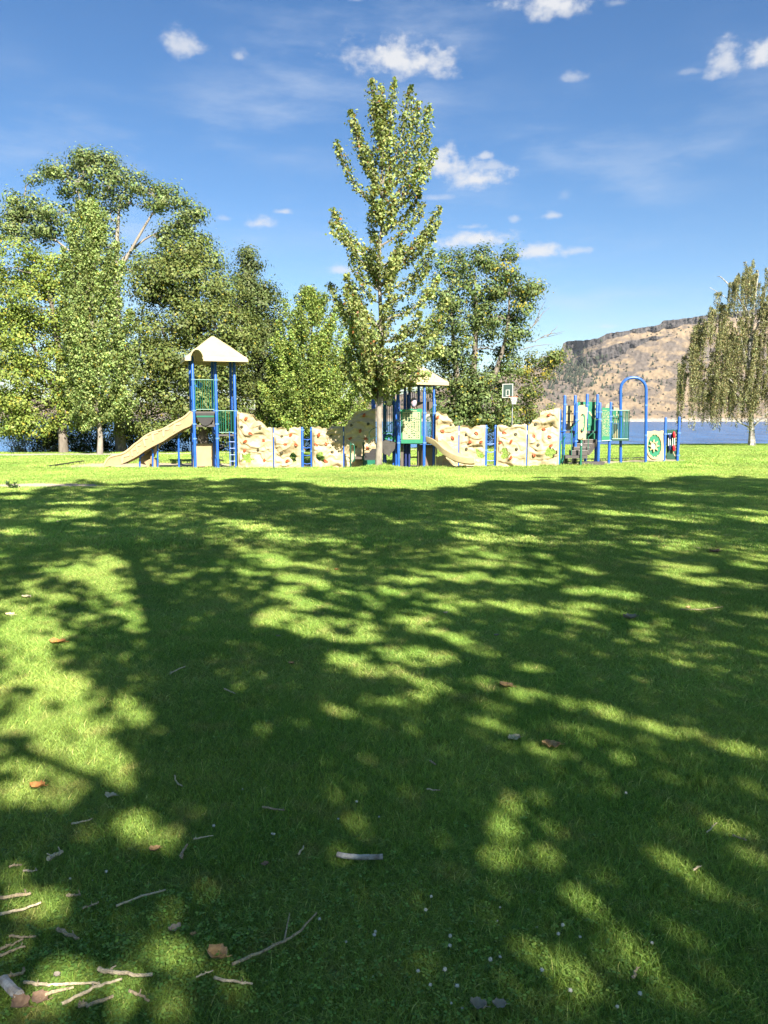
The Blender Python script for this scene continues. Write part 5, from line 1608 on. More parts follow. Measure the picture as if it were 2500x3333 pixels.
# ------------------------------------------------------------------ middle tower with the map board
def map_tower():
    Y0 = 32.1
    g = gz(1.2, Y0)
    xc = W(1320, 1500, Y0).x
    t = thing('map_tower', 'middle play tower with green map board, cream roofs and curved slide', 'play tower', (xc, Y0 + 1, g), 'roofed play towers')

    def P(x, y, Y): return Wz(z7, x, y, Y)
    zr = P(1000, 100, Y0).z            # right eave
    def pst(x, ytop, dy, r=.062, cl=(), nm='post', mt=None):
        q = P(x, ytop, Y0 + dy); return post(t, q.x, q.y, q.z, r, [P(x, c, Y0 + dy).z for c in cl], mt, name=nm)
    pst(455, 480, 0, cl=(820, 1015, 1590)); pst(1118, 280, 0, cl=(820, 1590)); pst(1370, 450, .35, cl=(620, 830))
    pst(1118, 60, .02, .045); pst(1365, 60, .37, .045)
    pst(375, 480, .5, cl=(1015, 1180)); pst(435, 100, .9); pst(620, 110, 1.3); pst(735, 100, 1.7); pst(700, 350, 1.4); pst(970, 60, 1.2)
    pst(85, 300, .8, cl=(480,)); pst(330, 330, 1.0)
    # leftmost posts, partly behind the maple
    for (px, py, dy) in ((1218, 1262, .4), (1213, 1232, 1.2), (1254, 1300, 1.0)):
        q = W(px, py, Y0 + dy); post(t, q.x, q.y, q.z, .06, [q.z - .45])
    # roofs
    ce = W(1363, 1246, Y0 + .75)
    roof_part(t, ce.x, ce.y, ce.z, W(1372, 1189, Y0 + .75).z, .90, math.radians(33), cream_roof)
    ce2 = W(1268, 1242, Y0 + 1.1)
    roof_part(t, ce2.x - .02, ce2.y, ce2.z, W(1268, 1158, Y0 + 1.1).z, 1.02, math.radians(17), cream_roof)
    # decks
    zd = P(0, 1590, Y0).z; zlow = P(0, 1500, Y0).z
    a = P(455, 1590, Y0); b = P(1370, 1590, Y0)
    m = MB(); m.box(((a.x + b.x) / 2, Y0 + .75, zd - .02), (b.x - a.x, 1.4, .07)); m.build('deck', deckm, t)
    m = MB(); q0 = W(1215, 1440, Y0); m.box(((q0.x + a.x) / 2, Y0 + .95, zd - .1), (a.x - q0.x, 1.2, .07)); m.build('deck', deckm, t)
    # map board
    xl, xr_ = P(525, 1000, Y0).x, P(1065, 1000, Y0).x
    yb = Y0 - .09
    def L(x, y): q = P(x, y, yb); return (q.x, q.z)
    M = Matrix.Identity(4); M[1][3] = yb
    m = MB(); m.prism([L(520, 1605), L(515, 1400), L(512, 1060), L(500, 790), L(492, 735), L(600, 722), L(660, 735), L(740, 720), L(800, 705), L(850, 728), L(930, 722), L(980, 705), L(1060, 715), L(1070, 770), L(1050, 800), L(1040, 860), L(1040, 1400), L(1080, 1415), L(1075, 1590), L(1040, 1605)], .05, M)
    mb = m.build('map_board', gplast, t)
    M = Matrix.Identity(4); M[1][3] = yb - .012
    m = MB(); m.prism([L(558, 1500), L(558, 800), L(1005, 800), L(1008, 1500)], .013, M); sheet_ = m.build('map_sheet', gmap, mb)
    M2 = Matrix.Identity(4); M2[1][3] = yb - .018
    bl = MB()
    cells = [(595, 845, 24, 38), (650, 845, 46, 38), (718, 845, 46, 38), (790, 845, 46, 38), (962, 842, 30, 38), (595, 903, 24, 34), (650, 903, 46, 36), (718, 903, 46, 36), (790, 903, 46, 36), (962, 900, 28, 34), (595, 962, 22, 34), (650, 960, 46, 34), (718, 958, 46, 36), (790, 958, 46, 34), (858, 955, 52, 26), (912, 955, 18, 28), (962, 952, 24, 26),
             (595, 1015, 22, 24), (650, 1015, 50, 28), (722, 1022, 50, 48), (783, 1015, 24, 44), (595, 1056, 20, 8), (652, 1058, 44, 9), (648, 1112, 30, 22), (720, 1117, 34, 10), (795, 1117, 34, 14), (860, 1065, 44, 30), (918, 1055, 22, 32), (962, 1055, 30, 34), (860, 1110, 46, 26), (918, 1110, 20, 24), (962, 1108, 28, 24), (733, 1160, 34, 24), (795, 1162, 46, 30), (860, 1160, 46, 30), (918, 1160, 16, 26), (962, 1160, 28, 34),
             (795, 1203, 34, 20), (860, 1207, 48, 26), (918, 1205, 16, 22), (962, 1207, 28, 30), (600, 1258, 34, 20), (918, 1255, 16, 22), (962, 1260, 30, 34), (605, 1305, 34, 16), (648, 1308, 36, 14), (793, 1302, 46, 22), (663, 1352, 40, 20), (800, 1350, 40, 24), (858, 1352, 48, 26), (918, 1355, 16, 26), (962, 1360, 20, 20), (725, 1405, 40, 26), (858, 1402, 46, 24), (918, 1405, 18, 18), (962, 1405, 28, 24), (728, 1452, 46, 26), (790, 1452, 34, 20), (918, 1452, 18, 24), (962, 1452, 26, 30)]
    for (x, y, w_, h_) in cells: bl.prism([L(x - w_ / 2, y + h_ / 2), L(x - w_ / 2, y - h_ / 2), L(x + w_ / 2, y - h_ / 2), L(x + w_ / 2, y + h_ / 2)], .008, M2)
    bl.build('map_blocks', mapg, sheet_)['kind'] = 'stuff'
    rv = MB()
    for line in ([(558, 1092), (600, 1103)], [(660, 1115), (690, 1085), (730, 1078), (780, 1082), (815, 1060), (830, 1035)], [(855, 1020), (885, 998), (930, 992), (1005, 990)], [(655, 1115), (690, 1170), (745, 1225)], [(765, 1245), (810, 1255), (860, 1280), (905, 1305), (1005, 1308)]):
        rv.tube(smooth_path([P(x, y, yb - .012) for x, y in line], 4), .012, 5)
    rv.build('map_rivers', mapg, sheet_)
    tl = MB(); M3 = Matrix.Identity(4); M3[1][3] = yb - .006
    for (x0, x1) in ((622, 692), (704, 756), (762, 812), (820, 925)): tl.prism([L(x0, 780), L(x0, 757), L(x1, 757), L(x1, 780)], .008, M3)
    tl.build('title_strip', gmap, mb)
    # panels, bubble windows and barriers around the deck
    bars(t, (P(470, 500, Y0 + 1.4).x, Y0 + 1.4), (P(960, 500, Y0 + 1.4).x, Y0 + 1.4), zd + .1, P(0, 280, Y0 + 1.4).z, 10, .012, dgreen)
    bars(t, (P(1150, 500, Y0 + 1.2).x, Y0 + 1.3), (P(1330, 500, Y0 + 1.2).x, Y0 + 1.3), zd + .05, P(0, 280, Y0).z, 4, .012, green)
    bars(t, (P(60, 500, Y0).x, Y0 + .5), (P(320, 500, Y0).x, Y0 + .6), P(0, 1330, Y0).z, P(0, 600, Y0).z, 5, .018, green)
    # shallow tan canopy tray behind the right posts
    c = P(1150, 640, Y0 + .9); m = MB()
    pr = [(-.42, .17), (-.38, -.02), (-.30, -.16), (.16, -.16), (.28, -.05), (.36, .17)]
    m.prism([(c.x + x, c.z + z) for x, z in pr], .5, Matrix.Translation(Vector((0, c.y, 0)))); m.build('crawl_tunnel', brown, t)
    # rounded bubble windows
    for (x, y, rx, rz, mt_) in ((845, 560, .13, .20, 'bubble_window_pink'), (220, 520, .13, .22, 'bubble_window_yellow')):
        bm_ = material(mt_, (.40, .22, .19) if 'pink' in mt_ else (.40, .42, .24), .12, .5, 7, (.30, .38, .60) if 'pink' in mt_ else (.58, .55, .36), spec=.8)  # the pink one has its reflections put into the pink and blue colour
        c = P(x, y, Y0 + .55); m = MB(); n = 14
        m.v.append((c.x, c.y - .10, c.z))
        for k in range(1, 5):
            ph = k / 4 * math.pi / 2
            for j in range(n):
                th = 2 * math.pi * j / n; s_ = math.sin(ph)
                m.v.append((c.x + rx * s_ * math.cos(th) * (1 - .18 * max(0, -math.sin(th))), c.y - .10 * math.cos(ph), c.z + rz * s_ * math.sin(th)))
        for j in range(n): m.f.append((0, 1 + j, 1 + (j + 1) % n))
        for k in range(3):
            for j in range(n): m.f.append((1 + k * n + j, 1 + k * n + (j + 1) % n, 1 + (k + 1) * n + (j + 1) % n, 1 + (k + 1) * n + j))
        o = m.build('bubble_window', bm_, t, smooth=True)
        rim = MB(); rim.tube([Vector(m.v[1 + 3 * n + j % n]) for j in range(n + 1)], .018, 6); rim.build('window_rim', dgreen, o, smooth=True)
    # slide entrance hood, grey with a pale top
    c = P(1230, 1040, Y0 + .6); m = MB()
    arch = [(-.20, -.60)] + [(-.20 * math.cos(math.pi * k / 10), .12 + .20 * math.sin(math.pi * k / 10)) for k in range(11)] + [(.20, -.60), (.12, -.60)] + [(.12 * math.cos(math.pi * k / 10), .10 + .12 * math.sin(math.pi * k / 10)) for k in range(11)] + [(-.12, -.60)]
    m.prism([(c.x + x, c.z + z) for x, z in arch], .18, Matrix.Translation(Vector((0, c.y, 0)))); m.build('slide_hood', material('grey_plastic', (.36, .34, .29), .5, .3, 5), t)
    # brown ground level panels below the deck
    m = MB(); x0, x1 = P(965, 0, Y0 + .3).x, P(1385, 0, Y0 + .3).x; zt_, zb_ = P(0, 1640, Y0 + .3).z, g + .06
    poly = [(x0, zb_), (x0 + .08, zb_), (x0 + .10, zb_ + .05), (x1 - .10, zb_ + .05), (x1 - .08, zb_), (x1, zb_), (x1, zt_), (x0, zt_)]
    m.prism(poly, .06, Matrix.Translation(Vector((0, Y0 + .35, 0)))); bp = m.build('ground_panel', brown, t)
    m = MB(); xm_ = (x0 + x1) / 2; m.tube([(xm_ - .12, Y0 + .36, zb_ + .1), (xm_ - .12, Y0 + .33, zt_ - .1)], .05, 8); m.box((xm_ + .12, Y0 + .33, (zb_ + zt_) / 2), (.3, .04, zt_ - zb_ - .25)); m.build('panel_relief', material('brown_plastic_light', (.15, .115, .085), .55, .25, 4), bp)
    m = MB(); xq = P(545, 0, Y0 + .4).x; m.box((xq, Y0 + .5, (g + zd) / 2), (.12, .3, zd - g - .1)); m.build('ground_panel', brown, t)
    for x in (640, 730):
        q = P(x, 1640, Y0 + .5); post(t, q.x, q.y, q.z + .1, .05, mat=navy)
        f = MB(); f.box((q.x, q.y - .05, g + .04), (.1, .16, .1)); f.build('post_foot', material('pale_foot', (.45, .5, .6), .5, .1, 5), t)
    m = MB(); q1, q2 = P(590, 1960, Y0 + .8), P(960, 1960, Y0 + .8); m.tube([q1, q2], .03, 8); m.build('low_rail', black, t, smooth=True)
    # charcoal moulded stepping rocks and green tube left of the board
    m = MB(); rr = random.Random(6)
    bpoly = [(40, 1560), (120, 1520), (300, 1560), (380, 1590), (390, 1680), (330, 1790), (270, 1850), (215, 1960), (160, 1900), (90, 1890), (40, 1800)]
    m.prism([(P(x, y, Y0 + .1).x, P(x, y, Y0 + .1).z) for x, y in bpoly], .55, Matrix.Translation(Vector((0, Y0 + .15, 0)))); m.build('climber_shell', material('charcoal_plastic', (.055, .05, .045), .6, .4, 5, None, .4, 14), t)
    m = MB(); m.tube(smooth_path([P(130, 1500, Y0 + .3), P(160, 1425, Y0 + .3), P(240, 1410, Y0 + .3), P(275, 1500, Y0 + .3)], 4), .075, 10); m.build('green_tube', gplast, t, smooth=True)
    m = MB(); m.tube([P(360, 1420, Y0 + .2), P(365, 1560, Y0 + .2)], .05, 10); m.build('green_tube', gplast, t, smooth=True)
    m = MB(); m.tube(smooth_path([P(40, 1230, Y0), P(150, 1180, Y0), P(250, 1090, Y0), P(340, 1060, Y0)], 4), .016, 6); m.tube(smooth_path([P(30, 1350, Y0), P(170, 1335, Y0), P(290, 1325, Y0), P(310, 1280, Y0), P(310, 1060, Y0)], 4), .02, 6); m.build('handrail', green, t, smooth=True)
    m = MB(); m.box(tuple(P(155, 1260, Y0 + .3)), (.09, .06, .2)); m.build('blue_block', clampm, t)
    # curved slide coming forward to the right
    pa = [Wz(z3, 262, 835, Y0 + .45), Wz(z3, 320, 840, Y0 + .1), Wz(z3, 390, 880, Y0 - .2), Wz(z3, 460, 950, Y0 - .5), Wz(z3, 530, 1000, Y0 - .72), Wz(z3, 610, 1035, Y0 - .9), Wz(z3, 690, 1048, Y0 - 1.0), Wz(z3, 742, 1046, Y0 - 1.05)]
    for i in range(len(pa)):
        pa[i].z = max(pa[i].z, gz(pa[i].x, pa[i].y) + .06)
    sl = chute(t, 'slide', pa, .50, .22, cream)
    m = MB(); q = pa[-2]; m.box((q.x, q.y, gz(q.x, q.y) + .0), (.3, .35, .12)); m.build('slide_foot', cream, sl)
    # stairs with green rails left of the maple trunk
    def Q(x, y, dy=-.5): return Wz(z2, x, y, Y0 + dy)
    for x in (803, 920):
        q = Q(x, 772); b = MB(); b.tube([(q.x, q.y, gz(q.x, q.y) - .1), (q.x, q.y, q.z)], .035, 9); b.build('stair_post', dgreen, t, smooth=True)
    b = MB(); b.tube(smooth_path([Q(808, 795), Q(825, 790), Q(838, 810), Q(840, 900), Q(836, 935), Q(822, 945), Q(810, 935)], 4), .02, 7); b.build('hand_loop', green, t, smooth=True)
    b = MB(); q1, q2 = Q(840, 915), Q(920, 915); b.box(((q1.x + q2.x) / 2, q1.y + .3, q1.z), (q2.x - q1.x, .6, .09)); b.build('transfer_step', brown, t)
    b = MB(); q1, q2 = Q(925, 960), Q(1040, 960); b.box(((q1.x + q2.x) / 2, q1.y + .3, q1.z), (q2.x - q1.x, .5, .22)); b.build('step_front', green, t)
    for k, (x, y) in enumerate(((960, 900), (1000, 870), (1040, 835), (1085, 800))):
        q = Q(x, y, -.2 + k * .12); b = MB(); b.box((q.x, q.y + .3, q.z - .08), (.62, .5, .19)); b.build('step', black, t)
    b = MB()
    b.tube([Q(972, 680), Q(972, 850)], .015, 6); b.tube(smooth_path([Q(975, 682), Q(1000, 655), Q(1040, 640)], 3), .015, 6); b.tube([Q(975, 752), Q(1040, 722)], .015, 6)
    b.build('handrail', dgreen, t, smooth=True)


map_tower()


# ------------------------------------------------------------------ right tower with stairs
def stair_tower():
    Y0 = 33.2
    xc = W(1930, 1500, Y0).x
    t = thing('stair_tower', 'right play tower with black stairs, green panels and tall blue hoop', 'play tower', (xc, Y0 + .6, gz(xc, Y0)))

    def P(x, y, dy=0): return Wz(z8, x, y, Y0 + dy)
    def pst(x, ytop, dy, cl=(), r=.06, mt=None):
        q = P(x, ytop, dy); return post(t, q.x, q.y, q.z, r, [P(x, c, dy).z for c in cl], mt)
    pst(130, 180, .3, (390, 980)); pst(365, 180, .6, (380,)); pst(398, 345, 0, (555, 740, 1215)); pst(635, 150, .9, (400, 545)); pst(868, 160, 1.0, (395, 560)); pst(920, 345, 0, (560, 725, 1215)); pst(1165, 330, .1, (520, 660, 780, 1200))
    # tall hoop of tube
    def A(x, y, dy=.5): return Wz(z4, x, y, Y0 + dy)
    hoop = [A(815, 1060), A(815, 700), A(815, 320)] + [A(940 - 125 * math.cos(math.pi * k / 10), 320 - 113 * math.sin(math.pi * k / 10)) for k in range(1, 10)] + [A(1065, 320), A(1063, 700), A(1060, 1040)]
    b = MB(); b.tube(hoop, .062, 14); hp = b.build('hoop', blue, t, smooth=True)
    for (x, y) in ((1062, 775), (1064, 480)):
        q = A(x, y); c = MB(); c.tube([(q.x, q.y, q.z - .04), (q.x, q.y, q.z + .04)], .078, 12); c.build('clamp', clampm, hp, smooth=True)
    # deck boards
    def slab(x0, x1, y, dy0, dy1, th=.09, nm='deck', mt=deckm):
        a, c = P(x0, y, dy0), P(x1, y, dy0); m = MB(); m.box(((a.x + c.x) / 2, Y0 + (dy0 + dy1) / 2, a.z - th / 2), (c.x - a.x, dy1 - dy0, th)); return m.build(nm, mt, t)
    slab(140, 640, 985, .3, 1.4); slab(600, 870, 990, .5, 1.5)
    # cream six pane panel
    M = Matrix.Identity(4); M[1][3] = Y0 + 1.05
    def Lp(pts_, dy): return [(P(x, y, dy).x, P(x, y, dy).z) for x, y in pts_]
    m = MB(); m.prism(Lp([(150, 415), (370, 405), (390, 780), (330, 880), (240, 965), (160, 965)], 1.05), .03, M); fr = m.build('window_panel', material('dark_joint', (.10, .075, .05), .7, .2, 5), t)
    M = Matrix.Identity(4); M[1][3] = Y0 + .99
    for (x0, y0, x1, y1) in ((160, 418, 278, 592), (300, 416, 372, 590), (160, 612, 278, 772), (300, 610, 372, 770), (160, 790, 278, 960), (300, 788, 340, 850)):
        m = MB(); m.prism(Lp([(x0, y0 + 10), (x0 + 8, y0), (x1 - 8, y0), (x1, y0 + 10), (x1, y1 - 10), (x1 - 8, y1), (x0 + 8, y1), (x0, y1 - 10)], .99), .055, M); m.build('pane', cream, fr)
    # cream archway panel in front
    M = Matrix.Identity(4); M[1][3] = Y0 - .02
    outer = [(430, 1170), (605, 1170), (618, 900), (632, 640), (636, 460), (600, 455), (575, 420), (540, 405), (490, 405), (450, 420), (430, 460), (425, 800)]
    inner = [(480, 660), (500, 615), (535, 600), (565, 612), (585, 650), (588, 800), (575, 920), (550, 1000), (505, 1045), (470, 985), (462, 930)]
    # ring mesh: outer matched with inner
    op = smooth_path([Vector((x, y, 0)) for x, y in outer + outer[:1]], 3)[:-1]; 
    n = len(op); cx_, cy_ = 530, 800
    def ang(p): return math.atan2(p[1] - cy_, p[0] - cx_)
    inn = sorted(inner, key=ang)
    ia = [ang(p) for p in inn]
    def inner_at(a):
        best = min(range(len(inn)), key=lambda i: abs((ia[i] - a + math.pi) % (2 * math.pi) - math.pi))
        j = (best + 1) % len(inn); i_ = best
        d0 = (a - ia[i_] + math.pi) % (2 * math.pi) - math.pi
        if d0 < 0: j = i_; i_ = (best - 1) % len(inn); d0 = (a - ia[i_] + math.pi) % (2 * math.pi) - math.pi
        d1 = (ia[j] - ia[i_] + 2 * math.pi) % (2 * math.pi)
        f_ = min(1, max(0, d0 / d1 if d1 else 0)); return (inn[i_][0] * (1 - f_) + inn[j][0] * f_, inn[i_][1] * (1 - f_) + inn[j][1] * f_)
    m = MB()
    for p in op:
        q = inner_at(ang((p.x, p.y)))
        for (x, y) in ((p.x, p.y), q):
            a_ = P(x, y, -.02); m.v += [tuple(a_), (a_.x, a_.y + .06, a_.z)]
    for k in range(n):
        a_ = k * 4; c = ((k + 1) % n) * 4
        m.f += [(a_, c, c + 2, a_ + 2), (a_ + 1, a_ + 3, c + 3, c + 1), (a_, a_ + 1, c + 1, c), (a_ + 2, c + 2, c + 3, a_ + 3)]
    m.build('arch_panel', cream, t)
    # flame like cream plate and a green one seen through the archway
    M = Matrix.Identity(4); M[1][3] = Y0 + .5
    m = MB(); m.prism(Lp([(445, 740), (475, 690), (500, 650), (530, 640), (552, 690), (556, 760), (542, 800), (560, 830), (548, 870), (556, 905), (535, 900), (528, 960), (505, 930), (480, 990), (470, 930), (452, 900)], .5), .04, M); m.build('leaf_plate', cream, t)
    M = Matrix.Identity(4); M[1][3] = Y0 + .58
    m = MB(); m.prism(Lp([(440, 1060), (440, 640), (600, 640), (600, 1060)], .58), .03, M); m.build('green_plate', gplast, t)
    # big green panel with pale seam
    M = Matrix.Identity(4); M[1][3] = Y0 + 1.25
    m = MB(); m.prism(Lp([(420, 340), (520, 332), (640, 330), (840, 330), (845, 980), (640, 980), (600, 1000), (420, 600)], 1.25), .04, M); gp = m.build('side_panel', gplast, t)
    M = Matrix.Identity(4); M[1][3] = Y0 + 1.235
    m = MB()
    m.prism(Lp([(665, 560), (690, 540), (715, 570), (730, 610), (790, 700), (800, 725), (780, 722), (700, 620), (680, 600)], 1.235), .02, M)
    m.prism(Lp([(470, 365), (520, 375), (590, 400), (600, 425), (540, 395), (480, 380)], 1.235), .02, M)
    m.prism(Lp([(812, 400), (838, 395), (838, 780), (820, 790), (808, 700)], 1.235), .02, M)
    m.prism(Lp([(655, 840), (670, 825), (684, 840), (670, 856)], 1.235), .02, M)
    m.build('panel_inlay', gmap, gp)
    M = Matrix.Identity(4); M[1][3] = Y0 + 1.3
    m = MB(); m.prism(Lp([(635, 1040), (820, 1040), (820, 1170), (635, 1170)], 1.3), .04, M); m.build('low_panel', gplast, t)
    # green panel speckled with pale pictograms
    M = Matrix.Identity(4); M[1][3] = Y0 + .02
    m = MB(); m.prism(Lp([(958, 1205), (962, 470), (1000, 455), (1040, 470), (1090, 460), (1136, 470), (1140, 1195)], .02), .045, M); sp = m.build('picture_panel', gplast, t)
    rr = random.Random(17); m = MB(); M = Matrix.Identity(4); M[1][3] = Y0 + .008
    for iy in range(17):
        for ix in range(5):
            x = 980 + ix * 33 + rr.uniform(-7, 7) + (iy % 2) * 8; y = 565 + iy * 33 + rr.uniform(-6, 6); a_ = rr.uniform(0, 3.14); w_, h_ = rr.uniform(7, 13), rr.uniform(9, 17)
            m.prism(Lp([(x + (dx * math.cos(a_) - dy_ * math.sin(a_)), y + (dx * math.sin(a_) + dy_ * math.cos(a_))) for dx, dy_ in ((-w_, -h_ * .5), (-w_ * .3, -h_), (w_ * .8, -h_ * .6), (w_, h_ * .4), (0, h_), (-w_ * .8, h_ * .4))], .008), .014, M)
    m.prism(Lp([(975, 530), (975, 518), (1082, 518), (1082, 530)], .008), .014, M)
    m.build('pictograms', gmap, sp)['kind'] = 'stuff'
    m = MB(); q1, q2 = P(955, 1212, .02), P(1150, 1200, .02); m.tube([q1, q2], .028, 8); m.build('panel_rail', green, t, smooth=True)
    # balcony of green bars round a small deck
    a, c = P(1205, 525, .15), P(1580, 525, .15); zb = P(1205, 1165, .15).z
    slab(1200, 1570, 1165, .1, .95, .08, 'balcony_deck', dgreen)
    bars(t, (a.x, a.y), (c.x, c.y), zb, a.z, 10, .012)
    bars(t, (c.x, c.y), (c.x - .02, c.y + .8), zb, a.z, 5, .012)
    # leaf pattern board and dark low board behind the balcony bars
    M = Matrix.Identity(4); M[1][3] = Y0 + .55
    m = MB(); m.prism(Lp([(1215, 800), (1212, 540), (1300, 530), (1370, 540), (1370, 800)], .55), .03, M); lb = m.build('leaf_board', gplast, t)
    M = Matrix.Identity(4); M[1][3] = Y0 + .535
    m = MB()
    for (x, y) in ((1235, 640), (1258, 700), (1290, 620), (1310, 720), (1330, 640), (1345, 770), (1250, 770), (1300, 570), (1290, 780), (1320, 680)):
        m.prism(Lp([(x, y - 40), (x + 16, y - 10), (x + 10, y + 30), (x - 8, y + 36), (x - 18, y)], .535), .02, M)
    m.build('leaf_shapes', gmap, lb)['kind'] = 'stuff'
    M = Matrix.Identity(4); M[1][3] = Y0 + .6
    m = MB(); m.prism(Lp([(1220, 1150), (1220, 830), (1320, 830), (1320, 940), (1222, 1080)], .6), .03, M); m.build('dark_board', deckm, t)
    M = Matrix.Identity(4); M[1][3] = Y0 + .59
    m = MB(); m.prism(Lp([(1205, 1150), (1200, 1090), (1320, 940), (1325, 1150)], .59), .03, M); m.build('cream_board', cream, t)
    # pale rock shaped board top behind
    M = Matrix.Identity(4); M[1][3] = Y0 + 1.0
    m = MB(); m.prism(Lp([(1040, 470), (1050, 410), (1090, 385), (1120, 360), (1180, 370), (1200, 440), (1260, 460), (1350, 470), (1350, 530), (1040, 530)], 1.0), .08, M); m.build('rock_board', cream2, t)
    # stairs: four black treads climbing away to the right
    for k, (x0, x1, y0, y1, dy) in enumerate(((275, 640, 1425, 1520, -.55), (330, 690, 1345, 1425, -.28), (385, 750, 1265, 1345, 0.0), (430, 840, 1175, 1265, .28))):
        a, c = P(x0, y0, dy), P(x1, y1, dy)
        m = MB(); m.box(((a.x + c.x) / 2, a.y + .2, (a.z + c.z) / 2 - .01), (c.x - a.x, .42, a.z - c.z + .015)); s = m.build('step', deckm, t)
        l = MB(); l.box(((a.x + c.x) / 2, a.y - .012, a.z - .012), (c.x - a.x - .02, .03, .03)); l.build('nosing', material('worn_edge', (.20, .18, .17), .6, .2, 8), s)
    m = MB(); ss = [P(640, 1520, -.5), P(660, 1530, -.5), P(835, 1300, .5), P(880, 1180, .5), P(840, 1175, .5), P(640, 1425, -.5)]
    n = len(ss); m.v = [tuple(q) for q in ss] + [(q.x + .05, q.y, q.z) for q in ss]; m.f = [tuple(range(n)), tuple(reversed(range(n, 2 * n)))] + [(i, (i + 1) % n, (i + 1) % n + n, i + n) for i in range(n)]; m.build('stringer', deckm, t)
    # transfer platform and its green posts and rails
    a, c = P(140, 1545, -.75), P(640, 1545, -.75); m = MB(); m.box(((a.x + c.x) / 2, a.y + .28, a.z - .05), (c.x - a.x, .6, .12)); m.build('transfer_step', deckm, t)
    for x in (180, 385):
        q = P(x, 1600, -.6); m = MB(); m.box((q.x, q.y + .3, (q.z + gz(q.x, q.y)) / 2), (.12, .3, q.z - gz(q.x, q.y))); m.build('step_leg', black, t)
    a = P(590, 1650, -.7); m = MB(); m.box((a.x + .35, a.y + .3, gz(a.x, a.y) + .08), (1.0, .45, .2)); m.build('low_step', deckm, t)
    for (x, yt) in ((20, 1200), (500, 1190)):
        q = P(x, yt, -.8); post(t, q.x, q.y, q.z, .045, mat=green, name='green_post')
    q = P(500, 1290, -.86); m = MB(); m.box((q.x, q.y - .01, q.z), (.05, .02, .09)); m.build('sticker', white, t)
    def rail(pts_, dy, r=.017, nm='handrail', mt=green):
        b_ = MB(); b_.tube(smooth_path([P(x, y, dy) for x, y in pts_], 4), r, 7); b_.build(nm, mt, t, smooth=True)
    rail([(278, 1540), (278, 950), (300, 905), (440, 760), (470, 735)], -.6); rail([(330, 1110), (380, 1060), (425, 1010)], -.4)
    rail([(650, 1530), (655, 1150), (680, 1100), (800, 985), (812, 940), (812, 760), (870, 725)], -.4); rail([(640, 930), (720, 860), (790, 790)], .4)
    rail([(40, 1640), (60, 1660), (95, 1610), (100, 1200), (140, 1110)], -.75, .02); rail([(40, 1240), (90, 1180), (110, 1090), (140, 1060)], -.7, .02)
    rail([(60, 1620), (65, 1700)], -.78, .02); rail([(610, 1150), (612, 1060), (640, 1030)], -.3)
    b_ = MB(); q1, q2 = P(30, 995, .1), P(135, 995, .25); b_.tube([q1, q2], .022, 7); b_.build('link_rail', blue, t, smooth=True)
    b_ = MB(); b_.tube(smooth_path([P(30, 560, .05), P(50, 600, .0), P(55, 690, .0), P(35, 740, .05)], 4), .016, 6); b_.build('hand_loop', navy, t, smooth=True)
    b_ = MB(); b_.tube(smooth_path([P(150, 820, .2), P(170, 850, .2), P(170, 890, .2), P(150, 910, .2)], 4), .016, 6); b_.build('hand_loop', navy, t, smooth=True)


stair_tower()


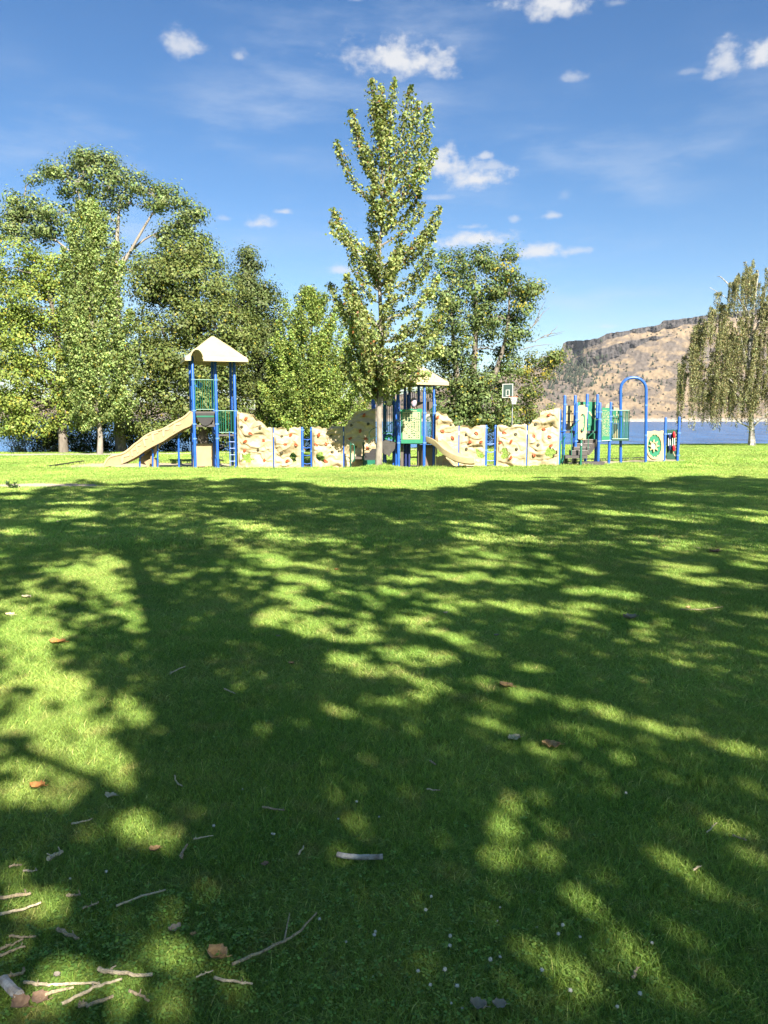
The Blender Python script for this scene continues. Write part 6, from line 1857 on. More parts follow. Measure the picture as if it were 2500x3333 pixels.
# ------------------------------------------------------------------ spinner panel, talk tube panel
def spinner_panel():
    Yp = 34.6
    def P(x, y, dy=0): return Wz(z9, x, y, Yp + dy)
    c = P(918, 1230)
    t = thing('spinner_panel', 'cream ground panel with green oval and cream cog wheel', 'play panel', (c.x, Yp, gz(c.x, Yp)))
    def Lp(pts_, dy): return [(P(x, y, dy).x, P(x, y, dy).z) for x, y in pts_]
    def Mt(dy): M = Matrix.Identity(4); M[1][3] = Yp + dy; return M
    zg = gz(c.x, Yp)
    m = MB(); pl = Lp([(738, 1225), (735, 900), (740, 640), (722, 590), (745, 575), (800, 585), (860, 572), (905, 562), (960, 570), (1010, 580), (1070, 562), (1112, 570), (1095, 640), (1105, 900), (1110, 1228)], 0); m.prism(pl, .07, Mt(0)); bd = m.build('board', cream, t)
    def oval(rx, ry, n=40): return [(905 + rx * math.cos(2 * math.pi * k / n), 905 + ry * math.sin(2 * math.pi * k / n)) for k in range(n)]
    # raised ring
    m = MB(); o1, o2 = oval(190, 305), oval(152, 258); n = 40
    for k in range(n):
        for (x, y), dy in ((o1[k], 0), (o1[k], -.05), (o2[k], -.05), (o2[k], 0)): m.v.append(tuple(P(x, y, dy)))
    for k in range(n):
        a, b = k * 4, ((k + 1) % n) * 4
        for e in range(3): m.f.append((a + e, a + e + 1, b + e + 1, b + e))
    m.build('ring', cream, bd, smooth=True)
    m = MB(); m.prism(Lp(oval(153, 259), -.012), .02, Mt(-.012)); gd = m.build('green_oval', gplast, bd)
    m = MB()
    for k in range(14):
        th = 2 * math.pi * (k + .5) / 14; x, y = 905 + 158 * math.cos(th), 905 + 246 * math.sin(th)
        m.prism(Lp([(x - 11, y), (x - 7, y - 9), (x + 7, y - 9), (x + 11, y), (x + 7, y + 9), (x - 7, y + 9)], -.06), .05, Mt(-.06))
    m.build('studs', cream, gd)
    # cog with eight hooked teeth
    m = MB(); T = 8; ou = []
    for k in range(T):
        for (da, r_) in ((0, 78), (.16, 92), (.30, 128), (.44, 138), (.52, 120), (.62, 84)):
            a = 2 * math.pi * (k + da) / T - .3; ou.append((890 + r_ * .92 * math.cos(a), 905 + r_ * 1.08 * math.sin(a)))
    n = len(ou)
    for k in range(n):
        a = math.atan2((ou[k][1] - 905) / 1.08, (ou[k][0] - 890) / .92); i_ = (890 + 54 * math.cos(a), 905 + 72 * math.sin(a))
        for (x, y), dy in ((ou[k], -.03), (ou[k], -.085), (i_, -.085), (i_, -.03)): m.v.append(tuple(P(x, y, dy)))
    for k in range(n):
        a, b = k * 4, ((k + 1) % n) * 4
        for e in range(4): m.f.append((a + e, a + (e + 1) % 4, b + (e + 1) % 4, b + e))
    cg = m.build('cog_wheel', cream, t)
    m = MB(); m.prism(Lp([(890 + 55 * math.cos(2 * math.pi * k / 18), 905 + 73 * math.sin(2 * math.pi * k / 18)) for k in range(18)], -.04), .03, Mt(-.04)); m.build('cog_disc', material('grey_disc', (.34, .33, .25), .4, .5, 14, (.50, .48, .36)), cg)


spinner_panel()


def tube_panel():
    Yp = 35.2
    def P(x, y, dy=0): return Wz(z9, x, y, Yp + dy)
    c = P(1310, 1200)
    t = thing('talk_tube_panel', 'dark green panel with red and navy tubes between two blue posts', 'play panel', (c.x, Yp, gz(c.x, Yp)))
    for x, yt, dy, cz in ((1157, 262, -.1, (640,)), (1463, 250, .0, (615, 1120))):
        q = P(x, yt, dy); post(t, q.x, q.y, q.z, .06, [P(x, k, dy).z for k in cz])
    def Lp(pts_, dy): return [(P(x, y, dy).x, P(x, y, dy).z) for x, y in pts_]
    def Mt(dy): M = Matrix.Identity(4); M[1][3] = Yp + dy; return M
    m = MB(); m.prism(Lp([(1178, 1215), (1182, 560), (1200, 540), (1225, 540), (1255, 555), (1285, 540), (1330, 540), (1360, 555), (1390, 540), (1425, 545), (1428, 1215)], 0.05), .05, Mt(.05)); bd = m.build('board', dgreen, t)
    m = MB()
    for y in (660, 735, 800, 870, 940, 1005): m.prism(Lp([(1375, y + 22), (1378, y - 18), (1400, y - 24), (1398, y + 14)], .035), .02, Mt(.035))
    m.prism(Lp([(1300, 1010), (1322, 1010), (1350, 1090), (1400, 1140), (1392, 1170), (1345, 1120)], .035), .02, Mt(.035))
    m.build('inlay', material('inlay_tan', (.30, .25, .15), .6, .2, 4), bd)
    def cap(x, y0, y1, r, mt, dy, nm):
        b = MB(); a, d = P(x, y0, dy), P(x, y1, dy)
        b.tube([a, a - Vector((0, 0, .03)), a - Vector((0, 0, .06)), d + Vector((0, 0, .06)), d + Vector((0, 0, .03)), d], [r * .35, r * .8, r, r, r * .8, r * .35], 12); return b.build(nm, mt, t, smooth=True)
    cap(1340, 585, 735, .062, red, -.08, 'red_tube'); cap(1335, 880, 1030, .065, red, -.08, 'red_tube')
    cap(1240, 620, 770, .06, navy, -.06, 'navy_tube'); cap(1240, 870, 1015, .058, navy, -.06, 'navy_tube')
    b = MB(); b.tube([P(1205, 645, -.06), P(1275, 640, -.06)], .045, 10); b.build('blue_collar', clampm, t, smooth=True)
    for x in (1308, 1352, 1215, 1252):
        b = MB(); b.tube([P(x, 730, -.09), P(x, 905, -.09)], .016, 7); b.build('white_rod', white, t, smooth=True)


tube_panel()


# ------------------------------------------------------------------ black edging round the sand, right side and left end
def edging(label, a, b, n):
    A = Vector((*a, 0)); B = Vector((*b, 0))
    t = thing('play_border', label, 'edging', ((A.x + B.x) / 2, (A.y + B.y) / 2, gz((A.x + B.x) / 2, (A.y + B.y) / 2)), 'edging around the sand')
    ang_ = math.atan2(B.y - A.y, B.x - A.x)
    L_ = (B - A).length / n
    for k in range(n):
        p = A.lerp(B, (k + .5) / n)
        m = MB(); z = float(lawn_z(p.x, p.y)); m.box((p.x, p.y, z - .07), (L_ - .03, .10, .30), Matrix.Rotation(ang_, 4, 'Z') @ Matrix.Rotation(random.uniform(-.01, .01), 4, 'Y')); m.build('section', black, t)


edging('black edging boards at the far side of the sand, right end', (8.2, 36.5), (14.4, 38.6), 6)
edging('black edging boards at the left end of the sand behind the slide', (-14.25, 32.6), (-14.2, 36.4), 4)


# ------------------------------------------------------------------ basketball hoop
def hoop():
    Yh = 50.0
    def P(x, y, dy=0): return Wz(z3, x, y, Yh + dy)
    b0 = P(1108, 600); b0.z = gz(b0.x, Yh)
    t = thing('basketball_hoop', 'basketball backboard with white net on thin pole among the trees', 'basketball hoop', b0)
    m = MB(); m.tube([b0 - Vector((0, 0, .2)), P(1110, 470), P(1085, 390, .4)], .035, 9); m.build('pole', material('galvanised', (.12, .125, .13), .4, .2, 6, metallic=.3), t, smooth=True)
    a, b = P(1012, 330, .35), P(1116, 330, -.1)
    rgt = (b - a); rgt.z = 0; wd = rgt.length
    M = frame_at(Vector((a.x, a.y, 0)), rgt)
    zt, zb = P(1060, 268).z, P(1060, 405).z
    m = MB(); m.prism([(0, zb), (wd, zb), (wd, zt), (0, zt)], .05, M); bd = m.build('backboard', material('grey_green_board', (.07, .11, .10), .35, .15, 4), t)
    M2 = frame_at(Vector((a.x, a.y, 0)), rgt); off = M2.to_3x3() @ Vector((0, -.014, 0)); M2.translation = M2.translation + off
    m = MB()
    def fr(x0, z0, x1, z1_, th):
        for (p, q, r_, s_) in ((x0, z0, x1, z0 + th), (x0, z1_ - th, x1, z1_), (x0, z0 + th, x0 + th, z1_ - th), (x1 - th, z0 + th, x1, z1_ - th)): m.prism([(p, q), (r_, q), (r_, s_), (p, s_)], .013, M2)
    h = zt - zb
    fr(0, zb, wd, zt, .05); fr(wd * .33, zb + h * .12, wd * .68, zb + h * .58, .045)
    m.build('board_marking', white, bd)
    n = M.to_3x3() @ Vector((0, -1, 0)); c = a + rgt * .52 + n * .42; c.z = zb + h * .08
    c = P(1124, 397, -.45)
    m = MB(); R = .24; m.tube([c + Vector((R * math.cos(2 * math.pi * k / 16), R * math.sin(2 * math.pi * k / 16), 0)) for k in range(17)], .016, 6); m.tube([c + Vector((-R, .1, 0)), Vector((a.x + rgt.x * .6, a.y + rgt.y * .6, zb + .12))], .02, 6); rim = m.build('rim', material('rim_orange', (.55, .12, .06), .5, .1, 5), t, smooth=True)
    m = MB(); zl = P(1124, 470).z
    for k in range(12):
        for s in (1, -1):
            pts_ = []
            for i in range(6):
                f_ = i / 5; th = 2 * math.pi * k / 12 + s * f_ * 1.0; r_ = R * (1 - .48 * f_ ** .7); pts_.append((c.x + r_ * math.cos(th), c.y + r_ * math.sin(th), c.z + (zl - c.z) * f_))
            m.tube(pts_, .009, 4, cap=False)
    m.build('net', white, rim)


hoop()


def lamp_post():
    Yh = 54
    p = W(1628, 1345, Yh); g = gz(p.x, Yh)
    t = thing('utility_post', 'grey post with white plate among the trees left of the hoop', 'post', (p.x, Yh, g))
    m = MB(); m.tube([(p.x, Yh, g - .2), (p.x, Yh, p.z)], .16, 10); m.build('shaft', material('weathered_wood', (.20, .18, .16), .9, .3, 5), t, smooth=True)
    q = W(1628, 1368, Yh); m = MB(); m.box((q.x, Yh - .17, q.z), (.26, .03, .55)); m.build('plate', white, t)


lamp_post()
# ================================================================== SMALL THINGS ON THE LAWN
stick_bark = material('stick_bark', (.48, .38, .24), .9, .5, 60, (.24, .18, .115), .6, 120)
stick_pale = material('stick_pale', (.60, .50, .34), .85, .45, 60, (.34, .27, .18), .5, 120)
log_white = material('peeled_birch_log', (.50, .49, .48), .8, .5, 26, (.20, .17, .15), .4, 90)
leaf_tan = material('dead_leaf_tan', (.42, .27, .13), .8, .35, 60, (.26, .15, .07))
leaf_brown = material('dead_leaf_brown', (.17, .10, .065), .85, .35, 60, (.30, .20, .13))
leaf_grey = material('dead_leaf_grey', (.30, .26, .21), .85, .25, 60)
leaf_orange = material('dead_leaf_orange', (.42, .19, .06), .8, .3, 60)
leaf_yellow = material('dead_leaf_pale', (.60, .50, .34), .8, .3, 60)


def on_lawn(px, py):
    """the point of the lawn seen at a photo pixel"""
    d = px_dir(px, py); y = max(.5, -EYE / d.z * d.y)
    for k in range(12):
        t = y / d.y; z = EYE + d.z * t
        g = gz(d.x * t, y)
        y = (EYE - g) / (-d.z) * d.y
    t = y / d.y
    return Vector((d.x * t, y, EYE + d.z * t))


def stick(label, P, th, mat, seed, fork=None, lift=.036, grp='fallen sticks on the lawn', name='stick', cat='stick'):
    """P: photo pixels along the stick, th: thickness in photo pixels"""
    rr = random.Random(seed)
    pts_ = [on_lawn(*p) for p in P]
    dist = (pts_[0] - Vector((0, 0, EYE))).length
    r = max(.0022, th / 2 / FPX * dist * .92)
    sp = smooth_path(pts_, 7 if len(pts_) < 3 else 4)
    jit = .25 if name == 'log' else 1
    sp = [p + Vector((rr.gauss(0, r * .35 * jit), rr.gauss(0, r * .45 * jit), lift + r * .5 + rr.gauss(0, r * .2 * jit))) for p in sp]
    n = len(sp)
    rad = [r * ((1.08 - .42 * i / n) if name != 'log' else 1.0) * rr.uniform(1 - .12 * jit, 1 + .12 * jit) for i in range(n)]
    m = MB(); m.tube(sp, rad, 8)
    c = sp[n // 2]
    if fork:
        i = int(n * fork[0]); q = on_lawn(*fork[1]) + Vector((0, 0, lift + r)); m.tube([sp[i], sp[i].lerp(q, .5) + Vector((0, 0, r * .5)), q], [r * .7, r * .55, r * .3], 6)
    # small twig stubs
    for k in range(0 if name == 'log' else (2 if r < .01 else 1)):
        i = rr.randrange(1, n - 1); d = Vector((rr.uniform(-1, 1), rr.uniform(-1, 1), .5)).normalized() * r * 3; m.tube([sp[i], sp[i] + d], [r * .5, r * .25], 5)
    o = m.build(name, mat, None, c, smooth=True)
    tag(o, label, cat, grp)
    return o


def f1(x, y): return x / 1.8433, 2500 + y / 1.8433
def f2(x, y): return 800 + x / 1.8433, 2500 + y / 1.8433
def f3(x, y): return 1600 + x / 1.8433, 2500 + y / 1.8433


stick('short thick pale log lying alone in the shade at centre', [f2(548, 572), f2(690, 588), f2(822, 586)], 17, log_white, 1, name='log', cat='log', grp=None, lift=.03)
stick('thick tan stick cut by the left edge of the picture', [f1(-30, 845), f1(90, 832), f1(190, 818)], 11, stick_bark, 2)
stick('curved grey stick just below the thick tan stick at left edge', [f1(-30, 948), f1(120, 915), f1(250, 872)], 8, stick_pale, 3)
stick('long straight pale stick pointing up to the right, lower left shade', [f1(700, 892), f1(850, 832), f1(995, 790)], 7, stick_pale, 4)
stick('reddish brown bent stick above the pile at lower left', [f1(355, 1028), f1(410, 1068), f1(478, 1096)], 11, stick_bark, 5)
stick('level thin stick near the left edge above two slanting sticks', [f1(60, 1072), f1(130, 1082), f1(215, 1080)], 7, stick_bark, 6)
stick('upper of two slanting sticks at the left edge', [f1(-20, 1165), f1(60, 1135), f1(142, 1095)], 8, stick_bark, 7)
stick('lower of two slanting sticks at the left edge', [f1(-20, 1205), f1(60, 1175), f1(150, 1140)], 8, stick_bark, 8)
stick('long level stick crossing the sunlit pile at lower left', [f1(150, 1362), f1(300, 1374), f1(450, 1366), f1(600, 1368)], 9, stick_pale, 9)
stick('long forked pale stick slanting through the lower left pile', [f1(378, 1490), f1(480, 1440), f1(600, 1380), f1(735, 1336)], 10, stick_pale, 10, fork=(.6, f1(560, 1368)))
stick('bright pale stick with blunt end at the top of the pile', [f1(600, 1280), f1(720, 1308), f1(915, 1318)], 12, stick_pale, 11, fork=(.3, f1(700, 1265)))
stick('tan stick lying low in the pile beside the bottom edge', [f1(480, 1502), f1(560, 1494), f1(672, 1448)], 12, stick_bark, 12)
stick('short rough stick right of the pile, near the bottom edge', [f1(780, 1415), f1(840, 1438), f1(892, 1470)], 9, stick_bark, 13)
stick('grey speckled stick in the shade right of the pile', [f1(1285, 1330), f1(1400, 1352), f1(1515, 1370)], 8, stick_pale, 14)
stick('longest branch, tapering up to the right through dark grass', [f1(1395, 1250), f1(1560, 1178), f2(210, 1115), f2(300, 1065), f2(430, 935)], 9, stick_bark, 15, fork=(.55, f2(265, 940)))
stick('hooked dark stick at the left edge above the white log', [f1(-20, 1335), f1(80, 1315), f1(138, 1300), f1(140, 1270)], 9, stick_bark, 17)
stick('pale twig in the sunlit grass left of the curled tan leaf', [f1(1180, 1325), f1(1230, 1305), f1(1280, 1285)], 5, stick_pale, 16)
stick('short white log at the bottom left corner', [f1(25, 1352), f1(70, 1400), f1(120, 1452)], 27, log_white, 18, name='log', cat='log', grp=None)
stick('tan stick between the white log and the forked stick', [f1(285, 1428), f1(350, 1412), f1(440, 1392)], 9, stick_bark, 19)
stick('curved brown stick end in the shade above the longest pale stick', [f1(1092, 595), f1(1098, 560), f1(1122, 518)], 9, stick_bark, 20)
stick('thin stick running right from the curved brown one', [f1(1160, 482), f1(1220, 470), f1(1282, 460)], 5, stick_pale, 21)
stick('chunk of pale bark in the grass at left', [f1(292, 612), f1(330, 585), f1(375, 560)], 13, stick_pale, 22)
stick('small tan stick left of the pale bark chunk', [f1(60, 648), f1(95, 642), f1(132, 638)], 7, stick_bark, 23)
stick('small pale stick below the pale bark chunk', [f1(145, 675), f1(185, 676), f1(226, 673)], 6, stick_pale, 24)
stick('stubby stick in the dark grass right of the thick tan stick', [f1(405, 830), f1(445, 826), f1(486, 824)], 8, stick_bark, 25)
stick('greenish stick half hidden in long grass', [f1(500, 905), f1(550, 888), f1(596, 870)], 7, stick_bark, 26)
stick('thin hooked white twig in the upper left shade', [f1(1052, 92), f1(1058, 130), f1(1096, 158)], 5, stick_pale, 27)
stick('slanting twig in the shade left of the sun spot', [f1(430, 388), f1(490, 378), f1(556, 358)], 6, stick_pale, 28)
stick('knobbly tan stick left of the log at centre', [f2(105, 285), f2(160, 296), f2(235, 304)], 7, stick_bark, 29)
stick('short speckled twig just left of the log at centre', [f2(320, 575), f2(336, 548), f2(350, 520)], 6, stick_pale, 30)
stick('thin pale stick in the shade above and right of the log', [f2(1085, 174), f2(1125, 180), f2(1165, 182)], 5, stick_pale, 31)
stick('short dark twig end with white tip above the log', [f2(1104, 2), f2(1122, 14), f2(1138, 26)], 7, stick_bark, 32)
stick('pale bent twig at the right, in the last sunlit band', [f3(1210, 668), f3(1230, 655), f3(1252, 645)], 6, stick_pale, 33)
stick('thin slanting twig near the right edge', [f3(1290, 440), f3(1320, 410), f3(1350, 380)], 4, stick_pale, 34)
stick('grey twig near the right edge below the slanting twig', [f3(1448, 458), f3(1490, 475), f3(1528, 490)], 6, stick_bark, 35)
stick('short dark twig low in the right hand shade', [f3(850, 1335), f3(858, 1300), f3(868, 1270)], 8, stick_bark, 36)
OVs = 2500 / 1659.
stick('curved twig in the mid lawn, upper left shade', [(368 * OVs, 1467 * OVs), (385 * OVs, 1458 * OVs), (400 * OVs, 1452 * OVs)], 5, stick_pale, 37)
stick('thin twig on the mid lawn right of the curved twig', [(485 * OVs, 1500 * OVs), (497 * OVs, 1506 * OVs), (508 * OVs, 1511 * OVs)], 4, stick_pale, 38)
stick('long thin twig on the mid lawn near the right edge', [(1470 * OVs, 1325 * OVs), (1510 * OVs, 1326 * OVs), (1560 * OVs, 1320 * OVs)], 4, stick_bark, 39)


def dead_leaf(label, px, py, w, h, mat, seed, lift=.034, grp='fallen dead leaves on the lawn'):
    """curled leaf, w and h: size in photo pixels"""
    rr = random.Random(seed)
    c = on_lawn(px, py); dist = (c - Vector((0, 0, EYE))).length
    sx = w / FPX * dist * .55
    inc = max(.25, math.sin(math.atan2(EYE - c.z, c.y)))
    hh = h / FPX * dist
    t = MB(); n = 7
    yaw = rr.uniform(-.5, .5); curl = rr.uniform(.5, 1.1)
    idx = {}
    for i in range(n):
        for j in range(5):
            u = i / (n - 1) * 2 - 1; v = (j / 4 * 2 - 1)
            wdt = (1 - abs(u) ** 2.2) * .8 + .16 + .18 * math.sin(i * 2.4 + seed)
            x = u * sx; y = v * wdt * sx * .8
            z = curl * (v * v) * sx * .45 + .25 * curl * u * u * sx + rr.gauss(0, sx * .07)
            X = x * math.cos(yaw) - y * math.sin(yaw); Yv = x * math.sin(yaw) + y * math.cos(yaw)
            idx[i, j] = len(t.v); t.v.append((c.x + X, c.y + Yv * min(1.2, hh / max(.001, 1.1 * sx) / inc), c.z + lift + z))
    for i in range(n - 1):
        for j in range(4): t.f.append((idx[i, j], idx[i + 1, j], idx[i + 1, j + 1], idx[i, j + 1]))
    t.tube([Vector(t.v[idx[n - 1, 2]]), Vector(t.v[idx[n - 1, 2]]) + Vector((sx * .5, rr.uniform(-.3, .3) * sx, sx * .1))], [sx * .05, sx * .03], 5)
    o = t.build('dead_leaf', mat, None, c, smooth=True)
    return tag(o, label, 'leaf', grp)


dead_leaf('curled tan leaf in the sunlit grass right of the stick pile', *f1(1305, 1190), 56, 42, leaf_tan, 1)
dead_leaf('pale grey crumpled leaf above the curled tan leaf', *f1(1052, 1030), 30, 28, leaf_grey, 2)
dead_leaf('dark brown leaf beside the white log in the corner', *f1(128, 1485), 46, 26, leaf_brown, 3)
dead_leaf('dark brown leaf right of the one beside the white log', *f1(245, 1450), 42, 32, leaf_brown, 4)
dead_leaf('small orange leaf in the bright grass at left', *f1(226, 158), 36, 24, leaf_orange, 5)
dead_leaf('small tan curled leaf in the shade, left of centre', *f1(930, 543), 28, 16, leaf_tan, 6)
dead_leaf('small flat tan leaf at the edge of the bright left patch', *f1(665, 212), 32, 9, leaf_yellow, 7)
dead_leaf('crumpled grey leaf at the bottom edge, right of centre', *f2(1395, 1500), 40, 30, leaf_grey, 8)
dead_leaf('upright grey brown leaf at the bottom edge, rightmost', *f2(1520, 1490), 34, 40, leaf_grey, 9)
dead_leaf('orange leaf pair on the sunlit grass at far left', 125 * OVs, 1399 * OVs, 42, 20, leaf_orange, 10)
dead_leaf('pale leaf at the left edge of the sunlit grass', 22 * OVs, 1338 * OVs, 24, 13, leaf_yellow, 11)
dead_leaf('pale leaf in the sun above the orange leaf pair', 57 * OVs, 1299 * OVs, 24, 9, leaf_yellow, 12)
dead_leaf('small red brown leaf in the middle of the lawn', 727 * OVs, 1237 * OVs, 12, 10, leaf_orange, 13)
dead_leaf('broad tan leaf with stalk in the sun right of centre', 1093 * OVs, 1495 * OVs, 38, 16, leaf_tan, 14)
dead_leaf('pale tan leaf in the right hand sunlit strip', 1110 * OVs, 1608 * OVs, 38, 12, leaf_yellow, 15)
dead_leaf('torn tan leaf in the right hand sunlit strip', 1190 * OVs, 1626 * OVs, 50, 18, leaf_tan, 16)
dead_leaf('dark curled leaf far right on the mid lawn', 1543 * OVs, 1199 * OVs, 28, 12, leaf_brown, 17)
dead_leaf('white scrap leaf on the mid lawn left of centre', 601 * OVs, 1384 * OVs, 14, 11, leaf_grey, 18)
dead_leaf('small white leaf in dark grass right of centre', 1072 * OVs, 1382 * OVs, 14, 10, leaf_grey, 19)
dead_leaf('small pale leaf in dark grass above the small white leaf', 963 * OVs, 1333 * OVs, 14, 12, leaf_yellow, 20)
dead_leaf('pinkish leaf on the mid lawn below centre left', 629 * OVs, 1444 * OVs, 18, 11, leaf_tan, 21)
dead_leaf('brown leaf in the shade far right, mid lawn', 1486 * OVs, 1321 * OVs, 16, 10, leaf_tan, 22)
dead_leaf('pale leaf on the right lawn, near the dark curled leaf', 1508 * OVs, 1191 * OVs, 12, 9, leaf_yellow, 23)
dead_leaf('grey leaf in the shade right of the log', 1360 * OVs, 1345 * OVs, 40, 9, leaf_grey, 24)
dead_leaf('tiny pale leaf lying far out on the left lawn', 128 * OVs, 1133 * OVs, 14, 7, leaf_yellow, 25)
dead_leaf('small brown leaf in the dark grass left of the log', *f1(1590, 630), 20, 13, leaf_brown, 26)
dead_leaf('small tan leaf right of the pale grey crumpled leaf', *f1(1160, 1060), 15, 22, leaf_tan, 27)
dead_leaf('grey white leaf standing in the grass above the white log', *f1(345, 1305), 18, 30, leaf_grey, 28)


# ------------------------------------------------------------------ clover flowers
petal = material('clover_white', (.62, .60, .55), .7, .15, 90)
stem_green = material('clover_stem', (.09, .17, .04), .7, .2, 40)


def make_clover():
    t = thing('clover_flower', 'white clover flower head standing in the grass', 'flower', (0, 0, 0), 'white clover flowers in the grass')
    m = MB(); m.tube([(0, 0, 0), (.004, .002, .03), (.003, 0, .058)], .0016, 5); m.build('stem', stem_green, t)
    m = MB(); rr = random.Random(4)
    for k in range(26):
        z = 1 - 2 * (k + .5) / 26; th = k * 2.4; r_ = math.sqrt(1 - z * z)
        d = Vector((r_ * math.cos(th), r_ * math.sin(th), z * .85)); c = Vector((.003, 0, .062)) + d * .0042
        s = d.orthogonal().normalized(); u = d.cross(s)
        n = len(m.v); w_ = .0021
        m.v += [tuple(c - d * .002 + s * w_), tuple(c - d * .002 + u * w_), tuple(c - d * .002 - s * w_), tuple(c - d * .002 - u * w_), tuple(c + d * .0045 * rr.uniform(.7, 1.2))]
        m.f += [(n, n + 1, n + 4), (n + 1, n + 2, n + 4), (n + 2, n + 3, n + 4), (n + 3, n, n + 4)]
    m.build('flower_head', petal, t)
    return t


proto = make_clover()
spots = [f2(x, y) for x, y in ((660, 268), (168, 456), (1118, 855), (1064, 930), (1525, 885), (1510, 960), (618, 1092), (770, 1085), (790, 1042), (960, 1100), (1218, 1100), (1202, 1160), (1515, 1205), (1447, 1260), (1030, 1300), (1180, 1310), (1120, 1372), (1235, 1465), (1258, 1405), (1295, 1500), (448, 982), (565, 357), (798, 342), (778, 1290))]
spots += [f3(x, y) for x, y in ((425, 1082), (520, 1086), (404, 1014), (288, 1280), (880, 1442), (770, 1520), (466, 1418), (950, 1125), (795, 217), (270, 1000))]
spots += [f1(x, y) for x, y in ((412, 716), (632, 706), (1640, 456), (1445, 160), (560, 712), (1300, 412))]
rr_ = random.Random(77)
kids = list(proto.children)
CLAB = [''] * len(spots)
ORD = ['first', 'second', 'third', 'fourth', 'fifth', 'sixth', 'seventh', 'eighth', 'ninth', 'tenth', 'eleventh', 'twelfth', 'thirteenth', 'fourteenth', 'fifteenth']
BANDS = [(3180, 9999, 'among those nearest the bottom edge'), (3090, 3180, 'in the row just above the bottom ones'), (3010, 3090, 'in the second row above the bottom ones'),
         (2850, 3010, 'in the grass just below the log'), (0, 2850, 'of those scattered farther out, above the log')]
for lo_, hi_, where in BANDS:
    row = sorted([i for i, s in enumerate(spots) if lo_ <= s[1] < hi_], key=lambda i: spots[i][0])
    for k, i in enumerate(row): CLAB[i] = 'white clover flower, ' + ORD[min(k, 14)] + ' from the left ' + where
for i, (px, py) in enumerate(spots):
    if i == 0: o = proto
    else:
        o = proto.copy(); COL.objects.link(o)
        for ch in kids: copy_part(ch, o)
    o['label'] = CLAB[i]
    p = on_lawn(px, min(py, 3325)); o.location = p - Vector((0, 0, .004))
    s = rr_.uniform(.5, .95); o.scale = (s, s, s * rr_.uniform(.85, 1.1)); o.rotation_euler = (rr_.uniform(-.2, .2), rr_.uniform(-.2, .2), rr_.uniform(0, 6))

# ------------------------------------------------------------------ low clover leaves among the grass blades
def clover_leaves():
    r = np.random.default_rng(44)
    cx, cy = [], []
    for (px, py, s_, n) in ((150, 3150, .28, 260), (420, 3080, .25, 240), (330, 3280, .2, 200), (620, 3150, .22, 180), (1250, 3080, .35, 200), (1500, 3150, .35, 240), (1850, 3200, .3, 160), (60, 2700, .25, 120), (900, 2950, .3, 90), (2200, 3050, .3, 90), (700, 2450, .4, 120), (1900, 2700, .4, 100)):
        p = on_lawn(px, py); cx.append(r.normal(p.x, s_, n)); cy.append(r.normal(p.y, s_ * .7, n))
    x = np.concatenate(cx); y = np.concatenate(cy)
    k = y > .9; x = x[k]; y = y[k]
    z = ground_z(x, y) + r.uniform(.022, .040, len(x))
    th = r.uniform(0, 6.283, len(x)); C = []
    for j in range(3):
        a = th + j * 2.094
        C.append(np.stack([x + .0075 * np.cos(a), y + .0075 * np.sin(a), z], -1))
    C = np.concatenate(C)
    o = leaves_mesh('clover_leaves', C, np.full(len(C), .0112), tints(len(C), (.18, .29, .06), .2, 0, 0, 44), leaf_mat, None, 2.4, None, .95, 44)
    tag(o, 'low round clover leaves among the lawn grass', 'clover', None, 'stuff')


clover_leaves()

# ------------------------------------------------------------------ weed on the bare patch at left
def weed():
    p = on_lawn(28 * OVs, 1057 * OVs)
    t = thing('weed_plant', 'dark leafy weed growing on the bare patch at far left', 'plant', p)
    rr = random.Random(9); r = np.random.default_rng(9)
    m = MB(); CC = []
    for k in range(26):
        th = rr.uniform(0, 6.28); L_ = rr.uniform(.10, .30); d = Vector((math.cos(th) * rr.uniform(.4, 1.3), math.sin(th) * .7, rr.uniform(.5, 1.2))).normalized()
        q = p + d * L_; m.tube([p, p.lerp(q, .5) + Vector((0, 0, .01)), q], [.006, .004, .002], 4)
        for s in range(5): CC.append(np.array(p.lerp(q, rr.uniform(.4, 1.05))) + r.normal(size=3) * .02)
    m.build('stems', stem_green, t)
    C = np.array(CC); leaves_mesh('foliage', C, np.full(len(C), .07), tints(len(C), (.045, .075, .03), .35, 0, 0, 3), leaf_dull, t, .2, None, .7, 3)


weed()

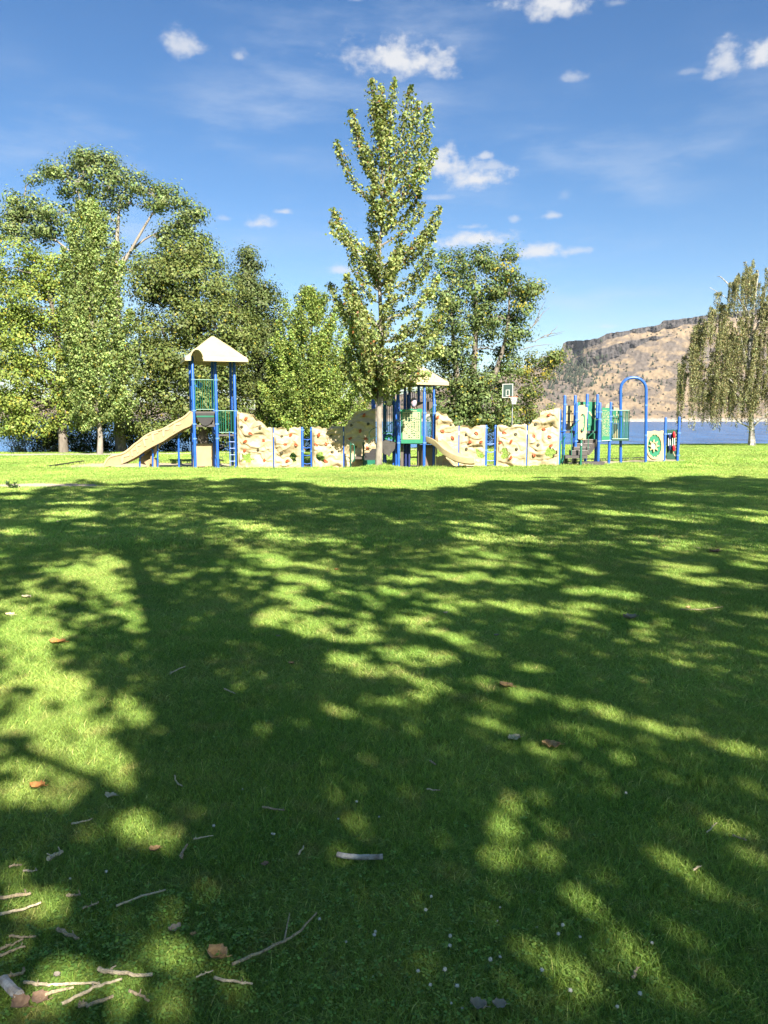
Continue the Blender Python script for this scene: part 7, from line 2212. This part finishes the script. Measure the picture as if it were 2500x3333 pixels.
# ------------------------------------------------------------------ scrub and pines on the far hillside (too far to tell apart: one mass)
def hill_scrub():
    r = np.random.default_rng(5)
    V, Q, T = [], [], []
    n = HX.shape[0]; m = HX.shape[1]
    W_ = []
    for k in range(6000):
        i = r.integers(0, n); j = int(3 + (m - 5) * r.random() ** .9)
        px, py = HP[i, j], HPY[i, j]
        pine = False
        wood = math.exp(-((px - 1860) / 75) ** 2 - ((py - 1215) / 46) ** 2)
        patch = float(fbm(np.array([px * .012]), np.array([py * .02]), 3, 3)[0])
        if r.random() > .22 + 1.4 * wood + 1.2 * max(0, patch): continue
        if px > 1700 and 1100 < py < 1160 and r.random() < .7: continue
        W_.append((i, j, wood))
    for k in range(420):
        px = r.normal(1865, 55); py = r.normal(1212, 34)
        i = int(np.argmin(np.abs(HP[:, 0] - px))); j = int(np.argmin(np.abs(HPY[i] - py))); W_.append((i, j, 1))
    for (i, j, wood) in W_:
        x, y, z = HX[i, j] + r.normal() * 3, HY[i, j] - 1, HZ[i, j]
        tall = r.random() < .08 + .7 * wood
        h = r.uniform(5, 11) if tall else r.uniform(1.2, 3.6); w_ = h * (.26 if tall else .75)
        n0 = len(V); nn = 6
        for (lv, rad) in ((0, .7), (.35, 1.0), (.7, .6)) if not tall else ((0, .8), (.3, 1.0), (.7, .45)):
            for a in range(nn):
                th = 6.283 * a / nn + r.uniform(-.3, .3); q = w_ * rad * r.uniform(.7, 1.25); V.append((x + q * math.cos(th), y + q * math.sin(th), z - .5 + lv * h + r.normal() * h * .05))
        V.append((x, y, z + h))
        for lv in range(2):
            for a in range(nn): Q.append((n0 + lv * nn + a, n0 + lv * nn + (a + 1) % nn, n0 + (lv + 1) * nn + (a + 1) % nn, n0 + (lv + 1) * nn + a))
        for a in range(0, nn, 1): Q.append((n0 + 2 * nn + a, n0 + 2 * nn + (a + 1) % nn, n0 + 3 * nn, n0 + 3 * nn))
        g = r.uniform(.7, 1.4); c = (.034 * g, .042 * g, .028 * g) if (tall or r.random() < .4) else (.07 * g, .06 * g, .045 * g)
        T += [c] * (len(V) - n0)
    me = bpy.data.meshes.new('hill_scrub'); me.from_pydata(V, [], [tuple(dict.fromkeys(q)) for q in Q]); me.update()
    a = me.attributes.new('tint', 'FLOAT_COLOR', 'POINT'); arr = np.ones((len(V), 4), np.float32); arr[:, :3] = np.array(T); a.data.foreach_set('color', arr.ravel())
    o = link_mesh('hill_scrub', me, leaf_material('scrub', .05, .9, .1))
    tag(o, 'scattered dark scrub and pines on the dry hillside', 'scrub', None, 'stuff')


hill_scrub()


# ------------------------------------------------------------------ thin air haze over the lake and the hills
def haze():
    top = float(HZ.max()) + 12
    x0, x1 = float(HX.min()) - 600, float(HX.max()) + 600
    y0, y1 = -400, float(HY.max()) + 100
    b = MB(); b.box(((x0 + x1) / 2, (y0 + y1) / 2, (top - 12) / 2), (x1 - x0, y1 - y0, top + 12))
    m = bpy.data.materials.new('haze_air'); m.use_nodes = True
    nt = m.node_tree; N, L = nt.nodes, nt.links
    N.remove(N['Principled BSDF'])
    v = N.new('ShaderNodeVolumePrincipled'); v.inputs['Density'].default_value = HAZE; v.inputs['Color'].default_value = (.80, .88, 1.0, 1)
    L.new(v.outputs[0], N['Material Output'].inputs['Volume'])
    o = b.build('haze', m)
    tag(o, 'thin pale air haze over lake and hills', None, None, 'stuff')


HAZE = 0.00004
haze()
